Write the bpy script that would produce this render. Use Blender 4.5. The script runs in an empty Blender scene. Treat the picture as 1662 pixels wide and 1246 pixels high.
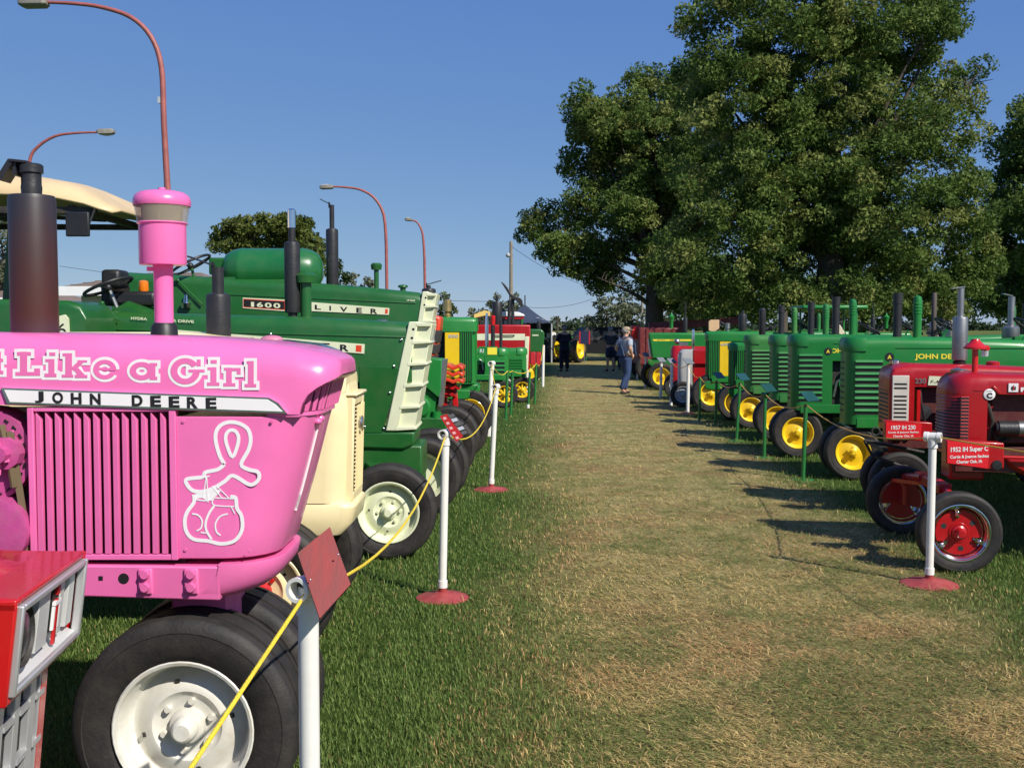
import bpy, math, random
import numpy as np
from mathutils import Vector, Matrix
random.seed(7); RNG = np.random.default_rng(11)
PI = math.pi; R = math.radians
SC = bpy.context.scene; COL = SC.collection
# ------------------------------------------------------------------ camera, sky, sun, exposure
FPX, CU, CV, HORIZ, EYE = 1700.0, 831.0, 623.0, 530.0, 1.75
PITCH = math.atan((CV-HORIZ)/FPX)
cd = bpy.data.cameras.new('camera'); cam = bpy.data.objects.new('camera', cd); COL.objects.link(cam)
cam.location = (0, 0, EYE); cam.rotation_euler = (PI/2-PITCH, 0, 0)
cd.sensor_width = 36; cd.lens = 36*FPX/1662; cd.clip_start = .05; cd.clip_end = 4000
SC.camera = cam
SUN_EL, SUN_AZ = R(41), R(136)        # azimuth measured clockwise from +Y: behind the camera's right shoulder
w = bpy.data.worlds.new('World'); SC.world = w; w.use_nodes = True
nt = w.node_tree; bg = nt.nodes['Background']; sky = nt.nodes.new('ShaderNodeTexSky')
sky.sky_type = 'NISHITA'; sky.sun_disc = False; sky.sun_elevation = SUN_EL; sky.sun_rotation = SUN_AZ
sky.altitude = 0; sky.air_density = .6; sky.dust_density = 0; sky.ozone_density = 6
sep = nt.nodes.new('ShaderNodeSeparateColor'); cmb = nt.nodes.new('ShaderNodeCombineColor'); nt.links.new(sky.outputs[0], sep.inputs[0])
for i, (e_, k_) in enumerate(((.66, .565), (.50, .565), (.17, .635))):      # phone-camera tone curve of the sky: flatter than the physical one towards the horizon
    m0 = nt.nodes.new('ShaderNodeMath'); m0.operation = 'MULTIPLY'; m0.inputs[1].default_value = .1
    m1 = nt.nodes.new('ShaderNodeMath'); m1.operation = 'POWER'; m1.inputs[1].default_value = e_
    m2 = nt.nodes.new('ShaderNodeMath'); m2.operation = 'MULTIPLY'; m2.inputs[1].default_value = k_*8.7
    nt.links.new(sep.outputs[i], m0.inputs[0]); nt.links.new(m0.outputs[0], m1.inputs[0]); nt.links.new(m1.outputs[0], m2.inputs[0]); nt.links.new(m2.outputs[0], cmb.inputs[i])
nt.links.new(cmb.outputs[0], bg.inputs[0]); bg.inputs[1].default_value = .1
sl = bpy.data.lights.new('sun', 'SUN'); sl.energy = 4.7; sl.angle = R(.53); sl.color = (1, .95, .86)
so = bpy.data.objects.new('sun', sl); COL.objects.link(so)
sd = Vector((math.sin(SUN_AZ)*math.cos(SUN_EL), math.cos(SUN_AZ)*math.cos(SUN_EL), math.sin(SUN_EL)))
so.rotation_euler = sd.to_track_quat('Z', 'Y').to_euler(); so.location = sd*50
SC.view_settings.view_transform = 'Standard'; SC.view_settings.look = 'None'
SC.view_settings.exposure = 0.26; SC.view_settings.gamma = 1; SC.view_settings.use_curve_mapping = False
# ------------------------------------------------------------------ a pixel of the photograph to a point of the world
def ray(px, py):
    u, v = (px-CU)/FPX, (py-CV)/FPX
    return Vector((u, math.cos(PITCH)-v*math.sin(PITCH), -math.sin(PITCH)-v*math.cos(PITCH)))
def at(px, py, Y):
    d = ray(px, py); return Vector((0, 0, EYE))+d*(Y/d.y)
def gnd(px, py, z=0):
    d = ray(px, py); return Vector((0, 0, EYE))+d*((z-EYE)/d.z)
# ------------------------------------------------------------------ materials
MATS = {}
def node_mat(name):
    m = bpy.data.materials.new(name); m.use_nodes = True
    return m, m.node_tree.nodes, m.node_tree.links, m.node_tree.nodes['Principled BSDF']
def mat(name, col, rough=.5, metal=0, coat=0, var=.12, scale=6, bump=0, bscale=60, dust=0, dustcol=(.25, .2, .13), spec=.5):
    if name in MATS: return MATS[name]
    m, N, L, P = node_mat(name)
    tc = N.new('ShaderNodeTexCoord'); n = N.new('ShaderNodeTexNoise'); n.inputs['Scale'].default_value = scale
    n.inputs['Detail'].default_value = 5; n.inputs['Roughness'].default_value = .6
    L.new(tc.outputs['Object'], n.inputs['Vector'])
    cr = N.new('ShaderNodeValToRGB'); cr.color_ramp.elements[0].position = .3; cr.color_ramp.elements[1].position = .7
    cr.color_ramp.elements[0].color = (*[c*(1-var) for c in col], 1)
    cr.color_ramp.elements[1].color = (*[min(1, c*(1+var*.6)) for c in col], 1)
    L.new(n.outputs[0], cr.inputs[0]); out = cr.outputs[0]
    if dust:
        n2 = N.new('ShaderNodeTexNoise'); n2.inputs['Scale'].default_value = scale*1.7; n2.inputs['Detail'].default_value = 8
        n2.inputs['Roughness'].default_value = .7
        L.new(tc.outputs['Object'], n2.inputs['Vector'])
        mr = N.new('ShaderNodeMapRange'); mr.inputs[1].default_value = .42; mr.inputs[2].default_value = .75; mr.inputs[4].default_value = dust
        L.new(n2.outputs[0], mr.inputs[0]); mx = N.new('ShaderNodeMix'); mx.data_type = 'RGBA'
        L.new(mr.outputs[0], mx.inputs[0]); L.new(out, mx.inputs[6]); mx.inputs[7].default_value = (*dustcol, 1); out = mx.outputs[2]
    L.new(out, P.inputs['Base Color'])
    r2 = N.new('ShaderNodeMapRange'); r2.inputs[3].default_value = max(.03, rough-.07); r2.inputs[4].default_value = min(1, rough+.1)
    L.new(n.outputs[0], r2.inputs[0]); L.new(r2.outputs[0], P.inputs['Roughness'])
    P.inputs['Metallic'].default_value = metal; P.inputs['Coat Weight'].default_value = coat; P.inputs['Coat Roughness'].default_value = .08
    P.inputs['Specular IOR Level'].default_value = spec
    if bump:
        n3 = N.new('ShaderNodeTexNoise'); n3.inputs['Scale'].default_value = bscale; n3.inputs['Detail'].default_value = 3
        L.new(tc.outputs['Object'], n3.inputs['Vector'])
        b = N.new('ShaderNodeBump'); b.inputs['Strength'].default_value = bump; b.inputs['Distance'].default_value = .01
        L.new(n3.outputs[0], b.inputs['Height']); L.new(b.outputs[0], P.inputs['Normal'])
    MATS[name] = m; return m
def paint(name, col, rough=.34, dust=.12, coat=.3): return mat(name, col, rough, 0, coat, .08, 3, .06, 14, dust)
PINK = paint('pink_paint', (.82, .165, .425), .3, .05); PINKD = paint('pink_paint_matt', (.74, .14, .37), .5, .12, .1)
JDG = paint('tractor_green', (.010, .195, .030), .38, .1, .12); OLG = paint('dark_tractor_green', (.012, .105, .018), .33, .1, .2)
RED = paint('tractor_red', (.40, .004, .008), .3, .05, .22); IHR = paint('bright_red', (.52, .008, .010), .26, .05, .35)
ORG = paint('orange_red', (.72, .05, .015)); YEL = paint('wheel_yellow', (.85, .56, .01), .38)
CRM = paint('cream_paint', (.87, .73, .41), .38, .05, .2); OCR = paint('pale_cream', (.72, .74, .5), .42, .06, .2)
WHT = mat('white_wheel', (.72, .70, .62), .4, 0, .2, .15, 5, .1, 14, .5, (.42, .33, .2)); WH = mat('white_print', (.82, .8, .78), .5, var=.04)
BLK = mat('black_print', (.012, .012, .012), .5); DRK = mat('dark_iron', (.018, .017, .016), .6, bump=.3, dust=.2)
SOOT = mat('muffler_black', (.02, .02, .023), .42, bump=.15, dust=.06); GREY = mat('grey_paint', (.42, .44, .45), .4, coat=.2)
SILV = mat('silver_paint', (.55, .55, .55), .38, .55, var=.06); CHR = mat('chrome', (.78, .78, .8), .12, 1, var=.05)
STEEL = mat('dull_steel', (.36, .36, .36), .42, .9, dust=.2); PVC = mat('white_plastic_pipe', (.78, .76, .70), .35, var=.05, dust=.08, scale=9)
BASE = mat('red_painted_disc', (.36, .045, .045), .55, var=.25, scale=14, dust=.25, bump=.2)
ROPE = mat('yellow_rope', (.85, .62, .04), .6, bump=.6, bscale=220); ROPE2 = mat('orange_rope', (.72, .38, .08), .6)
VINYL = mat('black_vinyl', (.015, .015, .016), .45); AMB = mat('amber_lens', (.8, .2, .01), .2)
GSTK = paint('green_post', (.015, .16, .035), .4); SIGNR = mat('red_sign', (.5, .02, .025), .4, var=.1)
YPR = mat('yellow_print', (.85, .7, .05), .5, var=.03); MESHD = mat('grille_mesh', (.05, .05, .048), .6, .3, bump=.8, bscale=150)
TAN = mat('tan_board', (.62, .42, .22), .6); LEAD = mat('lamp_head_grey', (.24, .22, .18), .6, var=.2); LAMP = mat('lamp_post_red', (.34, .10, .085), .5, var=.2)
def mk_rubber():
    m, N, L, P = node_mat('tyre_rubber'); tc = N.new('ShaderNodeTexCoord')
    n = N.new('ShaderNodeTexNoise'); n.inputs['Scale'].default_value = 7; n.inputs['Detail'].default_value = 9; n.inputs['Roughness'].default_value = .7
    L.new(tc.outputs['Object'], n.inputs[0]); c = N.new('ShaderNodeValToRGB')
    c.color_ramp.elements[0].position = .35; c.color_ramp.elements[0].color = (.014, .0135, .014, 1)
    c.color_ramp.elements[1].position = .78; c.color_ramp.elements[1].color = (.055, .046, .038, 1)
    L.new(n.outputs[0], c.inputs[0]); L.new(c.outputs[0], P.inputs['Base Color']); P.inputs['Roughness'].default_value = .62
    P.inputs['Specular IOR Level'].default_value = .35
    b = N.new('ShaderNodeBump'); b.inputs['Strength'].default_value = .25; b.inputs['Distance'].default_value = .006
    n2 = N.new('ShaderNodeTexNoise'); n2.inputs['Scale'].default_value = 90; L.new(tc.outputs['Object'], n2.inputs[0])
    L.new(n2.outputs[0], b.inputs['Height']); L.new(b.outputs[0], P.inputs['Normal']); return m
RUB = mk_rubber()
def mk_rust_muffler():      # heat-browned lower part, sooty top
    m, N, L, P = node_mat('heat_browned_muffler'); tc = N.new('ShaderNodeTexCoord'); sp = N.new('ShaderNodeSeparateXYZ')
    L.new(tc.outputs['Object'], sp.inputs[0]); n = N.new('ShaderNodeTexNoise'); n.inputs['Scale'].default_value = 9; n.inputs['Detail'].default_value = 8
    L.new(tc.outputs['Object'], n.inputs[0]); a = N.new('ShaderNodeMath'); a.operation = 'MULTIPLY_ADD'; a.inputs[1].default_value = .18
    L.new(n.outputs[0], a.inputs[0]); L.new(sp.outputs[2], a.inputs[2]); c = N.new('ShaderNodeValToRGB')
    mr = N.new('ShaderNodeMapRange'); mr.inputs[1].default_value = 1.75; mr.inputs[2].default_value = 2.3; L.new(a.outputs[0], mr.inputs[0])
    e = c.color_ramp.elements; e[0].position = 0; e[0].color = (.05, .04, .05, 1); e[1].position = 1; e[1].color = (.03, .028, .034, 1)
    k = e.new(.25); k.color = (.065, .022, .016, 1); k = e.new(.6); k.color = (.055, .024, .020, 1)
    L.new(mr.outputs[0], c.inputs[0]); L.new(c.outputs[0], P.inputs[0]); P.inputs['Roughness'].default_value = .45; return m
RUST = mk_rust_muffler()
def glass(name, col, rough=.05, alpha=.35):
    m, N, L, P = node_mat(name); P.inputs['Base Color'].default_value = (*col, 1); P.inputs['Roughness'].default_value = rough
    P.inputs['Transmission Weight'].default_value = alpha; P.inputs['IOR'].default_value = 1.4; return m
GLS = glass('smoky_glass', (.55, .5, .38), .08, 0); GLS.node_tree.nodes['Principled BSDF'].inputs['Alpha'].default_value = .32; LENS = glass('clear_lens', (.75, .78, .8), .05, .6)
# ------------------------------------------------------------------ mesh builder
class MB:
    def __init__(s): s.v = []; s.f = []; s.m = []; s.mi = 0
    def add(s, vs, fs):
        b = len(s.v); s.v += [tuple(v) for v in vs]; s.f += [tuple(b+i for i in f) for f in fs]; s.m += [s.mi]*len(fs); return s
    def slot(s, i): s.mi = i; return s
    def box(s, x0, x1, y0, y1, z0, z1, M=None):
        vs = [Vector((x, y, z)) for x in (x0, x1) for y in (y0, y1) for z in (z0, z1)]
        if M is not None: vs = [M @ v for v in vs]
        return s.add(vs, [(0, 1, 3, 2), (4, 6, 7, 5), (0, 4, 5, 1), (2, 3, 7, 6), (0, 2, 6, 4), (1, 5, 7, 3)])
    def bar(s, a, b, w, h):          # rectangular bar from a to b
        a, b = Vector(a), Vector(b); d = b-a; q = d.to_track_quat('X', 'Z').to_matrix().to_4x4(); q.translation = a
        return s.box(0, d.length, -w/2, w/2, -h/2, h/2, q)
    def prism(s, pts, axis, a0, a1):  # polygon in the plane normal to axis (pts (x,z) for 'y'; (x,y) for 'z'; (y,z) for 'x')
        def P(p, a): return {'y': (p[0], a, p[1]), 'z': (p[0], p[1], a), 'x': (a, p[0], p[1])}[axis]
        n = len(pts); vs = [P(p, a0) for p in pts]+[P(p, a1) for p in pts]
        return s.add(vs, [tuple(range(n)), tuple(range(2*n-1, n-1, -1))]+[(i, i+n, (i+1) % n+n, (i+1) % n) for i in range(n)])
    def lathe(s, prof, c=(0, 0, 0), axis='z', seg=24, M=None, full=2*PI):   # prof: (along axis, radius)
        n = len(prof); vs = []; k = seg
        for j in range(seg):
            t = full*j/seg; ca, sa = math.cos(t), math.sin(t)
            for a, r in prof:
                p = {'z': (r*ca, r*sa, a), 'y': (r*ca, a, r*sa), 'x': (a, r*ca, r*sa)}[axis]
                p = Vector(p)+Vector(c)
                if M is not None: p = M @ p
                vs.append(p)
        fs = []
        for j in range(seg):
            j2 = (j+1) % seg
            for i in range(n-1):
                if prof[i][1] < 1e-6 and prof[i+1][1] < 1e-6: continue
                fs.append((j*n+i, j*n+i+1, j2*n+i+1, j2*n+i))
        return s.add(vs, fs)
    def cyl(s, a, b, r, r2=None, seg=16):
        a, b = Vector(a), Vector(b); r2 = r if r2 is None else r2; d = b-a
        q = d.to_track_quat('Z', 'Y').to_matrix().to_4x4(); q.translation = a; l = d.length
        return s.lathe([(0, 0), (0, r), (l, r2), (l, 0)], (0, 0, 0), 'z', seg, q)
    def tube(s, pts, r, seg=8, closed=False):
        pts = [Vector(p) for p in pts]; n = len(pts); vs = []; up = Vector((0, 0, 1)); rs = r if isinstance(r, (list, tuple)) else [r]*n
        u = None
        for i, p in enumerate(pts):
            t = (pts[(i+1) % n]-pts[i-1]) if closed else (pts[min(i+1, n-1)]-pts[max(i-1, 0)])
            t.normalize()
            if u is None:
                u = t.orthogonal().normalized()
            u = (u-t*u.dot(t)).normalized(); w_ = t.cross(u)
            for k in range(seg):
                a = 2*PI*k/seg; vs.append(p+(u*math.cos(a)+w_*math.sin(a))*rs[i])
        fs = []; m = n if closed else n-1
        for i in range(m):
            for k in range(seg):
                a, b = i*seg, ((i+1) % n)*seg; fs.append((a+k, a+(k+1) % seg, b+(k+1) % seg, b+k))
        if not closed: fs += [tuple(range(seg-1, -1, -1)), tuple(range((n-1)*seg, n*seg))]
        return s.add(vs, fs)
    def torus(s, c, Rr, r, M=None, seg=28, k=8, axis='z'):
        pts = []
        for i in range(seg):
            a = 2*PI*i/seg; p = {'z': (math.cos(a), math.sin(a), 0), 'y': (math.cos(a), 0, math.sin(a))}[axis]
            p = Vector(p)*Rr
            if M is not None: p = M.to_3x3() @ p
            pts.append(p+Vector(c))
        return s.tube(pts, r, k, True)
    def loft(s, rings, caps=True, closed=True):
        n = len(rings[0]); vs = [p for r_ in rings for p in r_]; fs = []
        for i in range(len(rings)-1):
            for k in range(n if closed else n-1):
                k2 = (k+1) % n; fs.append((i*n+k, i*n+k2, (i+1)*n+k2, (i+1)*n+k))
        if caps: fs += [tuple(range(n-1, -1, -1)), tuple(range((len(rings)-1)*n, len(rings)*n))]
        return s.add(vs, fs)
    def ball(s, c, r, seg=12, sc=(1, 1, 1)):
        prof = [(-math.cos(PI*i/8)*r*sc[2], math.sin(PI*i/8)*r) for i in range(9)]
        b = len(s.v); s.lathe(prof, (0, 0, 0), 'z', seg)
        for i in range(b, len(s.v)):
            v = s.v[i]; s.v[i] = (v[0]*sc[0]+c[0], v[1]*sc[1]+c[1], v[2]+c[2])
        return s
    def mesh(s, name, mats, smooth=35):
        me = bpy.data.meshes.new(name); me.from_pydata(s.v, [], s.f)
        for m in (mats if isinstance(mats, (list, tuple)) else [mats]): me.materials.append(m)
        if len(me.materials) > 1: me.polygons.foreach_set('material_index', s.m)
        me.update()
        import bmesh as _b
        bm = _b.new(); bm.from_mesh(me); _b.ops.recalc_face_normals(bm, faces=bm.faces); bm.to_mesh(me); bm.free()
        if smooth:
            me.polygons.foreach_set('use_smooth', [True]*len(me.polygons)); me.set_sharp_from_angle(angle=R(smooth))
        return me
    def build(s, name, mats, parent=None, bev=0, smooth=35, loc=None):
        return obj(name, s.mesh(name, mats, smooth), parent, bev, loc)
def obj(name, me, parent=None, bev=0, loc=None, rot=None):
    o = bpy.data.objects.new(name, me); COL.objects.link(o)
    if parent is not None: o.parent = parent
    if loc is not None: o.location = loc
    if rot is not None: o.rotation_euler = rot
    if bev:
        b = o.modifiers.new('bevel', 'BEVEL'); b.width = bev; b.segments = 2; b.limit_method = 'ANGLE'; b.angle_limit = R(40)
        b.harden_normals = False
    return o
def tag(o, label=None, cat=None, group=None, kind=None):
    for k, v in (('label', label), ('category', cat), ('group', group), ('kind', kind)):
        if v: o[k] = v
    return o
def thing(name, loc, rz=0, label=None, cat=None, group=None):
    o = bpy.data.objects.new(name, None); COL.objects.link(o); o.empty_display_size = .2
    o.location = loc; o.rotation_euler = (0, 0, rz); return tag(o, label, cat, group)
def text(s, name, parent, cx, cz, y, h, width=None, side=-1, m=None, ext=.0015, shear=0, align='CENTER', bold=0, slope=0):
    """flat lettering on a side plane of the parent; side -1 reads left to right along +x, side +1 along -x"""
    c = bpy.data.curves.new('lettering', 'FONT'); c.body = s; c.align_x = align; c.align_y = 'CENTER'; c.size = 1; c.extrude = 0; c.shear = shear; c.offset = bold
    t = bpy.data.objects.new('lettering', c); me = bpy.data.meshes.new_from_object(t)
    bpy.data.objects.remove(t); bpy.data.curves.remove(c)
    co = np.empty(len(me.vertices)*3, dtype=np.float32); me.vertices.foreach_get('co', co); co = co.reshape(-1, 3)
    if not len(co): return None
    mn, mx = co.min(0), co.max(0); co[:, :2] -= (mn+mx)[:2]/2
    sy = h/(mx[1]-mn[1]); sx = sy if width is None else width/(mx[0]-mn[0])
    xx = co[:, 0]*sx; zz = co[:, 1]*sy + xx*slope
    out = np.zeros_like(co); out[:, 0] = xx*(-side)+cx; out[:, 1] = y+side*ext; out[:, 2] = zz+cz
    me.vertices.foreach_set('co', out.ravel()); me.materials.append(m or BLK); me.update()
    return obj(name, me, parent)
# ------------------------------------------------------------------ wheels (axis along local y; face towards -y when out=-1)
_wc = {}
def tyre_mesh(Rr, w, rr, kind):
    key = ('t', Rr, w, rr, kind)
    if key in _wc: return _wc[key]
    h = Rr-rr; b = MB()
    half = [(.34, rr), (.40, rr+.03*h), (.45, rr+.18*h), (.455, rr+.2*h), (.49, rr+.4*h), (.5, rr+.55*h), (.495, rr+.68*h), (.505, rr+.70*h), (.49, rr+.80*h), (.45, rr+.91*h), (.41, rr+.965*h)]
    if kind == 'rib':
        g = Rr-.045*h*2; q = Rr-.004
        tr = [(.40, q), (.26, Rr), (.255, g), (.17, g), (.165, Rr), (-.165, Rr), (-.17, g), (-.255, g), (-.26, Rr), (-.40, q)]
    else:
        g = Rr-.05; tr = [(.38, g), (0, g+.012), (-.38, g)]; half = [(a, min(r_, g)) for a, r_ in half]
    prof = [(a*w, r_) for a, r_ in half]+[(a*w, r_) for a, r_ in tr]+[(-a*w, r_) for a, r_ in reversed(half)]
    b.lathe(prof, axis='y', seg=56)
    if kind == 'lug':
        n = 22
        for i in range(n):
            for sgn in (-1, 1):
                t0 = 2*PI*(i+(.5 if sgn > 0 else 0))/n
                vs = []
                for yy, dt in ((.02*w, .0), (.5*w, -.20)):
                    for r_ in (g-.02 if yy < .1*w else g-.07, Rr if yy < .1*w else Rr-.03):
                        for d_ in (-.035, .035):
                            t = t0+dt+d_; vs.append((r_*math.cos(t), yy*sgn, r_*math.sin(t)))
                b.add(vs, [(0, 1, 3, 2), (4, 6, 7, 5), (0, 2, 6, 4), (1, 5, 7, 3), (2, 3, 7, 6), (0, 4, 5, 1)])
    me = b.mesh('tyre', RUB, 40); _wc[key] = me; return me
def rim_mesh(rr, w, col, style):
    key = ('r', rr, w, col.name, style)
    if key in _wc: return _wc[key]
    b = MB(); mats = [col, CHR, DRK]
    o = -1    # outer side is -y
    lip = [(.43, rr*1.0), (.46, rr*1.04), (.475, rr*1.02), (.46, rr*.975), (.36, rr*.955), (.34, rr*.93), (.16, rr*.885), (.10, rr*.84)]
    back = [(-.34, rr*.95), (-.43, rr)]
    if style == 'disc':
        pr = lip+[(.11, rr*.79), (.16, rr*.72), (.24, rr*.60), (.25, rr*.52), (.20, rr*.47), (.17, rr*.40), (.17, 0)]
        b.lathe([(o*a*w, r_) for a, r_ in pr], axis='y', seg=44)
        b.lathe([(o*a*w, r_) for a, r_ in [(.10, rr*.84)]+back+[(-.30, rr*.9), (0, rr*.8), (.0, 0)]], axis='y', seg=36)
    elif style == 'flat':
        pr = lip+[(.05, rr*.80), (.07, rr*.45), (.2, rr*.32), (.2, 0)]
        b.lathe([(o*a*w, r_) for a, r_ in pr], axis='y', seg=40)
        b.lathe([(o*a*w, r_) for a, r_ in [(.10, rr*.84)]+back+[(-.30, rr*.9), (-.05, rr*.8), (-.05, 0)]], axis='y', seg=32)
    elif style == 'spoke':
        b.lathe([(o*a*w, r_) for a, r_ in lip+[(-.1, rr*.82), (-.34, rr*.9)]+back+[(.0, rr*1.02), (.43, rr)]], axis='y', seg=36)
        b.cyl((0, -.22*w, 0), (0, .2*w, 0), rr*.26, seg=16)
        for i in range(8):
            t = 2*PI*i/8; ca, sa = math.cos(t), math.sin(t)
            b.bar((rr*.2*ca, -.05*w, rr*.2*sa), (rr*.87*ca, -.0*w, rr*.87*sa), .03, .045)
    elif style == 'clamp':     # bright demountable rim round a red five-lobed centre
        b.slot(1).lathe([(o*a*w, r_) for a, r_ in lip+[(-.1, rr*.82), (-.34, rr*.9)]+back+[(.0, rr*1.02), (.43, rr)]], axis='y', seg=44)
        pts = []
        for i in range(60):
            t = 2*PI*i/60; n_ = min(abs(((t-(PI/2+.12)-2*PI*k/3+PI) % (2*PI))-PI) for k in range(3))
            r_ = rr*.80 if n_ > .15 else rr*(.80-.36*(1-n_/.15)**.4)
            pts.append((r_*math.cos(t), r_*math.sin(t)))
        b.slot(0).prism(pts, 'y', -.14*w, .02*w)
        b.lathe([(-.14*w, rr*.36), (-.2*w, rr*.34), (-.2*w, rr*.28), (-.06*w, rr*.25), (-.06*w, 0)], axis='y', seg=24)
        for k in range(3):
            t = PI/2+.12+2*PI*k/3; ca, sa = math.cos(t), math.sin(t)
            b.slot(1).bar((rr*.62*ca, -.18*w, rr*.62*sa), (rr*.88*ca, -.26*w, rr*.88*sa), .022, .03); b.cyl((rr*.6*ca, -.1*w, rr*.6*sa), (rr*.6*ca, -.3*w, rr*.6*sa), .012, seg=6)
            b.ball((rr*.74*ca, -.26*w, rr*.74*sa), .016, 8)
            t += PI/3
            b.slot(2).cyl((rr*.57*math.cos(t), -.139*w, rr*.57*math.sin(t)), (rr*.57*math.cos(t), -.147*w, rr*.57*math.sin(t)), rr*.10, seg=12)
        b.slot(0)
    me = b.mesh('rim', mats, 40); _wc[key] = me; return me
def hub_mesh(rr, w, col, style, bolt):
    key = ('h', rr, w, col.name, style)
    if key in _wc: return _wc[key]
    b = MB()
    y0 = {'disc': .17, 'flat': .2, 'spoke': .2, 'clamp': .1}[style]*w
    q = .16 if style == 'disc' else .13
    b.lathe([(-y0+.002, rr*.27), (-y0-.02, rr*.26), (-y0-.028, rr*.19), (-y0-.075, rr*.165), (-y0-.085, rr*.12), (-y0-.085, 0)], axis='y', seg=20)
    me_b = None
    if False:
        n = 6 if style == 'disc' else 5
        for i in range(n):
            t = 2*PI*i/n+.3; r_ = rr*.375 if style == 'disc' else rr*.3
            b.cyl((r_*math.cos(t), -y0+.004, r_*math.sin(t)), (r_*math.cos(t), -y0-.022, r_*math.sin(t)), rr*.055, rr*.05, 6)
    me = b.mesh('hub', [col, DRK], 40); _wc[key] = me; return me
def slot_mesh(rr, w):
    key = ('s', rr, w)
    if key in _wc: return _wc[key]
    b = MB()
    if 1:
        for i in range(4):
            t = 2*PI*i/4+.62; M = Matrix.Translation((rr*.665*math.cos(t), -.195*w, rr*.665*math.sin(t))) @ Matrix.Rotation(-t, 4, 'Y') @ Matrix.Rotation(-.35, 4, 'Z')
            b.box(-rr*.032, rr*.032, -.006, .004, -rr*.032, rr*.032, M)
    me = b.mesh('rim_slots', DRK, 40); _wc[key] = me; return me
def bolt_mesh(rr, w, col, style, one):
    key = ('b', rr, w, col.name, style, one)
    if key in _wc: return _wc[key]
    b = MB(); y0 = {'disc': .17, 'flat': .2, 'spoke': .2}[style]*w; n = 6 if style == 'disc' else 5; r_ = rr*.375 if style == 'disc' else rr*.3
    for i in range(1 if one else n):
        t = 0 if one else 2*PI*i/n+.3
        b.cyl((r_*math.cos(t), -y0+.004, r_*math.sin(t)), (r_*math.cos(t), -y0-.022, r_*math.sin(t)), rr*.055, rr*.05, 6)
    _wc[key] = b.mesh('wheel_bolt', col); return _wc[key]
def wheel(T, x, y, Rr, w, rr, out=-1, col=None, style='disc', kind='rib', name='front_wheel', camber=0, steer=0, hub=None, spin=0, bolts=False):
    col = col or WHT
    f = obj(name, rim_mesh(rr, w, col, style), T)
    f.matrix_local = Matrix.Translation((x, y, Rr)) @ Matrix.Rotation(steer, 4, 'Z') @ Matrix.Rotation(camber, 4, 'X') @ Matrix.Rotation(0 if out < 0 else PI, 4, 'Z') @ Matrix.Rotation(spin, 4, 'Y')
    obj('tyre', tyre_mesh(Rr, w, rr, kind), f); obj('hub', hub_mesh(rr, w, hub or col, style, 0), f)
    if style == 'disc': obj('rim_slots', slot_mesh(rr, w), f)['kind'] = 'stuff'
    if bolts:
        for i in range(6): obj('wheel_bolt', bolt_mesh(rr, w, hub or col, style, True), f, rot=(0, 2*PI*i/6+.3, 0))
    elif style != 'clamp': obj('wheel_bolts', bolt_mesh(rr, w, hub or col, style, False), f)['kind'] = 'stuff'
    return f
# ------------------------------------------------------------------ shared tractor pieces
def ring(x, hw, zb, zt, r, yc=0, n=5, chin=0):     # hood cross-section with rounded shoulders
    p = [(x, yc-hw, zb), (x, yc-hw, zt-r)]
    for i in range(1, n+1):
        a = PI/2*i/n; p.append((x, yc-hw+r*(1-math.cos(a)), zt-r+r*math.sin(a)))
    for i in range(n, 0, -1):
        a = PI/2*i/n; p.append((x, yc+hw-r*(1-math.cos(a)), zt-r+r*math.sin(a)))
    p += [(x, yc+hw, zt-r), (x, yc+hw, zb)]
    return p
def plan(x0, x1, hw, z, r, n=5):      # plan outline with rounded front corners (front at x1)
    p = [(x0, -hw, z), (x1-r, -hw, z)]
    for i in range(1, n+1):
        a = PI/2*i/n; p.append((x1-r+r*math.sin(a), -hw+r*(1-math.cos(a)), z))
    for i in range(n, 0, -1):
        a = PI/2*i/n; p.append((x1-r+r*math.sin(a), hw-r*(1-math.cos(a)), z))
    return p+[(x1-r, hw, z), (x0, hw, z)]
def stack(T, x, y, z0, z1, r, pipe_r=None, pipe_z=None, m=None, name='muffler', flap=False, pm=None):
    m = m or SOOT; b = MB(); b.lathe([(z0-.06, r*.55), (z0, r*.6), (z0+.004, r*.97), (z0+.015, r), (z1-.02, r), (z1, r*.93), (z1+.012, r*.5), (z1+.012, 0)], (x, y, 0), 'z', 24)
    o = b.build(name, m, T)
    if pipe_z:
        b = MB(); b.lathe([(z1, pipe_r), (pipe_z, pipe_r), (pipe_z, pipe_r*.85), (z1+.02, pipe_r*.85)], (x, y, 0), 'z', 16); b.build('exhaust_pipe', pm or m, o)
        if flap:
            b = MB(); b.bar((x-.02, y, pipe_z+.01), (x+.10*flap, y, pipe_z+.06), .07, .008); b.box(x-.035, x-.02, y-.01, y+.01, pipe_z-.03, pipe_z+.03); b.build('rain_cap', m, o)
    return o
def steering(T, x, z, y=0, r=.21, tilt=35, m=None, col=None, base=None, sgn=1):
    m = m or VINYL; M = Matrix.Rotation(R(-tilt*sgn), 4, 'Y')
    b = MB(); b.torus((x, y, z), r, .014, M)
    ax = (M @ Vector((0, 0, 1)))
    for i in range(3):
        a = 2*PI*i/3+.5; p = M @ Vector((r*math.cos(a), r*math.sin(a), 0)); b.tube([Vector((x, y, z))-ax*.03, Vector((x, y, z))+p], .009, 6)
    b.ball((x, y, z-.01), .035)
    o = b.build('steering_wheel', m, T)
    bs = base or (Vector((x, y, z))-ax*.5)
    c = MB(); c.cyl(Vector((x, y, z))-ax*.02, bs, .016, seg=8); c.build('steering_column', col or STEEL, T); return o
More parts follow.
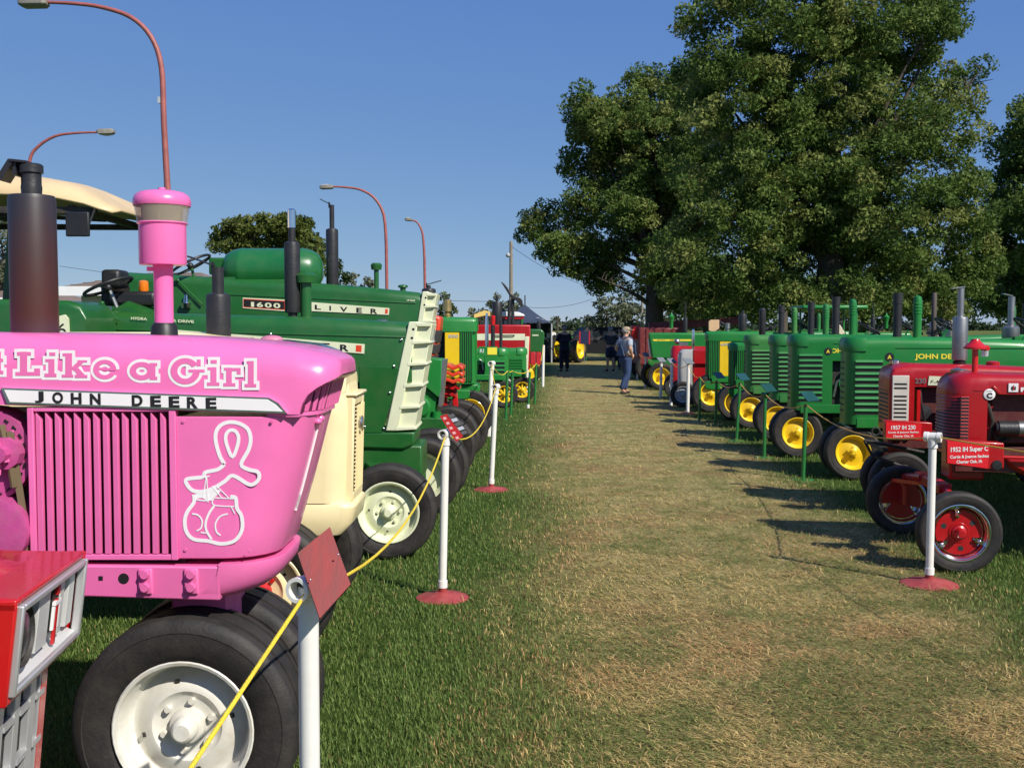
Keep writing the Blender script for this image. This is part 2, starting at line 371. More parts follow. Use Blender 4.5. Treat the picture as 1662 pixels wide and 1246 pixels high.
def rear_end(T, xr, Rr, w, tr, rim, body, zf=.75, fender=True, seat=True, rr=None, style='flat', seatm=None, z_axle=None):
    rr = rr or Rr*.62
    for s in (-1, 1): wheel(T, xr, s*tr, Rr, w, rr, s, rim, style, 'lug', 'rear_wheel')
    b = MB(); b.cyl((xr, -tr+.08, Rr), (xr, tr-.08, Rr), .075); b.cyl((xr, -.3, Rr), (xr, .3, Rr), .15); b.build('rear_axle', body, T)
    b = MB(); b.box(xr-.3, xr+.75, -.17, .17, Rr-.2, Rr+.22); b.box(xr-.1, xr+.25, -.2, .2, Rr+.22, Rr+.3); b.build('transmission', body, T, .02)
    if fender:
        for s in (-1, 1):
            y0, y1 = sorted((s*(tr-w/2-.04), s*(tr+w/2-.02))); rings = []
            for i in range(13):
                a = R(20+i*11); ro = Rr+.09; rings.append([(xr+ro*math.cos(a), y, Rr+ro*math.sin(a)) for y in (y0, y1)]+[(xr+(ro-.02)*math.cos(a), y, Rr+(ro-.02)*math.sin(a)) for y in (y1, y0)])
            MB().loft(rings).build('fender', body, T)
    if seat:
        b = MB(); zz = Rr+.45; b.box(xr-.22, xr+.2, -.23, .23, zz, zz+.08); b.box(xr-.3, xr-.2, -.23, .23, zz+.05, zz+.38); b.build('seat', seatm or VINYL, T, .03)
        MB().cyl((xr, 0, Rr+.2), (xr, 0, zz), .04).build('seat_post', DRK, T)
TH = R(7)      # the right-hand row stands slightly askew to the aisle
class Frame:
    """a tractor's side plane: maps a photograph pixel on that plane to the tractor's own x, z"""
    def __init__(s, T, Y, ytrac, d): s.T = T; s.d = d; s.Y = Y
    def __call__(s, px, py, Y=None):
        if s.d < 0:
            yl = s.T.location.y-(Y or s.Y); c, sn = math.cos(TH), math.sin(TH); d = ray(px, py); k = d.x/d.y
            x = (s.T.location.x-yl*sn-k*(s.T.location.y-yl*c))/(c+k*sn)
            return (x, at(px, py, s.T.location.y+x*sn-yl*c).z)
        p = at(px, py, Y or s.Y); return ((p.x-s.T.location.x)*s.d, p.z)
# ------------------------------------------------------------------ ground
def ground():
    b = MB(); b.add([(-700, -30, 0), (700, -30, 0), (700, 1500, 0), (-700, 1500, 0)], [(0, 1, 2, 3)])
    m, N, L, P = node_mat('mown_grass'); tc = N.new('ShaderNodeNewGeometry')
    def noise(sc, det=6, rough=.6, sx=1, sy=1):
        mp = N.new('ShaderNodeMapping'); mp.inputs['Scale'].default_value = (sx, sy, 1); L.new(tc.outputs['Position'], mp.inputs[0])
        n = N.new('ShaderNodeTexNoise'); n.inputs['Scale'].default_value = sc; n.inputs['Detail'].default_value = det; n.inputs['Roughness'].default_value = rough; L.new(mp.outputs[0], n.inputs[0]); return n.outputs[0]
    def ramp(i, stops):
        c = N.new('ShaderNodeValToRGB'); e = c.color_ramp.elements; e[0].position, e[0].color = stops[0][0], (*stops[0][1], 1); e[1].position, e[1].color = stops[-1][0], (*stops[-1][1], 1)
        for p, q in stops[1:-1]: k = e.new(p); k.color = (*q, 1)
        L.new(i, c.inputs[0]); return c.outputs[0]
    def math_(op, a, b_=None, c=None):
        n = N.new('ShaderNodeMath'); n.operation = op
        for i, v in enumerate((a, b_, c)):
            if v is None: continue
            if isinstance(v, (int, float)): n.inputs[i].default_value = v
            else: L.new(v, n.inputs[i])
        return n.outputs[0]
    def mix(f, a, b_):
        n = N.new('ShaderNodeMix'); n.data_type = 'RGBA'; L.new(f, n.inputs[0]); L.new(a, n.inputs[6]); L.new(b_, n.inputs[7]); return n.outputs[2]
    sp = N.new('ShaderNodeSeparateXYZ'); L.new(tc.outputs['Position'], sp.inputs[0])
    xx = math_('MULTIPLY_ADD', sp.outputs[1], -.042, sp.outputs[0])
    big = noise(.55, 5, .6); xw = math_('MULTIPLY_ADD', big, 1.2, math_('ADD', xx, -.6))
    def sm(v, a, b_):
        n = N.new('ShaderNodeMapRange'); n.interpolation_type = 'SMOOTHSTEP'; n.inputs[1].default_value = a; n.inputs[2].default_value = b_; L.new(v, n.inputs[0]); return n.outputs[0]
    walk = math_('MULTIPLY', sm(xw, -.8, .4), math_('SUBTRACT', 1, sm(xw, 2.35, 3.1)))
    fine = noise(26, 8, .75); fine2 = noise(9, 8, .7, 1, .45); med = noise(2.3, 6, .65, 1, 1.3)
    green = ramp(fine, [(.25, (.018, .040, .007)), (.5, (.055, .105, .020)), (.75, (.12, .17, .04))])
    straw = ramp(fine2, [(.25, (.17, .14, .05)), (.45, (.33, .27, .11)), (.6, (.46, .37, .16)), (.8, (.58, .47, .22))])
    dirt = ramp(fine, [(.3, (.16, .09, .04)), (.7, (.44, .28, .13))])
    patch = sm(med, .36, .58)
    aisle = mix(math_('MULTIPLY', math_('SUBTRACT', 1, patch), .75), straw, ramp(fine, [(.25, (.08, .10, .025)), (.7, (.22, .24, .07))]))
    aisle = mix(math_('MULTIPLY', sm(noise(.9, 7, .7), .48, .62), .75), aisle, dirt)
    base = mix(walk, green, aisle)
    far = sm(sp.outputs[1], 38, 90); base = mix(far, base, ramp(noise(.05, 4), [(.35, (.07, .10, .02)), (.65, (.15, .16, .04))]))
    L.new(base, P.inputs[0]); P.inputs['Roughness'].default_value = .95; P.inputs['Specular IOR Level'].default_value = .1
    bp = N.new('ShaderNodeBump'); bp.inputs['Strength'].default_value = .9; bp.inputs['Distance'].default_value = .035; L.new(noise(38, 6, .8, 1, .5), bp.inputs['Height']); L.new(bp.outputs[0], P.inputs['Normal'])
    o = b.build('ground', m, smooth=0); o['kind'] = 'structure'
ground()
# ================================================================== LEFT ROW
GL = 'show tractors parked nose out along the left of the aisle'
def strip(b, pts, w, y, closed=False, n0=0):
    """flat painted line on a side plane (thin raised ribbon), pts are (x,z)"""
    P = [Vector((p[0], 0, p[1])) for p in pts]; n = len(P); L_, R_ = [], []
    for i in range(n):
        a = P[(i-1) % n] if (closed or i > 0) else P[i]; c = P[(i+1) % n] if (closed or i < n-1) else P[i]
        t = (c-a).normalized(); nn = Vector((-t.z, 0, t.x)); L_.append(P[i]+nn*w/2); R_.append(P[i]-nn*w/2)
    m = n if closed else n-1; vs = [(p.x, y, p.z) for p in L_]+[(p.x, y, p.z) for p in R_]+[(p.x, y+.0012, p.z) for p in L_]+[(p.x, y+.0012, p.z) for p in R_]
    fs = []
    for i in range(m):
        j = (i+1) % n
        fs += [(i, j, n+j, n+i), (i, 2*n+i, 2*n+j, j), (n+i, n+j, 3*n+j, 3*n+i)]
    b.add(vs, fs)
def smooth_pts(pts, closed=False, k=4):
    n = len(pts); out = []
    for i in range(n if closed else n-1):
        p0 = pts[(i-1) % n] if (closed or i) else pts[0]; p1 = pts[i]; p2 = pts[(i+1) % n]; p3 = pts[(i+2) % n] if (closed or i+2 < n) else pts[-1]
        for j in range(k):
            t = j/k; out.append(tuple(.5*((2*p1[a])+(-p0[a]+p2[a])*t+(2*p0[a]-5*p1[a]+4*p2[a]-p3[a])*t*t+(-p0[a]+3*p1[a]-3*p2[a]+p3[a])*t**3) for a in (0, 1)))
    if not closed: out.append(tuple(pts[-1]))
    return out
# ---- pink tractor
PINKE = mat('shaded_pink_castings', (.52, .07, .26), .5, 0, 0, .2, 8, .3, 20, .25)  # pink darkened in its colour for the shade under the hood
def pink_tractor():
    T = thing('tractor', (-1.10, 3.76, 0), 0, 'bright pink tractor with white ribbon and boxing gloves drawn on its side', 'tractor', GL)
    NY = 3.475; F = Frame(T, NY, 3.76, 1); HW = .285; yn = -HW
    S = lambda px, py=700: at(px, py, 3.84).x+1.10
    X = lambda px: F(px, 600)[0]
    Z = lambda py, px=300: F(px, py)[1]
    # hood
    rings = []
    for px, zt, zb, hw, r in [(-420, 537, 640, .285, .11), (-200, 538, 648, .285, .11), (0, 540, 657, .285, .11), (120, 542, 661, .285, .11), (240, 545, 664, .285, .11), (340, 550, 668, .285, .11), (420, 557, 671, .282, .11), (470, 564, 673, .278, .10), (482, 567, 673, .276, .10), (487, 568, 655, .275, .10), (496, 570, 641, .272, .10), (510, 573, 630, .266, .095), (524, 578, 622, .25, .085), (535, 583, 617, .225, .07), (541, 588, 613, .19, .05), (543, 594, 610, .16, .035)]:
        rings.append(ring(X(px)+.004, hw, Z(zb, px), Z(zt, px)-.0, r))
    MB().loft(rings).build('hood', PINK, T)
    # under-hood core (dark) so nothing shows through
    b = MB(); b.box(X(-420), X(60), -.2, .2, .95, Z(668)-.02); b.box(X(60), X(290), -.24, .24, .95, Z(676)); b.build('engine_block', DRK, T)
    # nose shell: front side panels that wrap round to the grille
    secs = []
    SIL = [(907, 478), (895, 483), (860, 492), (800, 508), (740, 522), (700, 531), (676, 537)]
    for py, pf in SIL:
        secs.append(plan(X(283), S(pf, py), HW-(.004 if py > 900 else .0005), Z(py), .17))
    def on_nose(px, py):
        z = F(px, py)[1]; best = None
        for i in range(46):
            a = R(2*i); sil = np.interp(-py, [-q[0] for q in SIL], [q[1] for q in SIL]); xf = S(sil, py); x = xf-.17+.17*math.sin(a); y = -HW+.17-.17*math.cos(a)
            d = abs(CU+(x-1.10)/(3.76+y)*FPX-px)
            if best is None or d < best[0]: best = (d, x+.0015*math.sin(a), y-.0015*math.cos(a), Z(py, px))
        return best[1:]
    MB().loft(secs).build('nose_panel', PINK, T, .004)
    secs = [plan(X(486), S(539, 672), .262, Z(672), .15), plan(X(492), S(546, 640), .255, Z(640), .15), plan(X(500), S(552, 615), .245, Z(615), .15)]
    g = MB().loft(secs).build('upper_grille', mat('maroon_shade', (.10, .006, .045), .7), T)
    bl = MB(); bl.add([(dx+(S(552, 615)-S(539, 672)-.0)*(1 if up else 0), dy, Z(612) if up else Z(670)) for up in (0, 1) for dx, dy in ((-.02, -.005), (.007, -.005), (.007, .005), (-.02, .005))], [(0, 1, 2, 3), (4, 7, 6, 5), (0, 4, 5, 1), (1, 5, 6, 2), (2, 6, 7, 3), (3, 7, 4, 0)])
    bme = bl.mesh('grille_bar', PINK)
    for i in range(17):
        if i < 6: a = R(25+12*i); xx = S(539, 672)-.15+.15*math.sin(a); y = -.262+.15-.15*math.cos(a)
        else: y = -.105+.04*(i-5); xx = S(539, 672)
        if y > .2: break
        obj('grille_bar', bme, g, 0, (xx, y, 0))
    b = MB(); secs = [plan(X(484), S(541, 676), .274, Z(677), .16), plan(X(484), S(541, 672), .274, Z(671), .16)]; b.loft(secs).build('grille_ledge', PINK, T)
    for q in ((514, 690), (535, 686)):
        b = MB(); c_ = on_nose(*q); b.ball(c_, .013, 10, (1.3, 1.3, 1)); b.build('latch_knob', PINK, T)
    # louvred side screen
    b = MB(); x0, x1, z0, z1 = X(43), X(284), Z(908), Z(662)
    b.box(x0, x0+.02, yn-.006, yn+.03, z0, z1); b.box(x1-.022, x1, yn-.006, yn+.03, z0, z1)
    b.box(x0+.02, x1-.022, yn-.004, yn+.03, z0, z0+.018); b.box(x0+.02, x1-.022, yn-.004, yn+.03, z1-.012, z1)
    sf = b.build('side_screen', PINK, T, .002)
    n = 14; pitch = (x1-x0-.046)/n; lm = MB()
    lm.add([(0, 0, z0+.02), (.019, -.001, z0+.02), (.019, .02, z0+.02), (0, .024, z0+.02), (.002, 0, z1-.012), (.019, -.001, z1-.04), (.019, .02, z1-.04), (.002, .024, z1-.012)],
           [(0, 1, 2, 3), (4, 7, 6, 5), (0, 4, 5, 1), (1, 5, 6, 2), (2, 6, 7, 3), (3, 7, 4, 0)])
    lme = lm.mesh('louvre', PINKD)
    for i in range(n): obj('louvre', lme, sf, .0015, loc=(x0+.023+pitch*i, yn+.001, 0))
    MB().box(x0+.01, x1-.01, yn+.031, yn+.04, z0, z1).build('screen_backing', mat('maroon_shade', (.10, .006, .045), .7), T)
    # rail and front casting
    b = MB(); b.prism([(X(-300), Z(962)), (X(140), Z(967)), (X(352), Z(973)), (X(352), Z(918)), (X(-300), Z(912))], 'y', yn-.012, HW+.012); rail = b.build('side_rail', PINKD, T, .006)
    secs = [plan(X(351), S(pf, py), w_, Z(py), .19) for py, pf, w_ in ((973, 418, .285), (971, 436, .293), (962, 458, .297), (950, 472, .298), (935, 481, .299), (918, 485, .299), (914, 484, .299))]
    MB().loft(secs).build('front_casting', PINKD, T, .004)
    for px in (233, 308):
        b = MB(); b.box(X(px)-.026, X(px)+.022, yn-.022, yn-.01, Z(962), Z(920)); bo = b.build('boss', PINKD, T, .01)
        for py in (929, 950): MB().cyl((X(px), yn-.02, Z(py)), (X(px), yn-.036, Z(py)), .016, .014, 8).build('bolt', PINKD, bo)
    MB().cyl((X(196), yn-.0118, Z(937)), (X(196), yn-.0135, Z(937)), .018, seg=20).build('bolt_hole', BLK, T)
    MB().box(X(155), X(162), yn-.0135, yn-.0118, Z(940), Z(933)).build('slot_hole', BLK, T)
    # pedestal and axle
    b = MB(); b.cyl((0.03, 0, .35), (.03, 0, Z(968)), .085); b.box(-.1, .1, -.12, .12, .72, .84); b.build('pedestal', PINKD, T, .01)
    MB().cyl((0, -.15, .385), (0, .15, .385), .05).build('front_axle', PINKD, T)
    wheel(T, -.012, -.185, .386, .235, .232, -1, WHT, 'disc', spin=.4, bolts=True)
    wheel(T, -.012, .165, .386, .235, .232, 1, WHT, 'disc')
    # alternator, fan belt and hoses behind the screen
    b = MB(); b.cyl((X(-35), yn+.02, Z(740)), (X(-35), yn+.14, Z(740)), .16, seg=32); sh = b.build('fan_pulley', PINKE, T)
    for i in range(26):
        a = 2*PI*i/26; MB().box(-.008, .008, -.004, .0, -.003, .003).build('vent_slot', BLK, sh).matrix_local = Matrix.Translation((X(-35)+.14*math.cos(a), yn+.019, Z(740)+.14*math.sin(a))) @ Matrix.Rotation(-a+PI/2, 4, 'Y')
    b = MB(); b.lathe([(-.03, .115), (-.035, .1), (-.035, 0)], (X(-12), yn+.0, Z(860)), 'y', 24); b.cyl((X(-12), yn-.03, Z(860)), (X(-12), yn+.12, Z(860)), .115); b.build('alternator', PINKE, T)
    b = MB(); b.bar((X(14), yn+.0, Z(700)), (X(36), yn+.02, Z(900)), .015, .022); b.tube([(X(0), yn, Z(690)), (X(14), yn-.01, Z(740)), (X(18), yn, Z(790))], .012); b.build('fan_belt', mat('tan_belt', (.14, .10, .05), .7), T)
    b = MB(); b.lathe([(0, 0), (-.0, .06), (-.05, .055), (-.055, .03), (-.09, .028), (-.09, 0)], (X(6), yn+.03, Z(735)), 'y', 10); b.build('water_pump', PINKE, T)
    for k in range(5): MB().bar((X(-12)+.06*math.cos(k*1.256), yn-.04, Z(740)+.06*math.sin(k*1.256)), (X(-2), yn-.03, Z(740)), .02, .03).build('fan_blade', PINK, T)
    # name strip
    sl_ = -.0325
    def SP(px, py): return F(px, py, NY-.008)
    b = MB(); pts = [SP(2, 629), SP(436, 645), SP(452, 654), SP(466, 671), SP(12, 655)]; b.prism(pts, 'y', yn-.010, yn+.02); st = b.build('name_strip', CHR, T)
    b = MB(); pts = [SP(8, 632.5), SP(434, 648), SP(447, 656), SP(459, 667.5), SP(17, 652)]; b.prism(pts, 'y', yn-.0125, yn-.0101); b.build('name_plate', WH, st)
    for i, (ch, px) in enumerate(zip('JOHNDEERE', (64, 94, 124, 155, 223, 253, 283, 312.5, 343))):
        c = F(px, 641+(px-10)*.036+1.2, NY-.012); text(ch, 'letter', T, c[0], c[1], yn-.0132, .0375, .036 if ch != 'J' else .030, -1, BLK, .0008, bold=.045)
    # big slab lettering: white outline with pink letters over it
    def slab():
        Wt, Pk = [], []
        S = (300-0)/1662.0      # the enlarged view's scale
        def pt(u, v): return F(u*S, 540+v*S, NY-.008)
        k = [0]; cur = {}
        def new():
            if cur: o_ = cur['w'].build('slogan_outline', WH, T); cur['p'].build('slogan_letter', PINK, o_)
            cur['w'], cur['p'] = MB(), MB()
        new()
        def quad(q, e):
            c = (sum(p[0] for p in q)/len(q), sum(p[1] for p in q)/len(q)); 0
            def grow(p, e): return (p[0]+math.copysign(e, p[0]-c[0]), p[1]+math.copysign(e, p[1]-c[1]))
            k[0] += 1; o = .00002*k[0]
            cur['w'].prism([pt(*grow(p, e)) for p in q], 'y', yn-.0006-o, yn+.002); cur['p'].prism([pt(*p) for p in q], 'y', yn-.0017-o, yn-.0005)
        def ring_(cx, cy, rx, ry, ix, iy, e, a0=0, a1=360, hole=True):
            k[0] += 1; o = .00002*k[0]; N_ = 40
            for B_, g, yy in ((cur['w'], e, yn-.0006-o), (cur['p'], 0, yn-.0017-o)):
                vs, fs = [], []
                jx, jy = max(ix-g, .1), max(iy-g, .1)
                for i in range(N_+1):
                    a = R(a0+(a1-a0)*i/N_)
                    for q_, (ax, ay) in enumerate(((rx+g, ry+g), (jx, jy))):
                        p = pt(cx+ax*math.cos(a), cy-ay*math.sin(a)); vs += [(p[0], yy, p[1]), (p[0], yy+.002, p[1])]
                for i in range(N_): a = i*4; fs += [(a, a+4, a+6, a+2), (a, a+1, a+5, a+4), (a+2, a+6, a+7, a+3)]
                B_.add(vs, fs)
        def r4(x0, y0, x1, y1, sk=.04): return [(x0-0, y0+(x0)*sk*0), (x1, y0), (x1, y1), (x0, y1)]
        e = 26
        def rects(L, dy=0):
            for r_ in L: quad(r4(r_[0], r_[1]+dy, r_[2], r_[3]+dy), e)
        # L
        rects([(145, 172, 270, 204), (172, 170, 236, 380), (130, 352, 352, 386), (300, 320, 352, 386)])
        new()
        rects([(436, 176, 490, 206), (400, 236, 480, 262), (428, 236, 482, 395), (392, 366, 500, 398)])
        new()
        rects([(556, 184, 640, 210), (580, 184, 640, 400), (548, 376, 652, 402), (690, 246, 776, 266), (665, 378, 778, 406)])
        quad([(630, 318), (690, 262), (750, 262), (660, 345)], 22); quad([(650, 318), (700, 318), (760, 384), (690, 384)], 18)
        new()
        ring_(935, 330, 104, 88, 56, 50, e, 0, 328); quad([(858, 312), (1030, 318), (1030, 342), (858, 336)], 0)
        new()
        ring_(1268, 344, 108, 82, 50, 38, e); rects([(1340, 272, 1408, 298), (1340, 272, 1392, 420), (1340, 394, 1408, 424)])
        new()
        ring_(1660, 345, 132, 118, 70, 68, e, 30, 352); rects([(1690, 330, 1835, 356), (1765, 240, 1800, 300)], 0)
        new()
        rects([(1890, 250, 1945, 282), (1862, 316, 1940, 340), (1888, 316, 1942, 478), (1856, 452, 1968, 482)], -6)
        new()
        rects([(2010, 320, 2080, 344), (2030, 320, 2080, 484), (2004, 458, 2112, 488), (2080, 322, 2150, 350), (2125, 322, 2160, 380)], -6)
        new()
        rects([(2215, 262, 2276, 288), (2226, 262, 2278, 494), (2196, 468, 2300, 498)], -8)
        new()
        rects([(-80, 232, 20, 262), (-40, 170, 0, 360), (-40, 340, 22, 372)])
        new()
    slab()
    # seams, fasteners and cooling hose of the bonnet
    for px in (-30,):
        MB().box(X(px)-.001, X(px)+.001, yn-.0006, yn+.002, Z(656, px) if px > 0 else Z(640), Z(566)).build('hood_seam', PINKE, T)
    for px, py in ((296, 684), (296, 892), (440, 684), (18, 700), (400, 894)): MB().cyl((X(px), yn, Z(py)), (X(px), yn-.004, Z(py)), .006, .005, 8).build('panel_screw', PINKD, T)
    # ribbon and gloves drawing
    def zp(L): return [F(x/2.708, 520+y/2.708, NY-.006) for x, y in L]
    b = MB(); yy = yn-.0012
    rb = [(985, 632), (962, 590), (945, 520), (955, 475), (990, 450), (1040, 450), (1085, 475), (1100, 520), (1090, 570), (1058, 632), (1090, 655), (1130, 665), (1138, 690), (1120, 715), (1090, 720), (1022, 682), (985, 708), (930, 740), (880, 753), (840, 745), (815, 712), (825, 696), (890, 688), (900, 668), (955, 655)]
    strip(b, zp(smooth_pts(rb+[rb[0]])), .0125, yy)
    strip(b, zp(smooth_pts([(1020, 600), (996, 550), (990, 510), (1005, 485), (1030, 485), (1046, 510), (1042, 550)], True)), .0115, yy-.0002, True)
    gl = [(850, 765), (850, 800), (822, 840), (810, 880), (818, 930), (850, 962), (915, 970), (970, 982), (1030, 968), (1062, 920), (1060, 860), (1040, 826), (1034, 780), (1010, 775)]
    strip(b, zp(smooth_pts(gl)), .012, yy-.0004)
    strip(b, zp(smooth_pts([(940, 815), (916, 850), (902, 890), (906, 925), (928, 962)])), .0075, yy-.0007)
    for q, w_ in (([(855, 786), (895, 792), (940, 786)], .004), ([(940, 780), (1030, 784)], .0035), ([(935, 782), (938, 812), (1028, 818)], .0035), ([(1000, 850), (965, 862), (945, 895), (950, 930), (968, 945)], .0045), ([(842, 850), (868, 856), (886, 880), (882, 912), (862, 925)], .0045), ([(880, 932), (915, 936)], .004), ([(905, 685), (890, 782)], .003), ([(907, 690), (912, 800)], .003), ([(930, 728), (975, 782)], .003), ([(950, 728), (1005, 782)], .003), ([(1015, 820), (1030, 850)], .003), ([(890, 690), (920, 684)], .004), ([(900, 670), (905, 700)], .004)):
        yy -= .00008; strip(b, zp(smooth_pts(q) if len(q) > 2 else q), w_*1.1, yy)
    b.prism(zp([(848, 768), (900, 745), (930, 735), (970, 748), (950, 770), (935, 782), (912, 792), (885, 780), (855, 784)]), 'y', yn-.0008, yn)
    b.build('ribbon_drawing', WH, T)
    # the second ribbon curling on the nose (follows the wrapped panel)
    b = MB(); L = [(522, 705), (516, 722), (514, 745), (514, 765), (512, 785), (502, 805), (489, 820), (485, 832), (487, 842), (494, 838), (503, 826), (508, 815)]
    pts = [on_nose(*q) for q in L]
    b.tube(pts, .0055, 6); b.build('nose_ribbon', WH, T)
    # stacks
    p = at(57, 540, 3.76); mx = p.x+1.10
    b = MB(); z0, z1 = 1.70, at(60, 318, 3.76).z
    b.lathe([(z0-.05, .04), (z0, .05), (z0+.01, .077), (z0+.03, .081), (z1-.015, .080), (z1, .076), (z1+.004, .045), (z1+.004, 0)], (mx, 0, 0), 'z', 32); mo = b.build('muffler', RUST, T)
    zt = at(60, 268, 3.76).z
    b = MB(); b.lathe([(z1, .034), (z1+.03, .036), (z1+.04, .034), (zt-.03, .034), (zt-.028, .041), (zt-.002, .041), (zt+.004, .034), (zt+.004, 0)], (mx, 0, 0), 'z', 24); b.build('exhaust_pipe', SOOT, mo)
    b = MB(); b.bar((mx-.0, -.0, zt+.006), (mx-.055, -.0, zt+.012), .085, .008); b.bar((mx-.055, 0, zt+.012), (mx-.10, 0, zt-.055), .075, .02); b.box(mx-.052, mx-.04, -.03, .03, zt-.04, zt+.01); b.build('rain_cap', SOOT, mo)
    px_ = at(266, 500, 3.76).x+1.10; zz = lambda py: at(260, py, 3.76).z
    b = MB(); b.lathe([(1.69, .05), (zz(530), .045), (zz(524), .036), (zz(524), 0)], (px_, 0, 0), 'z', 20); b.build('rubber_boot', VINYL, T)
    b = MB(); b.lathe([(zz(526), .033), (zz(436), .034), (zz(430), .036), (zz(430), .08), (zz(426), .082), (zz(366), .082), (zz(363), .088), (zz(361), .085), (zz(361), 0)], (px_, 0, 0), 'z', 32); pc = b.build('precleaner', PINK, T)
    b = MB(); b.lathe([(zz(362), .086), (zz(334), .097), (zz(334), .093), (zz(362), .082)], (px_, 0, 0), 'z', 32); b.build('glass_bowl', GLS, pc)
    b = MB(); b.lathe([(zz(362), .03), (zz(334), .03)], (px_, 0, 0), 'z', 12)
    for i in range(6):
        a = i*PI/3+.3; b.bar((px_+.03*math.cos(a), .03*math.sin(a), zz(348)), (px_+.075*math.cos(a+.4), .075*math.sin(a+.4), zz(350)), .003, .06)
    b.build('vanes', mat('vane_grey', (.13, .11, .07), .6), pc)
    b = MB(); b.lathe([(zz(335), .098), (zz(331), .1), (zz(326), .1), (zz(318), .093), (zz(313), .078), (zz(310.5), .055), (zz(310), .014), (zz(305), .013), (zz(305), 0)], (px_, 0, 0), 'z', 32); b.build('dome_cap', PINK, pc)
    b = MB(); b.box(px_-.055, px_-.03, -.012, .012, zz(440), zz(433)); b.build('clamp_screw', PINK, pc)
    # rear of the tractor, outside the left edge
    rear_end(T, -2.55, .82, .42, .85, WHT, PINKD)
    steering(T, -1.75, 1.85, col=DRK)
pink_tractor()
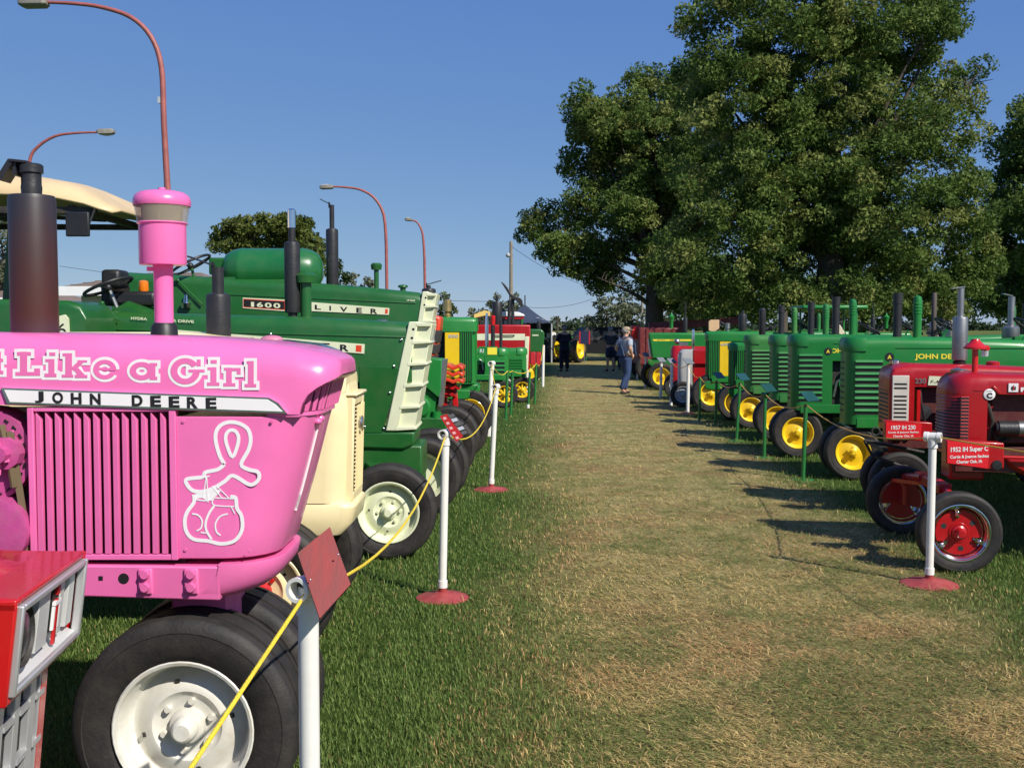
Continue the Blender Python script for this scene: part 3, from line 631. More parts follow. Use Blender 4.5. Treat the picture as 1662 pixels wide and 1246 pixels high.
# ---- red tractor in the corner
def red_corner():
    d0, d1 = 2.28, 2.80
    a = at(28, 972, d0); c = at(142, 888, d1)
    yw = R(6.2); hw_ = (d1-d0)/2; loc_ = Vector((a.x, d0, 0))-Matrix.Rotation(yw, 3, 'Z') @ Vector((.55, -hw_, 0))
    T = thing('tractor', loc_, yw, 'red tractor nose with silver grille and headlight, bottom left corner', 'tractor', GL)
    ox, oy = T.location.x, T.location.y
    hw = (d1-d0)/2
    xf = .55; zt = a.z; zc = c.z
    HWX = hw
    # hood side profile: raised centre panel, front edge leaning back at foot
    def xs(y): return xf+.010*(y+hw)/(2*hw)  # far corner a touch further out
    b = MB()
    zc = (zt+c.z)/2+.0
    def sec(x, top):
        return [(x, -hw, .86), (x, -hw, top-.012), (x, -hw+.015, top), (x, -.10, top+.004), (x, -.06, top+.03), (x, .06, top+.03), (x, .10, top+.004), (x, hw-.015, top), (x, hw, top-.012), (x, hw, .86)]
    def secf(x, top):
        return [(x, -hw, .86), (x, -hw, top-.012), (x, -hw+.015, top), (x, -.10, top), (x, -.06, top+.001), (x, .06, top+.001), (x, .10, top), (x, hw-.015, top), (x, hw, top-.012), (x, hw, .86)]
    b.loft([sec(-2.0, zt+.05), sec(xf-.30, zt+.016), sec(xf-.20, zt+.006)])
    top = [(-hw, -.012), (-hw+.015, 0), (-.10, .0), (-.06, .001), (.06, .001), (.10, .0), (hw-.015, 0), (hw, -.012)]
    r0 = [(xf-.2, y, zt+.006+(dz if abs(y) > .1 else dz+(.004 if abs(y) > .08 else .03))) for y, dz in top]; r1 = [(xf-.11, y, zt+.002+dz) for y, dz in top]; r2 = [(xf-.004, y, zt-.002+dz) for y, dz in top]
    for q0, q1 in ((r0, r1), (r1, r2)): b.loft([q0+[(x, y, z-.012) for x, y, z in reversed(q0)], q1+[(x, y, z-.012) for x, y, z in reversed(q1)]])
    b.build('hood', IHR, T)
    # bezel: silver frame leaning back towards the foot
    zb = at(12, 1128, d0).z; lean = (at(28, 972, d0).x-at(12, 1128, d0).x)
    def fp(y, z, o=0): return (xf+o-lean*(zt-z)/(zt-zb), y, z)
    H = MB()
    def frame(b, y0, y1, z0, z1, t, o0, o1):
        for (ya, yb, za, zb_) in ((y0, y0+t, z0, z1), (y1-t, y1, z0, z1), (y0+t, y1-t, z0, z0+t), (y0+t, y1-t, z1-t, z1)):
            vs = [fp(y, z, o) for o in (o0, o1) for y in (ya, yb) for z in (za, zb_)]
            b.add(vs, [(0, 1, 3, 2), (4, 6, 7, 5), (0, 4, 5, 1), (2, 3, 7, 6), (0, 2, 6, 4), (1, 5, 7, 3)])
    b = MB(); frame(b, -hw, hw, zb-.03, zt-.002, .016, -.14, .0); b.build('hood_rim', IHR, T, .005)
    b = MB(); frame(b, -hw+.016, hw-.016, zb-.012, zt-.020, .016, -.012, .012); bz = b.build('bezel', SILV, T, .004)
    b = MB()
    for y0, y1 in ((-hw+.205, -hw+.29), (-hw+.365, -hw+.40), (hw-.085, hw-.034)):
        vs = [fp(y, z, o) for o in (-.11, -.012) for y in ((y0, y1) if o < -.05 else (y0+.0, y1-.004)) for z in (zb+.03, zt-.036)]
        b.add(vs, [(0, 1, 3, 2), (4, 6, 7, 5), (0, 4, 5, 1), (2, 3, 7, 6), (0, 2, 6, 4), (1, 5, 7, 3)])
    vs = [fp(-hw+.032, zb+.004, 0), fp(hw-.032, zb+.004, 0), fp(hw-.032, zb+.05, -.10), fp(-hw+.032, zb+.05, -.10)]; b.add(vs, [(0, 1, 2, 3)])
    b.build('bezel_divider', mat('satin_silver', (.62, .62, .6), .4, .25, var=.05), bz, .002)
    b = MB(); vs = [fp(y, z, -.115) for y in (-hw+.02, hw-.02) for z in (zb, zt-.02)]; b.add(vs, [(0, 1, 3, 2)]); b.build('bezel_back', DRK, T)
    M = Matrix.Translation(fp(-hw+.105, (zt+zb)/2+.0, -.045))
    b = MB(); b.lathe([(0, .075), (.02, .08), (.035, .075), (.022, .07)], (0, 0, 0), 'x', 28, M); hl = b.build('headlight', DRK, T)
    b = MB(); b.lathe([(.018, .072), (.034, .05), (.04, .0)], (0, 0, 0), 'x', 28, M); b.build('lens', mat('dark_lens', (.03, .03, .035), .25), hl)
    # emblem: upright black plate with raised stacked letters in red and white
    b = MB(); vs = [fp(y, z, o) for o in (-.06, -.012) for y in (-hw+.300, -hw+.352) for z in (zb+.055, zt-.065)]
    b.add(vs, [(0, 1, 3, 2), (4, 6, 7, 5), (0, 4, 5, 1), (2, 3, 7, 6), (0, 2, 6, 4), (1, 5, 7, 3)]); em = b.build('emblem', BLK, T)
    zc_ = (zb+zt)/2; yc = -hw+.326
    def pl(b, y0, y1, z0, z1, o): vs = [fp(y, z, oo) for oo in (-.012, o) for y in (y0, y1) for z in (z0, z1)]; b.add(vs, [(0, 1, 3, 2), (4, 6, 7, 5), (0, 4, 5, 1), (2, 3, 7, 6), (0, 2, 6, 4), (1, 5, 7, 3)])
    b = MB(); pl(b, yc-.006, yc+.006, zc_-.09, zc_+.025, -.004); pl(b, yc-.009, yc+.009, zc_+.037, zc_+.058, -.004); b.build('emblem_stroke', IHR, em)
    b = MB()
    for s in (-1, 1): pl(b, yc+s*.018-.004, yc+s*.018+.004, zc_-.05, zc_+.01, -.005)
    pl(b, yc-.022, yc+.022, zc_+.012, zc_+.022, -.003); b.build('emblem_bar', WH, em)
    # lower grille, set back, with mesh windows
    zl = zb-.03; xl = fp(0, zl)[0]-.055
    def lp(y, z, o=0): return (xl+o-.10*(zl-z), y, z)
    for y0, y1 in ((-hw+.0, -hw+.03), (hw-.095, hw-.045)):
        b = MB(); vs = [lp(y, z, o) for o in (-.2, .0) for y in (y0, y1) for z in (.45, zl)]; b.add(vs, [(0, 1, 3, 2), (4, 6, 7, 5), (0, 4, 5, 1), (2, 3, 7, 6), (0, 2, 6, 4), (1, 5, 7, 3)]); b.build('grille_surround', IHR, T, .003)
    b = MB()
    ys = [-hw+.03, -hw+.06, -hw+.125, -hw+.17, -hw+.235, -hw+.28, -hw+.345, hw-.125, hw-.075]
    def lb(b, y0, y1, z0, z1, o0, o1): vs = [lp(y, z, o) for o in (o0, o1) for y in (y0, y1) for z in (z0, z1)]; b.add(vs, [(0, 1, 3, 2), (4, 6, 7, 5), (0, 4, 5, 1), (2, 3, 7, 6), (0, 2, 6, 4), (1, 5, 7, 3)])
    for i in range(0, 8, 2): lb(b, ys[i], ys[i+1]-.008, .45, zl, -.02, .0)
    lb(b, ys[7]+.02, ys[8]-.02, .45, zl, -.02, 0)
    g = b.build('lower_grille', SILV, T, .002)
    for k, z in enumerate((zl-.115, zl-.24, zl-.36, zl-.48)):
        for i in range(1, 8, 2):
            q = MB(); lb(q, ys[i]-.008, ys[i+1], z, z+.014, -.018, .004); q.build('grille_crossbar', SILV, g)
    b = MB(); lb(b, -hw+.02, hw-.07, .45, zl, -.04, -.0205); b.build('grille_mesh', MESHD, T)
    b = MB(); b.box(-2, xl-.2, -hw+.03, hw-.03, .62, .88); b.build('engine_block', DRK, T)
    b = MB(); b.box(-2.3, xl-.25, -.16, .16, .5, .7); b.build('side_rail', IHR, T)
    MB().cyl((-.1, -.4, .40), (-.1, .4, .40), .045).build('front_axle', DRK, T); MB().cyl((-.1, 0, .4), (-.1, 0, .62), .07).build('pedestal', DRK, T)
    for s in (-1, 1): wheel(T, -.35, s*.2, .36, .2, .21, s, WHT, 'disc')
    rear_end(T, -2.1, .62, .34, .5, WHT, RED)
    steering(T, -1.5, 1.5, r=.18)
red_corner()
# ---- cream tractor
def cream_tractor():
    T = thing('tractor', (-1.33, 5.88, 0), 0, 'cream tractor with yellow-cream grille and red wheel hubs behind the pink one', 'tractor', GL)
    NY = 5.62; F = Frame(T, NY, 5.88, 1); X = lambda px, Y=None: F(px, 700, Y)[0]; Z = lambda py, Y=None: F(540, py, Y)[1]
    hw = .26
    top = Z(610)+.0
    rings = []
    secs = [plan(X(455), X(538)+.07, hw, Z(818), .12), plan(X(455), X(541)+.07, hw, Z(750), .12), plan(X(455), X(544)+.07, hw, Z(680), .12), plan(X(455), X(545)+.06, hw, Z(630), .12), plan(X(455), X(540)+.05, hw-.01, Z(614), .12)]
    MB().loft(secs).build('nose_shell', CRM, T, .004)
    # grille door standing proud, with woven screen
    xg = X(545)+.062
    b = MB(); zt, zb = Z(640, 5.88), Z(805, 5.88)
    def fx(z): return xg+.015*(z-zb)/(zt-zb)
    w_ = .19
    for (y0, y1, z0, z1) in ((-w_, -w_+.025, zb, zt), (w_-.055, w_, zb, zt), (-w_+.025, w_-.055, zb, zb+.05), (-w_+.025, w_-.055, zt-.05, zt)):
        vs = [(fx(z)+o, y, z) for o in (-.09, .015) for y in (y0, y1) for z in (z0, z1)]
        b.add(vs, [(0, 1, 3, 2), (4, 6, 7, 5), (0, 4, 5, 1), (2, 3, 7, 6), (0, 2, 6, 4), (1, 5, 7, 3)])
    b.build('grille_frame', CRM, T, .010)
    b = MB(); b.add([(fx(z)+.005, y, z) for y in (-w_+.05, w_-.05) for z in (zb+.04, zt-.04)], [(0, 1, 3, 2)]); b.build('grille_backing', MESHD, T)
    b = MB()
    for i in range(22): z = zb+.06+(zt-zb-.12)*i/21; b.box(fx(z)+.012, fx(z)+.02, -w_+.05, w_-.05, z-.004, z+.004)
    for i in range(9): y = -w_+.06+(2*w_-.12)*i/8; b.bar((fx(zb)+.022, y, zb+.05), (fx(zt)+.022, y, zt-.05), .006, .004)
    g = b.build('grille_screen', CRM, T); g['kind'] = 'stuff'
    b = MB(); b.lathe([(0, .045), (.015, .045), (.02, .038), (.02, 0)], (fx(Z(690))+.022, -.03, Z(688, 5.8)), 'x', 20); b.build('badge', CHR, T)
    b = MB(); b.box(X(535), fx(zt)+.03, -w_-.01, w_+.01, zt-.0, zt+.02); b.build('grille_cap', CRM, T, .012)
    # bottom casting
    secs = [plan(X(455), X(530)+.06, .235, Z(872), .05, 3), plan(X(455), X(542)+.09, .26, Z(850), .07, 3), plan(X(455), X(547)+.09, .26, Z(822), .07, 3), plan(X(455), X(540)+.08, .25, Z(816), .07, 3)]
    MB().loft(secs).build('front_casting', CRM, T, .01)
    # hood
    rings = [ring(X(-150), hw, 1.28, 1.72, .1), ring(X(300), hw, 1.28, 1.72, .1), ring(X(430), hw, 1.28, Z(556), .1), ring(X(500), hw-.01, 1.3, Z(566), .09), ring(X(545), hw-.02, 1.36, Z(590), .08), ring(X(560), hw-.05, 1.40, Z(608), .05)]
    MB().loft(rings).build('hood', CRM, T)
    b = MB(); b.loft([[(X(440), -.17, Z(556)+.012), (X(440), .17, Z(556)+.012), (X(440), .17, Z(556)-.02), (X(440), -.17, Z(556)-.02)], [(X(500), -.17, Z(563)+.014), (X(500), .17, Z(563)+.014), (X(500), .17, Z(563)-.02), (X(500), -.17, Z(563)-.02)], [(X(536), -.15, Z(575)+.01), (X(536), .15, Z(575)+.01), (X(536), .15, Z(575)-.03), (X(536), -.15, Z(575)-.03)]])
    b.build('hood_top_panel', mat('sky_reflection_blue', (.10, .16, .30), .12, .6), T)  # blue base colour stands in for sky reflected in the glossy hood top
    MB().ball((X(425), 0, Z(552)), .05, 12, (1.3, 1, .5)).build('filler_cap', PINK if False else mat('pinkish_cap', (.6, .2, .3), .4), T)
    b = MB(); b.box(X(-150), X(500), -.18, .18, .8, 1.3); b.build('engine_block', DRK, T)
    b = MB(); b.box(X(-150), X(490), -.22, .22, .62, .8); b.build('side_rail', CRM, T)
    p = at(355, 545, 5.88)
    stack(T, p.x-T.location.x, 0, at(355, 550, 5.88).z-.08, at(355, 478, 5.88).z, .067, .033, at(355, 434, 5.88).z, SOOT, flap=-1.6)
    # wide front axle
    for s in (-1, 1):
        y = s*.50; x = (-1.30 if s < 0 else -1.31)-T.location.x
        wheel(T, x, y, .385, .23, .235, s, CRM, 'disc', hub=IHR, name='front_wheel', bolts=s < 0)
        b = MB(); b.bar((x-.02, y*.9, .4), (x, y*.5, .55), .07, .07); b.cyl((x, y*.72, .36), (x, y*.72, .62), .035); b.build('axle_arm', CRM, T)
    b = MB(); b.bar((.02, -.3, .57), (.02, .3, .57), .12, .12); b.build('axle_beam', CRM, T)
    rear_end(T, -2.6, .80, .40, .8, CRM, CRM); steering(T, -1.75, 1.95)
cream_tractor()
# ---- the two dark green tractors with slanted cream grilles
def oliver(depth, tx, cfg):
    T = thing('tractor', (tx, depth, 0), 0, cfg['label'], 'tractor', GL)
    hw = .27; NY = depth-hw; F = Frame(T, NY, depth, 1)
    P = lambda px, py, o=0: F(px, py, NY-o)
    yn = -hw
    X = lambda px: F(px, 600)[0]; Z = lambda py: F(600, py)[1]
    c = cfg
    rings = [ring(F(px, t)[0], hw-(0 if i < len(c['top'])-1 else .01), F(px, bt)[1], F(px, t)[1], .10) for i, (px, t, bt) in enumerate(c['top'])]
    MB().loft(rings).build('hood', OLG, T)
    # swage lines along hood side: raised moulding
    b = MB(); (pa, pb) = c['mould']
    for o in (0,):
        a, e = P(*pa), P(*pb); b.bar((a[0], yn-.001, a[1]), (e[0], yn-.001, e[1]), .014, .012)
    b.build('moulding', OLG, T, .004)
    # side panel
    b = MB(); b.prism([P(*q) for q in c['panel']], 'y', yn-.004, yn+.012); sp = b.build('side_panel', OLG, T, .003)
    for q in c['screws']:
        s_ = P(*q); MB().ball((s_[0], yn-.008, s_[1]), .012, 8).build('screw', CHR, sp)
    b = MB(); b.box(X(c['eng'][0]), X(c['eng'][1]), -.22, .22, c['ez'], Z(c['top'][1][2])+.04); b.build('engine_block', DRK, T)
    # grille: cream, stepped ribs
    (t0, t1, b0, b1) = c['grille']     # top-back, top-front, bottom-back, bottom-front pixels
    A, B_, C_, D_ = P(*t0), P(*t1), P(*b0), P(*b1)
    Am, Cm = (A[0]+(B_[0]-A[0])*.42, A[1]), (C_[0]+(D_[0]-C_[0])*.42, C_[1])
    b = MB(); b.prism([A, Am, Cm, C_], 'y', yn-.012, hw+.012); g = b.build('grille_shell', OCR, T, .008)
    b = MB(); b.prism([(Am[0]-.01, Am[1]-.004), (B_[0]+.006, B_[1]-.01), (D_[0]+.004, D_[1]+.004), (Cm[0]-.01, Cm[1]+.004)], 'y', yn+.02, hw-.02); b.build('grille_insert', OCR, g, .004)
    n = c['steps']
    for i in range(n+1):
        t_ = i/n; top_ = i == 0
        fx_ = B_[0]+(D_[0]-B_[0])*t_; fz_ = B_[1]+(D_[1]-B_[1])*t_; mx_ = Am[0]+(Cm[0]-Am[0])*t_
        ex = .004 if top_ else .022
        q = MB(); q.prism([(mx_-.02, fz_+.030 if not top_ else fz_-.03), (fx_+ex-.01, fz_+.034 if not top_ else fz_-.03), (fx_+ex, fz_+.012 if not top_ else fz_-.0), (mx_-.02, fz_-.0)], 'y', yn-.014, hw+.014)
        q.build('grille_rib', OCR, g, .005)
        if not top_ and i < n+1:
            um = ((i-.5)/n); ux = B_[0]+(D_[0]-B_[0])*um
            q = MB(); q.prism([(ux-.03+(D_[0]-B_[0])/n*-.35, B_[1]+(D_[1]-B_[1])*(um-.3/n)), (ux+.0+(D_[0]-B_[0])/n*-.35, B_[1]+(D_[1]-B_[1])*(um-.3/n)), (ux+(D_[0]-B_[0])/n*.3, B_[1]+(D_[1]-B_[1])*(um+.3/n)), (ux-.03+(D_[0]-B_[0])/n*.3, B_[1]+(D_[1]-B_[1])*(um+.3/n))], 'y', yn+.004, hw-.004); 
    for i in range(2):
        t_ = .07+.08*i; s_ = (A[0]+(D_[0]-B_[0])*t_+.045, A[1]+(D_[1]-B_[1])*t_)
        MB().cyl((s_[0], yn-.0115, s_[1]), (s_[0], yn-.0135, s_[1]), .011, seg=10).build('bolt_hole', BLK, g)
    b = MB(); b.box(B_[0]-.012, B_[0]+.006, -.02, .02, B_[1]-.17, B_[1]-.05); b.build('badge', CHR, g)
    # lower box under the grille
    b = MB(); b.prism([P(*q) for q in c['low']], 'y', yn-.004, hw+.004); b.build('lower_nose', OLG, T, .02)
    # name strip
    for (q, kind) in c['strips']:
        pts = [P(*p_, .01) for p_ in q]
        b = MB(); b.prism(pts, 'y', yn-.009, yn+.004); st = b.build('name_strip', OCR, T)
        cxx = sum(p_[0] for p_ in pts)/4; czz = sum(p_[1] for p_ in pts)/4
        def inset(f0, f1, g0, g1):
            def lerp(u, v): tx_ = [pts[0][k]+(pts[1][k]-pts[0][k])*u for k in (0, 1)]; bx_ = [pts[3][k]+(pts[2][k]-pts[3][k])*u for k in (0, 1)]; return tuple(tx_[k]+(bx_[k]-tx_[k])*v for k in (0, 1))
            return [lerp(f0, g0), lerp(f1, g0), lerp(f1, g1), lerp(f0, g1)]
        if kind == 'name':
            b = MB(); b.prism(inset(.955, .985, .16, .84), 'y', yn-.0105, yn-.0091); b.build('red_flash', ORG, st)
        else:
            b = MB(); b.prism(inset(.012, .988, .09, .91), 'y', yn-.0105, yn-.0091); b.build('red_border', ORG, st)
            b = MB(); b.prism(inset(.025, .975, .16, .84), 'y', yn-.012, yn-.0106); b.build('black_field', BLK, st)
    for (ch, px, py, h, w_, m_) in c['letters']:
        s_ = P(px, py, .01); s0 = at(px-w_/2, py, NY-.01).x; s1 = at(px+w_/2, py, NY-.01).x; k = (s1-s0)/w_
        text(ch, 'letter', T, s_[0], s_[1], yn-(.0105 if m_ is not OCR else .0125), h*k, w_*k, -1, m_, .001, bold=.03, slope=-.05)
    return T, F, P, X, Z
O1 = dict(label='dark green tractor with slanted cream grille and canopy, nearer of the two', ez=.95, eng=(-100, 600),
    top=[(-160, 500, 620), (150, 503, 620), (300, 509, 620), (500, 514, 620), (660, 523, 620), (668, 526, 620)],
    mould=((-100, 527), (658, 547)), panel=[(583, 594), (652, 597), (620, 702), (585, 702)],
    screws=[(592, 692), (623, 695), (633, 637), (640, 594), (440, 542), (652, 551)],
    grille=((664, 522), (700, 524), (626, 699), (672, 699)), steps=5, low=[(585, 701), (674, 700), (672, 722), (655, 730), (585, 728)],
    strips=[([(283, 535), (592, 558.5), (591, 574), (283, 549)], 'name')],
    letters=[('O', 408, 552.5, 10, 16, BLK), ('L', 440, 555, 10, 13, BLK), ('I', 468, 557, 10, 3, BLK), ('V', 497, 559.5, 10.5, 17, BLK), ('E', 529, 562, 10.5, 13, BLK), ('R', 559, 564.5, 10.5, 14, BLK), ('POWER DRIVE', 284, 520.5, 4.5, 62, OCR), ('HYDRA', 226, 517, 4.5, 26, OCR)])
T1, F1, P1, X1, Z1 = oliver(8.8, -1.42, O1)
def finish_o1(T, F):
    tx = T.location.x
    for s, cx in ((-1, 632), (1, 686)):
        dpt = 8.8+s*.93; x = at(cx, 800, dpt).x-tx
        wheel(T, x, s*.93, .36, .21, .225, s, OCR, 'disc', steer=-.02*s, spin=.7, bolts=s < 0)
        b = MB(); b.bar((0+x*.5, s*.2, .60), (x, s*.78, .52), .10, .09); b.cyl((x, s*.78, .33), (x, s*.78, .62), .045); b.build('axle_arm', OLG, T, .01)
    b = MB(); b.box(x-.5, x+.1, -.25, .25, .5, .78); b.build('axle_beam', OLG, T, .02)
    sx = at(475, 500, 8.8).x-tx
    stack(T, sx, 0, at(475, 508, 8.8).z, at(475, 394, 8.8).z, .066, .03, at(475, 366, 8.8).z, SOOT)
    b = MB(); z0, z1 = at(475, 366, 8.8).z, at(475, 339, 8.8).z; b.lathe([(z0-.02, .034), (z1-.01, .034), (z1, .02), (z1, 0)], (sx, 0, 0), 'z', 16); b.build('chrome_pipe', CHR, T)
    px = at(497, 500, 8.8).x-tx; zz = lambda py: at(497, py, 8.8).z
    b = MB(); b.lathe([(zz(514)-.03, .045), (zz(458), .045), (zz(459), .085), (zz(447), .09), (zz(446), .08), (zz(441), .05), (zz(441), 0)], (px, 0, 0), 'z', 24); b.build('precleaner', OLG, T)
    cx = at(620, 513, 8.8).x-tx; b = MB(); b.lathe([(1.78, .05), (1.80, .05), (1.81, .03), (1.81, 0)], (cx, 0, 0), 'z', 16); b.build('radiator_cap', STEEL, T)
    # operator station
    sx = at(168, 464, 8.6).x-tx; sz = at(168, 464, 8.6).z
    steering(T, sx, sz, -.1, .2, 22, VINYL, STEEL, base=(sx+.17, -.1, sz-.42))
    q = at(180, 455, 8.7); b = MB(); b.box(q.x-tx-.08, q.x-tx+.08, -.12, .12, q.z-.06, q.z+.09); b.build('instrument_pod', VINYL, T, .03)
    b = MB(); ped = at(205, 500, 8.6); b.loft([ring(ped.x-tx-.18, .16, 1.6, ped.z-.03, .06), ring(ped.x-tx-.02, .18, 1.6, ped.z+.06, .08), ring(ped.x-tx+.25, .24, 1.6, 1.86, .09)]); b.build('cowl', OLG, T)
    for (a, e) in (((165, 492), (187, 512)), ((166, 492), (192, 520))):
        pa, pe = at(*a, 8.5), at(*e, 8.5); b = MB(); b.tube([(pa.x-tx, -.3, pa.z), (pe.x-tx, -.3, pe.z)], .008); b.ball((pa.x-tx, -.3, pa.z), .018); b.build('control_lever', OLG, T)
    q = at(245, 478, 9.0); b = MB(); b.box(q.x-tx-.30, q.x-tx+.12, -.05, .45, q.z-.1, q.z+.02); b.box(q.x-tx-.34, q.x-tx-.26, -.05, .45, q.z-.1, q.z+.1); b.build('seat', VINYL, T, .03)
    q = at(213, 462, 9.0); b = MB(); b.lathe([(0, .0), (0, .035), (.03, .045), (.1, .04), (.11, .02), (.11, 0)], (q.x-tx, .5, q.z-.06), 'z', 16); b.build('warning_lamp', AMB, T)
    # fenders and platform
    fa = at(-60, 487, 8.1)
    b = MB(); rr = []
    for px, zt in ((-420, 480), (-60, 486), (60, 487), (130, 489), (150, 495), (160, 512)):
        p = at(px, zt, 8.15); rr.append(ring(p.x-tx, .3, p.z-.45, p.z, .05, -.60))
    b.loft(rr); fd = b.build('fender', OLG, T)
    p = at(96, 530, 7.82); b = MB(); b.prism([(p.x-tx-.06, p.z-.12), (p.x-tx+.05, p.z-.12), (p.x-tx+.045, p.z+.06), (p.x-tx+.02, p.z+.09), (p.x-tx-.02, p.z+.08)], 'y', -.93, -.905); b.build('fender_decal', OCR, T)
    text('6', 'letter', T, p.x-tx, p.z-.02, -.932, .09, .06, -1, BLK, .001)
    rear_end(T, -3.4, .82, .4, .75, OCR, OLG, fender=False, seat=False)
    # canopy on its posts
    b = MB(); x1 = at(212, 352, 8.4).x-tx; zc = at(100, 345, 8.4).z; yy = (-.75, .75)
    prof = [(x1, 0), (x1-.10, .06), (x1-.22, .15), (x1-.42, .24), (x1-.75, .30), (x1-1.3, .33), (x1-1.9, .29), (x1-2.2, .1), (x1-2.3, 0)]
    vs, fs = [], []
    for j in range(9):
        v = -1+2*j/8; k = 1-.55*abs(v)**4
        for (xx, h) in prof: vs.append((xx, .78*v, zc+h*k-(.03 if abs(v) == 1 else 0)))
    n = len(prof)
    for j in range(8):
        for i in range(n-1): fs.append((j*n+i, j*n+i+1, (j+1)*n+i+1, (j+1)*n+i))
    b.add(vs, fs); cn = b.build('canopy', mat('cream_fibreglass', (.70, .52, .28), .45, var=.15, scale=2), T)
    m = cn.modifiers.new('thick', 'SOLIDIFY'); m.thickness = .02
    b = MB()
    for s in (-.7, .7): b.bar((x1-.15, s, zc-.015), (x1-2.2, s, zc-.005), .04, .05)
    for xx in (x1-.35, x1-1.2, x1-2.0): b.bar((xx, -.7, zc), (xx, .7, zc), .05, .05)
    b.bar((x1-.35, .0, zc-.02), (x1-1.5, -.7, zc-.02), .03, .03); b.build('canopy_frame', DRK, T)
    for s in (-.45, .45): MB().bar((-3.1, s, 1.1), (-2.95, s, zc), .07, .07).build('canopy_post', OLG, T)
    m0 = at(118, 362, 7.7); b = MB(); b.bar((m0.x-tx+.03, -.75, zc), (m0.x-tx+.04, -1.0, zc-.24), .018, .018); b.box(m0.x-tx-.09, m0.x-tx+.085, -1.02, -.99, m0.z-.09, m0.z+.09); b.build('mirror', VINYL, T, .03)
finish_o1(T1, F1)
O2 = dict(label='dark green tractor carrying a rounded green fuel tank, farther of the two cream-grilled', ez=.95, eng=(250, 660),
    top=[(180, 440, 560), (325, 448, 560), (480, 456, 560), (600, 466, 560), (678, 474, 560), (686, 477, 560)],
    mould=((370, 478), (675, 492)), panel=[(596, 540), (660, 544), (640, 640), (598, 640)], screws=[(600, 630), (650, 560)],
    grille=((686, 473), (708, 476), (662, 622), (682, 622)), steps=6, low=[(610, 622), (684, 622), (682, 640), (670, 648), (610, 646)],
    strips=[([(394, 483), (463, 486.5), (463, 505), (394, 500)], 'num'), ([(489, 489), (632, 500), (631, 511), (489, 504)], 'name')],
    letters=[('1', 410, 494, 8, 5, OCR), ('6', 422, 494.5, 8, 10, OCR), ('0', 435.5, 495.3, 8, 11, OCR), ('0', 449.5, 496, 8, 11, OCR), ('O', 497, 496.5, 7.5, 12, BLK), ('L', 516, 498.5, 7.5, 10, BLK), ('I', 536, 500, 7.5, 2.5, BLK), ('V', 558, 502, 8, 12, BLK), ('E', 583, 503.5, 8, 9, BLK), ('R', 607, 505, 8, 11, BLK), ('LP-GAS', 667, 487.5, 3, 13, OCR)])
T2, F2, P2, X2, Z2 = oliver(11.2, -1.55, O2)
def finish_o2(T):
    tx = T.location.x; D = 11.2
    for s, cx in ((-1, 700), (1, 722)):
        dpt = D+s*.9; x = at(cx, 760, dpt).x-tx
        wheel(T, x, s*.8, .37, .21, .225, s, OCR, 'disc'); b = MB(); b.bar((x*.5, s*.2, .60), (x, s*.66, .52), .10, .09); b.cyl((x, s*.66, .33), (x, s*.66, .62), .045); b.build('axle_arm', OLG, T, .01)
    b = MB(); b.box(x-.4, x+.1, -.25, .25, .5, .8); b.build('axle_beam', OLG, T, .02)
    # fuel tank: lying cylinder with domed ends
    a, e = at(362, 440, D), at(524, 440, D); x0, x1 = a.x-tx, e.x-tx; zc = (at(440, 403, D).z+at(440, 475, D).z)/2; r = (at(440, 403, D).z-at(440, 475, D).z)/2
    prof = [(x0, 0), (x0+.01, r*.45), (x0+.05, r*.75), (x0+.12, r*.93), (x0+.2, r), (x0+.21, r*1.012), (x0+.225, r), (x1-.225, r), (x1-.21, r*1.012), (x1-.2, r), (x1-.12, r*.93), (x1-.05, r*.75), (x1-.01, r*.45), (x1, 0)]
    MB().lathe(prof, (0, 0, zc), 'x', 40).build('fuel_tank', OLG if False else paint('tank_green', (.01, .13, .03), .3), T)
    b = MB(); b.box(x0-.12, x0+.1, -.12, .12, zc-.05, zc+.13); b.box(x0-.3, x1-.1, -.22, .22, 1.7, zc-.1); b.build('tank_cradle', OLG, T, .02)
    p = at(537, 460, D); sx = p.x-tx
    stack(T, sx, .1, at(537, 462, D).z, at(537, 371, D).z, .066, .026, at(537, 331, D).z, SOOT, flap=-1.2)
    for px, zt, r0, r1 in ((611, 427, .026, .045), ):
        q = at(px, 470, D).x-tx; z1 = at(px, zt, D).z; b = MB(); b.lathe([(2.0, r0), (z1-.07, r0), (z1-.07, r1*1.2), (z1-.02, r1*1.35), (z1, r1), (z1, 0)], (q, 0, 0), 'z', 20); b.build('intake_cap', OLG, T)
    q = at(654, 466, D); b = MB(); b.lathe([(q.z-.06, .03), (q.z-.01, .03), (q.z, .055), (q.z+.02, .05), (q.z+.03, 0)], (q.x-tx, 0, 0), 'z', 16); b.build('radiator_cap', OLG, T)
    q = at(309, 430, D-.2); steering(T, q.x-tx, q.z, -.2, .22, -28, VINYL, paint('x', (1, 1, 1)) if False else OLG, base=(q.x-tx+.12, -.2, q.z-.5), sgn=-1)
    b = MB(); q = at(330, 470, D); b.loft([ring(q.x-tx-.1, .2, 1.7, 2.0, .08), ring(q.x-tx+.15, .24, 1.7, 2.25, .09), ring(q.x-tx+.4, .24, 1.7, 2.3, .09)]); b.build('cowl', OLG, T)
    q = at(302, 492, D-.3); b = MB(); b.lathe([(0, 0), (0, .05), (.05, .055), (.06, .03), (.13, .02), (.15, 0)], (q.x-tx, -.3, q.z-.05), 'z', 14); b.build('gear_lever', CHR, T)
    q = at(312, 455, D-.3); b = MB(); b.tube([(q.x-tx-.15, -.3, q.z), (q.x-tx+.1, -.3, q.z-.25)], .01); b.ball((q.x-tx-.15, -.3, q.z), .02); b.build('control_lever', OLG, T)
    rear_end(T, -3.1, .85, .4, .75, OCR, OLG)
finish_o2(T2)
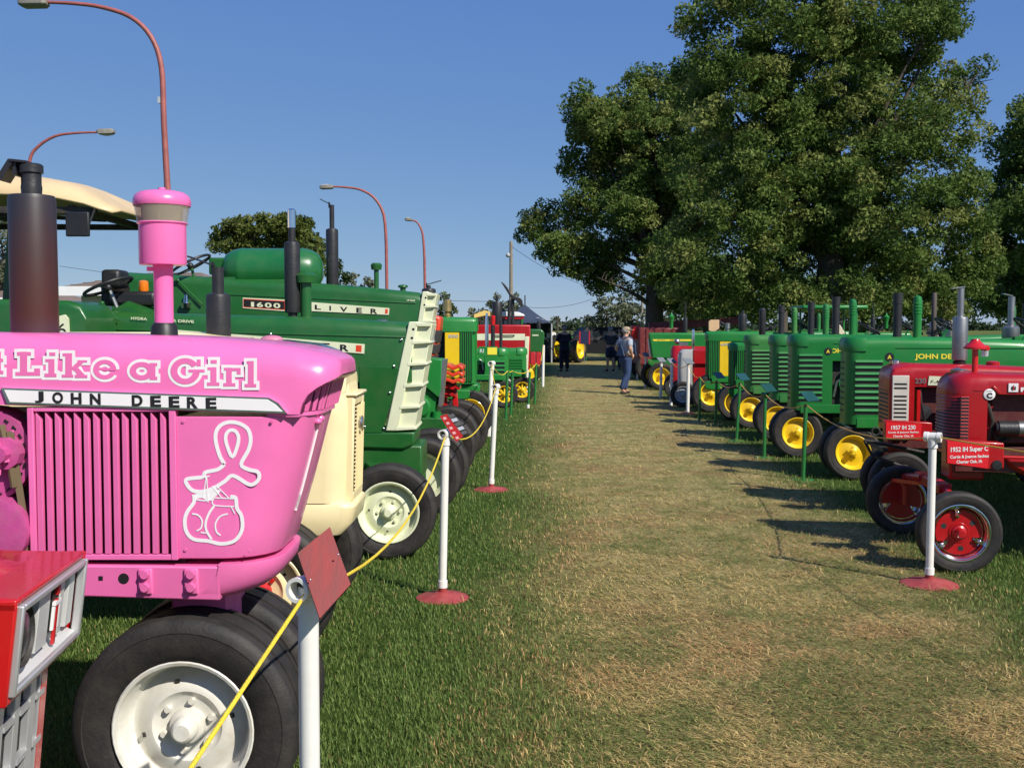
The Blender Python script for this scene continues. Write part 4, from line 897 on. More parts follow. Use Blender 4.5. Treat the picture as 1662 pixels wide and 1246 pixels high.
# ---- generic green two-cylinder tractors
LG = .62
def engine_bits(T, nx, h, body, z0=.72, hood_drop=.36, length=1.5):
    b = MB(); b.box(nx-length, nx-.5, -.15, .15, z0, h-hood_drop+.02); b.build('engine_block', DRK, T)
    for s in (-1, 1):
        b = MB(); b.cyl((nx-.72, s*.14, z0+.28), (nx-.72, s*.24, z0+.28), .10, seg=18); b.cyl((nx-.70, s*.18, z0+.1), (nx-.70, s*.18, z0+.42), .05, seg=12)
        b.build('fuel_bowl', body, T)
        b = MB(); b.tube([(nx-.56, s*.2, z0+.1), (nx-.6, s*.22, z0+.3), (nx-.8, s*.22, z0+.42), (nx-1.1, s*.2, z0+.36)], .018); b.cyl((nx-1.15, s*.15, z0+.2), (nx-1.15, s*.26, z0+.2), .13, seg=20); b.build('pipework', STEEL, T)
def rails(T, nx, body, z0=.60, z1=.72, hw=.24):
    b = MB()
    for s in (-1, 1): MB().box(nx-1.7, nx-.12, s*hw-.03, s*hw+.03, z0, z1).build('side_rail', body, T, .01)
def tricycle(T, body, x=0, Rr=.33, w=.16, rr=.2, col=None, sp=.17, style='flat', top=.72):
    MB().cyl((x, 0, Rr+.02), (x, 0, top), .075).build('pedestal', body, T)
    MB().cyl((x, -sp, Rr), (x, sp, Rr), .035).build('front_axle', body, T)
    for s in (-1, 1): wheel(T, x, s*sp, Rr, w, rr, s, col or YEL, style, camber=-s*-.05*1.0)
def jd_letter(loc, rz, label, group, h=1.64, L=1.9, side=1, words=True, body=None, Rf=.33, spoke=False, stacks=True, rearR=.66, track=.72, sp=.17, nlouv=9, tx=1.13, hw=.27):
    body = body or JDG
    T = thing('tractor', loc, rz, label, 'tractor', group); nx = .10
    zb = .64
    secs = [plan(nx-.53, nx-.01, hw-.005, z, .13) for z in (zb, h-.12)]
    MB().loft(secs).build('radiator_shell', body, T)
    secs = [plan(nx-.22, nx+.015, hw+.012, h-.17, .19), plan(nx-.22, nx+.02, hw+.012, h-.13, .19), plan(nx-.22, nx+.015, hw+.006, h-.06, .19), plan(nx-.22, nx-.005, hw-.02, h-.02, .18), plan(nx-.22, nx-.06, hw-.08, h-.0, .14)]
    MB().loft(secs).build('nose_cap', body, T)
    lz0, lz1 = zb+.14, h-.24; st = (lz1-lz0)/nlouv
    key = ('louv', round(h, 2), nlouv, body.name, hw)
    lx0, lx1 = nx-.40, nx-.10
    if key not in _wc:
        b = MB(); b.prism([(-hw+.004, st*.58), (-hw-.003, st*.42), (-hw-.010, st*.22), (-hw-.010, st*.18), (-hw+.004, st*.18)], 'x', lx0, lx1); _wc[key] = b.mesh('louvre', body, 30)
        _wc[key+(1,)] = MB().box(lx0, lx1, -hw+.0035, -hw+.006, -st*.34, st*.18).mesh('louvre_gap', BLK, 30)
        b = MB(); b.prism([(.17-hw+.01, 0), (hw-.18, 0), (hw-.18, .016), (.17-hw+.01, .016)], 'x', nx-.012, nx-.002); _wc[key+(2,)] = b.mesh('grille_slat', DRK, 30)
    for i in range(nlouv):
        z = lz0+st*i
        for ss in (0, PI): lo = obj('louvre', _wc[key], T, 0, (0 if not ss else lx0+lx1, 0, z), (0, 0, ss)); obj('louvre_gap', _wc[key+(1,)], lo)
        obj('grille_slat', _wc[key+(2,)], T, 0, (0, 0, z))
    rings = [ring(x, hw-.012, h-.36, z, .09) for x, z in ((nx-.12, h-.015), (nx-.5, h-.01), (nx-1.2, h-.02), (nx-L, h-.045), (nx-L-.03, h-.07))]
    MB().loft(rings).build('hood', body, T)
    for s in (-1, 1):
        MB().box(nx-L, nx-.5, s*(hw-.01)-.006, s*(hw-.01)+.006, h-.135, h-.125).build('moulding', body, T)
    engine_bits(T, nx, h, body); rails(T, nx, body)
    b = MB(); b.prism([(nx-.45, zb), (nx+.0, zb), (nx-.02, .60), (nx-.1, .56), (nx-.4, .56)], 'y', -.2, .2); b.build('front_casting', body, T, .02)
    tricycle(T, body, 0, Rf, .155, Rf*.61, YEL, sp, 'spoke' if spoke else 'flat')
    if words:
        text('JOHN DEERE', 'lettering', T, nx-tx, h-.235, side*(hw-.0095), .075, .55, side, YPR, .002, bold=.03)
        b = MB(); b.lathe([(0, .0), (0, .05), (.003, .05), (.003, 0)], (nx-.47, side*(hw-.004)-(.003 if side < 0 else 0), h-.235), 'y', 20); d = b.build('model_disc', BLK, T)
        text('A', 'letter', T, nx-.47, h-.235, side*(hw-.004+.004), .045, None, side, YPR, .001, bold=.03)
    if stacks:
        b = MB(); b.lathe([(h-.04, .048), (h+.36, .048), (h+.365, .054), (h+.49, .054), (h+.49, .042), (h+.1, .042)], (nx-.61, 0, 0), 'z', 18); b.build('exhaust_stack', SOOT, T)
        b = MB(); b.lathe([(h-.04, .047), (h+.18, .047), (h+.40, .049), (h+.445, .040), (h+.465, .0)], (nx-.83, 0, 0), 'z', 18); sk = b.build('intake_stack', body, T)
        for i in range(4):
            b = MB(); b.lathe([(0, .049), (.004, .053), (.016, .053), (.02, .049)], (nx-.83, 0, h+.25+.035*i), 'z', 18); b.build('stack_ring', body, sk)
    rear_end(T, -2.15, rearR, .30, track, YEL, body); steering(T, nx-L-.12, h+.1, 0, .2, 30, col=body)
    return T
def jd_styled(loc, rz, label, group, h=1.72, L=1.8, side=1, num='630', hw=.28, big=.20, Rf=.34, sp=.18, zb=.80, muff=True, yel=True):
    T = thing('tractor', loc, rz, label, 'tractor', group); nx = .12; body = JDG
    rings = [ring(nx+.0, hw-.06, h-big+.02, h-.04, .06), ring(nx-.02, hw-.02, h-big, h-.015, .07), ring(nx-.07, hw+.008, h-big, h-.004, .08), ring(nx-.5, hw+.008, h-big, h, .08), ring(nx-1.2, hw, h-big-.02, h-.01, .08), ring(nx-L, hw-.01, h-big-.05, h-.03, .08)]
    MB().loft(rings).build('hood', body, T)
    secs = [plan(nx-.50, nx-.03, hw-.02, z, .12) for z in (zb, h-big+.01)]
    MB().loft(secs).build('radiator_shell', body, T)
    b = MB()
    b.box(nx-.26, nx-.08, -hw+.008, hw-.008, zb+.05, h-big)
    b.build('side_grille', BLK, T)
    for s in (-1, 1):
        for i in range(6): MB().box(-.008, .008, -.008, .008, zb+.04, h-big).build('grille_bar', body, T, loc=(nx-.25+.034*i, s*(hw-.006), 0))
    if yel:
        for s in (-1, 1):
            MB().box(nx-.50, nx-.28, s*(hw-.01)-.008, s*(hw-.01)+.008, zb+.02, h-big).build('yellow_panel', YEL, T)
        text(num, 'number', T, nx-.37, h-big-.07, side*(hw+.0), .05, .15, side, GREY, .003, bold=.03)
    for i in range(9): MB().box(-.006, .006, -.006, .006, zb+.04, h-big).build('grille_bar', body, T, loc=(nx-.025, -.2+.05*i, 0))
    b = MB(); b.prism([(nx-.6, zb), (nx+.02, zb), (nx+.04, zb-.06), (nx+.02, zb-.17), (nx-.1, zb-.2), (nx-.6, zb-.2)], 'y', -.25, .25); b.build('front_casting', body, T, .03)
    engine_bits(T, nx, h, body, hood_drop=.2); rails(T, nx, body, .62, .76)
    tricycle(T, body, 0, Rf, .165, Rf*.6, YEL, sp, 'flat')
    if muff:
        stack(T, nx-.75, 0, h, h+.34, .085, .03, h+.42, SOOT)
        b = MB(); b.lathe([(h, .03), (h+.05, .03), (h+.05, .05), (h+.16, .05), (h+.17, 0)], (nx-.45, 0, 0), 'z', 16); b.build('air_intake', STEEL, T)
    rear_end(T, -2.2, .70, .32, .74, YEL, body); steering(T, nx-L-.15, h+.1, 0, .2, 30, col=body)
    return T
def base_at(px, py_wheelbottom):
    return gnd(px, py_wheelbottom)
# ---- orange-red tractor with suitcase weights (left)
def orange_tractor():
    D = 13.4; tx = -1.30
    T = thing('tractor', (tx, D, 0), 0, 'orange-red tractor with red suitcase weights stacked on its nose', 'tractor', GL)
    F = Frame(T, D-.27, D, 1); P = lambda px, py: F(px, py); yn = -.27
    b = MB(); b.prism([P(500, 512), P(705, 511), P(716, 514), P(713, 540), P(703, 590), P(500, 590)], 'y', yn, .27); b.build('hood', ORG, T, .03)
    for (q) in ([(704, 536), (714, 536), (711, 556), (698, 556)], [(698, 559), (711, 559), (708, 574), (694, 574)], [(694, 577), (708, 577), (705, 588), (691, 588)]):
        b = MB(); b.prism([P(*p) for p in q], 'y', yn-.01, -yn+.01); b.build('grille_screen', MESHD, T, .006)
    b = MB(); a = P(698, 600); b.box(-2, a[0], -.25, .25, .6, 1.4); b.build('engine_block', DRK, T)
    a = P(720, 592); z = F(720, 592)[1]
    x0 = P(716, 600)[0]; x1 = P(752, 600)[0]
    z1 = F(735, 591)[1]
    for k in range(5):
        z = z1-.085*k; s_ = .0 if k < 3 else .05*(k-2)
        b = MB(); b.prism([(x0, z-.045), (x0, z), (x0+.09, z+.0), (x0+.15, z-.03), (x1-.06-s_, z-.0), (x1-s_, z-.03), (x1-s_, z-.075), (x1-.06-s_, z-.045), (x0+.15, z-.075), (x0+.09, z-.045)], 'y', -.32+s_, .32-s_); b.build('suitcase_weight', ORG if k < 3 else IHR, T, .008)
    b = MB(); b.box(x0-.3, x0+.12, -.2, .2, z1-.42, z1-.2); b.bar((x0+.02, -.1, z1-.25), (x0+.06, -.1, .42), .07, .07); b.bar((x0+.14, .1, z1-.25), (x0+.18, .1, .42), .07, .07); b.build('weight_bracket', IHR, T, .01)
    for s, px in ((-1, 728), (1, 745)):
        d_ = D+s*.5; x = at(px, 700, d_).x-tx; wheel(T, x, s*.5, .39, .24, .24, s, WHT, 'disc')
    MB().bar((x-.05, -.5, .42), (x-.05, .5, .42), .1, .1).build('axle_beam', IHR, T)
    q = at(696, 500, D); sx = q.x-tx
    stack(T, sx, 0, q.z-.2, at(696, 469, D).z, .09, .025, at(696, 463, D).z, SOOT, flap=1.6)
    rear_end(T, -2.9, .8, .4, .75, WHT, ORG); steering(T, -2.1, 2.0)
    # green weights and green axle in front of it belong to the tank tractor
    T_ = T2; tx_ = T_.location.x; D_ = 11.2
    g = lambda px, py: (at(px, py, D_-.2).x-tx_, at(px, py, D_-.2).z)
    for k, y in enumerate((-.2, -.1, 0, .1, .2)):
        b = MB(); b.prism([g(692, 581), g(718, 583), g(716, 634), g(712, 645), g(690, 627), g(691, 604)], 'y', y-.045, y+.045); b.build('front_weight', JDG, T_, .01)
    b = MB(); b.prism([g(718, 584), g(723, 584), g(716, 660), g(712, 658)], 'y', -.24, .24); b.build('weight_strap', STEEL, T_)
    b = MB(); b.prism([g(655, 640), g(694, 628), g(712, 640), g(709, 672), g(700, 690), g(660, 690)], 'y', -.2, .2); b.build('axle_support', JDG, T_, .03)
    a = g(690, 660); b = MB(); b.lathe([(-.26, 0), (-.26, .09), (-.24, .11), (.24, .11), (.24, 0)], (a[0]-.05, 0, a[1]), 'y', 20); b.cyl((a[0]-.09, -.2, a[1]), (a[0]-.16, -.2, .4), .06); b.cyl((a[0]+.12, -.2, a[1]-.05), (a[0]+.08, -.2, .4), .05); b.build('king_pin', JDG, T_)
orange_tractor()
# ---- green and yellow tractor (left, farther)
def spot(px, py, off=0): g_ = gnd(px, py); return g_
T7 = jd_styled((-.66, 16.6, 0), 0, 'green and yellow tractor with barred grille behind the red suitcase weights', GL, h=1.90, side=-1, num='830', hw=.33, big=.23, Rf=.38, sp=.2, zb=.86, muff=False)
b = MB(); q = at(726, 505, 16.6); b.lathe([(q.z-.15, .05), (q.z-.06, .06), (q.z-.02, .03), (q.z, .075), (q.z+.18, .065), (q.z+.19, 0)], (q.x+.66, 0, 0), 'z', 16); b.build('brass_precleaner', mat('brass', (.55, .38, .15), .3, .8), T7)
# ---- orange striped placard leaning there
# ---- two small green tractors with spoked yellow wheels
g_ = gnd(824, 663); S1 = jd_letter((-.16, 22.8, 0), 0, 'small green tractor with spoked yellow wheels and a red-tipped exhaust', GL, h=1.30, L=1.3, side=-1, words=False, Rf=.29, spoke=True, stacks=False, rearR=.55, hw=.22, nlouv=3)
q = at(815, 560, 22.8)
b = MB(); xx = at(800, 560, 22.8).x+.16; z0, z1, z2 = 1.2, at(800, 526, 22.8).z, at(800, 512, 22.8).z; b.lathe([(z0, .045), (z1, .045)], (xx, 0, 0), 'z', 14); b.build('exhaust_stack', SOOT, S1)
b = MB(); b.lathe([(z1-.02, .05), (z2-.02, .055), (z2, .04), (z2, 0)], (xx, 0, 0), 'z', 14); b.build('red_stack_cover', IHR, S1)
xx = at(813, 560, 22.8).x+.16; b = MB(); b.lathe([(z0, .035), (at(813, 528, 22.8).z, .035), (at(813, 520, 22.8).z, .03), (at(813, 520, 22.8).z, 0)], (xx, 0, 0), 'z', 14); b.build('air_intake', SOOT, S1)
xx = at(790, 560, 22.8).x+.16; b = MB(); b.lathe([(z0, .04), (at(790, 527, 22.8).z, .04), (at(790, 508, 22.8).z, .025), (at(790, 508, 22.8).z, 0)], (xx, .1, 0), 'z', 14); b.build('chrome_intake', CHR, S1)
S2 = jd_letter((.24, 24.4, 0), 0, 'small green tractor with a louvred nose beyond the red-tipped exhaust', GL, h=1.27, L=1.3, side=-1, words=False, Rf=.29, spoke=True, stacks=False, rearR=.55, hw=.22, nlouv=7)
# advertising board on the first one
q = at(792, 570, 22.3); bd = MB().box(-.2, .2, -.01, .01, -.1, .1).build('advert_board', JDG, None, .004, loc=q); tag(bd, 'green and yellow advert board reading RI on the small green tractor', 'sign')
MB().box(-.01, .19, -.014, -.0105, -.07, .08).build('yellow_motif', YPR, bd)
text('RI', 'lettering', bd, -.13, .01, -.0125, .08, None, -1, WH, .001)
# ---- large red tractor with cream band
def inter():
    D = 26; tx = at(845, 600, D).x-.1
    T = thing('tractor', (tx, D, 0), 0, 'big red tractor with cream side band and thick black muffler', 'tractor', GL)
    F = Frame(T, D-.3, D, 1); P = lambda a, b_: F(a, b_)
    b = MB(); b.prism([P(700, 527), P(861, 527), P(860, 600), P(700, 600)], 'y', -.3, .3); b.build('hood', RED, T, .03)
    b = MB(); b.prism([P(772, 541.5), P(852, 541.5), P(852, 552), P(772, 552)], 'y', -.306, -.29); b.build('side_band', OCR, T)
    b = MB(); b.prism([P(803, 543.3), P(836, 543.3), P(833, 548), P(803, 548)], 'y', -.310, -.3065); b.build('name_strip', BLK, T)
    c = P(818.5, 545.6); text('INTERNATIONAL', 'lettering', T, c[0], c[1], -.311, .045, .44, -1, OCR, .001)
    b = MB(); b.prism([P(852, 546), P(859, 546), P(857, 600), P(851, 600)], 'y', -.315, .315); b.build('grille_shell', OCR, T, .01)
    b = MB(); b.box(P(700, 600)[0], P(845, 600)[0], -.25, .25, .5, .8); b.build('engine_block', DRK, T)
    x = at(807, 520, D).x-tx; stack(T, x, 0, at(807, 527, D).z-.02, at(807, 490, D).z, .125, .035, at(807, 480, D).z, SOOT)
    for s in (-1, 1): wheel(T, -.25, s*.5, .36, .2, .21, s, WHT, 'disc')
    MB().bar((-.25, -.5, .4), (-.25, .5, .4), .1, .1).build('front_axle', RED, T)
    rear_end(T, -2.9, .8, .4, .75, WHT, RED); steering(T, -2.1, 1.9)
    b = MB(); a, e = at(770, 511, D+.5), at(787, 504, D+.5); c2 = at(799, 510, D+.5)
    b.prism([(a.x-tx, a.z), (e.x-tx, e.z), (c2.x-tx, c2.z+.05), (c2.x-tx, c2.z-.05), (e.x-tx, e.z-.13), (a.x-tx+.02, a.z-.08)], 'y', .0, .9); b.build('umbrella', mat('yellow_canvas', (.75, .55, .15), .7), T)
    b = MB(); b.bar((e.x-tx, .45, 1.4), (e.x-tx, .45, e.z), .04, .04); b.bar((a.x-tx, .45, a.z), (a.x-tx+.3, .45, a.z-.3), .03, .03); b.build('umbrella_pole', GREY, T)
inter()
# ---- dark green machine at the end of the left row
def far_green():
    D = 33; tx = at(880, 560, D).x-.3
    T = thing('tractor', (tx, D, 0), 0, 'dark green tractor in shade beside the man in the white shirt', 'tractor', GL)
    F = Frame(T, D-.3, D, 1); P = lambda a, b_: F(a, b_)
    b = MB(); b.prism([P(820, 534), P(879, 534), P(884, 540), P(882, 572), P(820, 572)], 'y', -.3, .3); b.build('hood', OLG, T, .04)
    b = MB(); b.prism([P(864, 543), P(874, 543), P(874, 545), P(864, 545)], 'y', -.306, -.3); b.build('name_strip', OCR, T)
    stack(T, P(875, 530)[0], 0, P(875, 536)[1], P(875, 521)[1], .06, None, None, SOOT)
    for s in (-1, 1): wheel(T, -.1, s*.4, .36, .2, .22, s, YEL, 'flat')
    MB().bar((-.1, -.4, .45), (-.1, .4, .45), .1, .1).build('front_axle', OLG, T); rear_end(T, -2.4, .8, .4, .75, YEL, OLG)
    b = MB(); b.box(-1.6, .0, -.25, .25, .5, 1.0); b.build('engine_block', DRK, T)
far_green()
# ================================================================== RIGHT ROW
GR = 'show tractors parked nose out along the right of the aisle'
def farmall(loc, label, cfg):
    D = loc[1]; T = thing('tractor', loc, PI-TH, label, 'tractor', GR); hw = cfg['hw']; F = Frame(T, D-hw, D, -1)
    P = lambda px, py: F(px, py); body = cfg.get('body', RED)
    nx = F(cfg['nose'], 650, D-.06)[0]; ht = P(cfg['nose']+30, cfg['top'])[1]; zb = P(cfg['nose'], cfg['bot'])[1]; xr = P(cfg['shell'], 650)[0]
    r = cfg.get('r', .14)
    secs = [plan(xr, nx, hw, zb, r), plan(xr, nx+.005, hw, ht-.16, r), plan(xr, nx, hw, ht-.10, r), plan(xr, nx-.02, hw-.012, ht-.05, r), plan(xr, nx-.06, hw-.04, ht-.015, .12), plan(xr, nx-.12, hw-.09, ht, .10)]
    MB().loft(secs).build('radiator_shell', body, T)
    hb = P(cfg['nose']+110, cfg['hoodb'])[1]
    rings = [ring(x, hw-.006, z0, z, .08) for x, z0, z in ((xr+.05, hb, ht-.004), (xr-.5, hb, ht-.01), (xr-1.0, hb-.01, ht-.03), (xr-1.5, hb-.02, ht-.06))]
    MB().loft(rings).build('hood', body, T)
    return T, F, P, nx, ht, zb, xr, hw, hb
def super_c():
    loc = (3.20+.02, 8.1, 0); cfg = dict(hw=.235, nose=1531, top=605, bot=738, shell=1603, hoodb=640)
    T, F, P, nx, ht, zb, xr, hw, hb = farmall(loc, 'deep red tractor at the right edge with white letter C disc', cfg)
    tx = loc[0]
    # horizontal grille slats round the nose
    n = 17; z0, z1 = zb+.04, ht-.16; st = (z1-z0)/n
    o1 = plan(xr+.19, nx+.012, hw+.006, 0, .146); b = MB(); b.loft([o1, [(x, y, st*.3) for x, y, z in plan(xr+.19, nx+.006, hw+.003, 0, .142)]]); me = b.mesh('grille_slat', RED)
    gp = plan(xr+.195, nx+.0035, hw+.0015, 0, .141); b = MB(); b.loft([[(x, y, -st*.66) for x, y, z in gp], gp]); mg = b.mesh('grille_gap', DRK)
    for i in range(n):
        o = obj('grille_slat', me, T, 0, (0, 0, z0+st*i)); obj('grille_gap', mg, o)
    yn = hw
    MB().bar((xr+.42-.5, yn+.0, ht-.13), (xr+.1, yn+.0, ht-.13), .01, .008).build('hood_seam', RED, T)
    a, e = P(1611, 627), P(1623, 639); MB().bar((a[0], yn+.006, a[1]), (e[0], yn+.006, e[1]), .014, .022).build('hood_bracket', RED, T, .004)
    c = P(1605.5, 640); b = MB(); b.lathe([(yn-.004, 0), (yn-.004, .042), (yn+.006, .042), (yn+.008, .038), (yn+.008, 0)], (c[0], 0, c[1]), 'y', 28); dsc = b.build('model_disc', WH, T)
    text('C', 'letter', T, c[0], c[1]-.008, yn+.0095, .042, .04, 1, BLK, .001, bold=.05); text('SUPER', 'letter', T, c[0], c[1]+.026, yn+.0095, .010, .045, 1, BLK, .001)
    p0, p1 = P(1637, 622), P(1652.5, 636); b = MB(); b.box(p1[0], p0[0], yn-.004, yn+.003, p1[1], p0[1]); b.build('emblem_plate', WH, T)
    cx, cz = (p0[0]+p1[0])/2, (p0[1]+p1[1])/2
    text('H', 'letter', T, cx, cz-.004, yn+.0045, .026, .032, 1, BLK, .001, bold=.04); text('I', 'letter', T, cx, cz, yn+.0065, .040, .007, 1, IHR, .001, bold=.04)
    for i, ch in enumerate('FARMALL'):
        q = P(1658+i*13, 632); text(ch, 'letter', T, q[0]-.01, q[1]-.0, yn+.0035, .032, .034, 1, WH, .001, bold=.05)
    # engine bay
    b = MB(); b.box(xr-1.5, xr-.06, -.13, .13, zb+.08, hb+.02); b.build('engine_block', mat('engine_red', (.09, .007, .007), .55, dust=.2), T, .01)
    b = MB(); b.tube([(xr-.005, .10, hb-.02), (xr-.02, .2, hb-.10), (xr-.05, .2, hb-.2), (xr-.03, .16, zb+.1)], .016)
    b.lathe([(.14, .0), (.14, .075), (.155, .08), (.16, .05), (.17, 0)], (xr-.13, 0, zb+.17), 'y', 18); b.tube([(xr-.13, .17, zb+.24), (xr-.05, .175, zb+.20), (xr-.10, .175, zb+.09), (xr-.17, .17, zb+.12)], .012, closed=True); b.build('belt_and_hoses', DRK, T)
    a, e = P(1622, 695), P(1665, 697); b = MB(); b.lathe([(e[0]-.2, 0), (e[0]-.2, .055), (e[0]+.03, .058), (a[0], .058), (a[0]+.004, .05), (a[0]+.02, .045), (a[0]+.02, 0)], (0, .20, (a[1]+e[1])/2), 'x', 24); g = b.build('generator', SOOT, T)
    b = MB(); b.lathe([(e[0]+.0, .060), (e[0]+.05, .060)], (0, .20, (a[1]+e[1])/2), 'x', 24); b.build('generator_band', STEEL, g)
    for k in range(5): q = P(1602+(k % 2)*10, 655+14*k); MB().ball((q[0], yn-.09, q[1]), .013, 8).build('fitting', CHR if k % 2 else IHR, T)
    MB().tube([(P(1612, 655)[0]+.02*math.cos(t/8*6.28), yn-.05, P(1612, 657)[1]+.025*math.sin(t/8*6.28)) for t in range(5, 9)], .006).build('lifting_hook', IHR, T)
    b = MB(); q = P(1600, 690); b.box(q[0]-.0, q[0]+.03, .1, hw-.002, zb+.02, hb-.05); b.build('shroud_flange', RED, T)
    # frame and bolster
    b = MB(); b.box(xr-1.5, nx-.06, -.17, .17, zb-.14, zb+.06); b.build('frame', mat('engine_red', (.09, .007, .007)), T, .01)
    q0, q1 = P(1632, 742), P(1662, 765); b = MB(); b.prism([(q0[0], q0[1]), (q0[0]-.6, q0[1]-.0), (q0[0]-.6, q1[1]-.06), (q0[0]-.2, q1[1]-.06), (q0[0]-.05, q1[1]+.02)], 'y', -.2, .2); b.build('oil_pan', RED, T, .03)
    b = MB(); a, e = P(1628, 741), P(1664, 743); b.cyl((a[0]+.1, .24, a[1]), (e[0]-.6, .24, e[1]-.01), .012); b.build('steering_rod', IHR, T)
    b = MB(); b.box(nx-.30, nx-.04, -.12, .12, .58, zb); b.build('front_bolster', RED, T, .02)
    # wide front axle
    for s, px, py, dd in ((1, 1555, 866, 7.4), (-1, 1463, 808, 8.8)):
        dX, dY = at(px, py, dd).x-tx, dd-8.1; x = -dX*math.cos(TH)+dY*math.sin(TH); y = -dX*math.sin(TH)-dY*math.cos(TH)
        wheel(T, x, y, .29, .135, .2, s, RED, 'clamp', spin=.0)
        b = MB(); b.cyl((x-.0, y*.82, .27), (x, y*.82, .52), .028); b.cyl((x, y*.82, .29), (x, y*.98, .29), .03); b.lathe([(-.03, .028), (-.03, .045), (.03, .045), (.03, .028)], (x, y*.78, .47), 'y', 16); b.cyl((x-.02, y*.2, .56), (x, y*.84, .50), .03); b.build('axle_knee', IHR if s > 0 else RED, T)
        b = MB(); b.bar((x+.10, y*.84, .47), (x-.05, y*.3, .50), .02, .03); b.build('tie_rod', IHR, T)
    b = MB(); b.box(-.10, -.0, -.35, .35, .50, .58); b.build('axle_beam', RED, T, .01)
    # sign box on the near side
    q0, q1 = P(1535, 713), P(1629, 759); Yb = 7.55; yb = 8.1-Yb
    A = lambda px, py: F(px, py, Yb)
    a, e = A(1536, 714), A(1628, 757); b = MB(); b.prism([A(1535, 713), A(1630, 719), A(1630, 760), A(1614, 760), A(1604, 762), A(1536, 752)], 'y', yb-.12, yb); bx = b.build('weight_box', RED, T, .008)
    b = MB(); b.prism([A(1537.5, 715.5), A(1606, 719.5), A(1603, 760), A(1537.5, 751)], 'y', yb+.0005, yb+.003); b.build('name_sign', mat('sign_bright_red', (.72, .012, .02), .4, var=.03), bx)
    for s_, py, h_, w_ in (('1952 IH Super C', 729.5, 10, 58), ('Curtis & Joanne Sachau', 741, 6.5, 60), ('Charter Oak, IA', 749, 6, 40)):
        q = A(1573, py); k = 1/ (1700/Yb); text(s_, 'lettering', bx, q[0], q[1], yb+.0042, h_*k, w_*k, 1, WH, .001, bold=.025, slope=.05)
    b = MB(); b.lathe([(0, 0), (0, .035), (.01, .035), (.012, 0)], (A(1618, 752)[0], yb+.0, A(1618, 752)[1]-.01), 'y', 16); b.build('bolt_hole', BLK, bx)
    # radiator cap, precleaner with jar
    q = P(1565, 600); b = MB(); b.lathe([(ht-.01, .05), (ht+.012, .055), (ht+.018, .04), (ht+.03, .012), (ht+.03, 0)], (q[0]-.02, 0, 0), 'z', 18); b.box(q[0]-.09, q[0]-.0, -.012, .012, ht+.01, ht+.018); b.build('radiator_cap', STEEL, T)
    q = F(1582, 600, 8.1)[0]; Zq = lambda py: at(1585, py, 8.1).z
    b = MB(); b.lathe([(ht-.03, .022), (Zq(566), .022), (Zq(566), .085), (Zq(563), .085), (Zq(558), .06), (Zq(553), .035), (Zq(550), .03), (Zq(550), 0)], (q, 0, 0), 'z', 24); pc = b.build('precleaner', IHR, T)
    b = MB(); b.lathe([(Zq(568), 0), (Zq(568), .032), (Zq(563), .036), (Zq(560), .02)], (q-.072, 0, 0), 'z', 16); b.build('jar_cap', IHR, pc)
    b = MB(); b.lathe([(Zq(578), 0), (Zq(578), .024), (Zq(568), .028)], (q-.072, 0, 0), 'z', 16); b.build('glass_jar', LENS, pc)
    rear_end(T, -2.05, .62, .28, .72, RED, RED); steering(T, xr-1.6, 1.62, 0, .19, 35)
super_c()
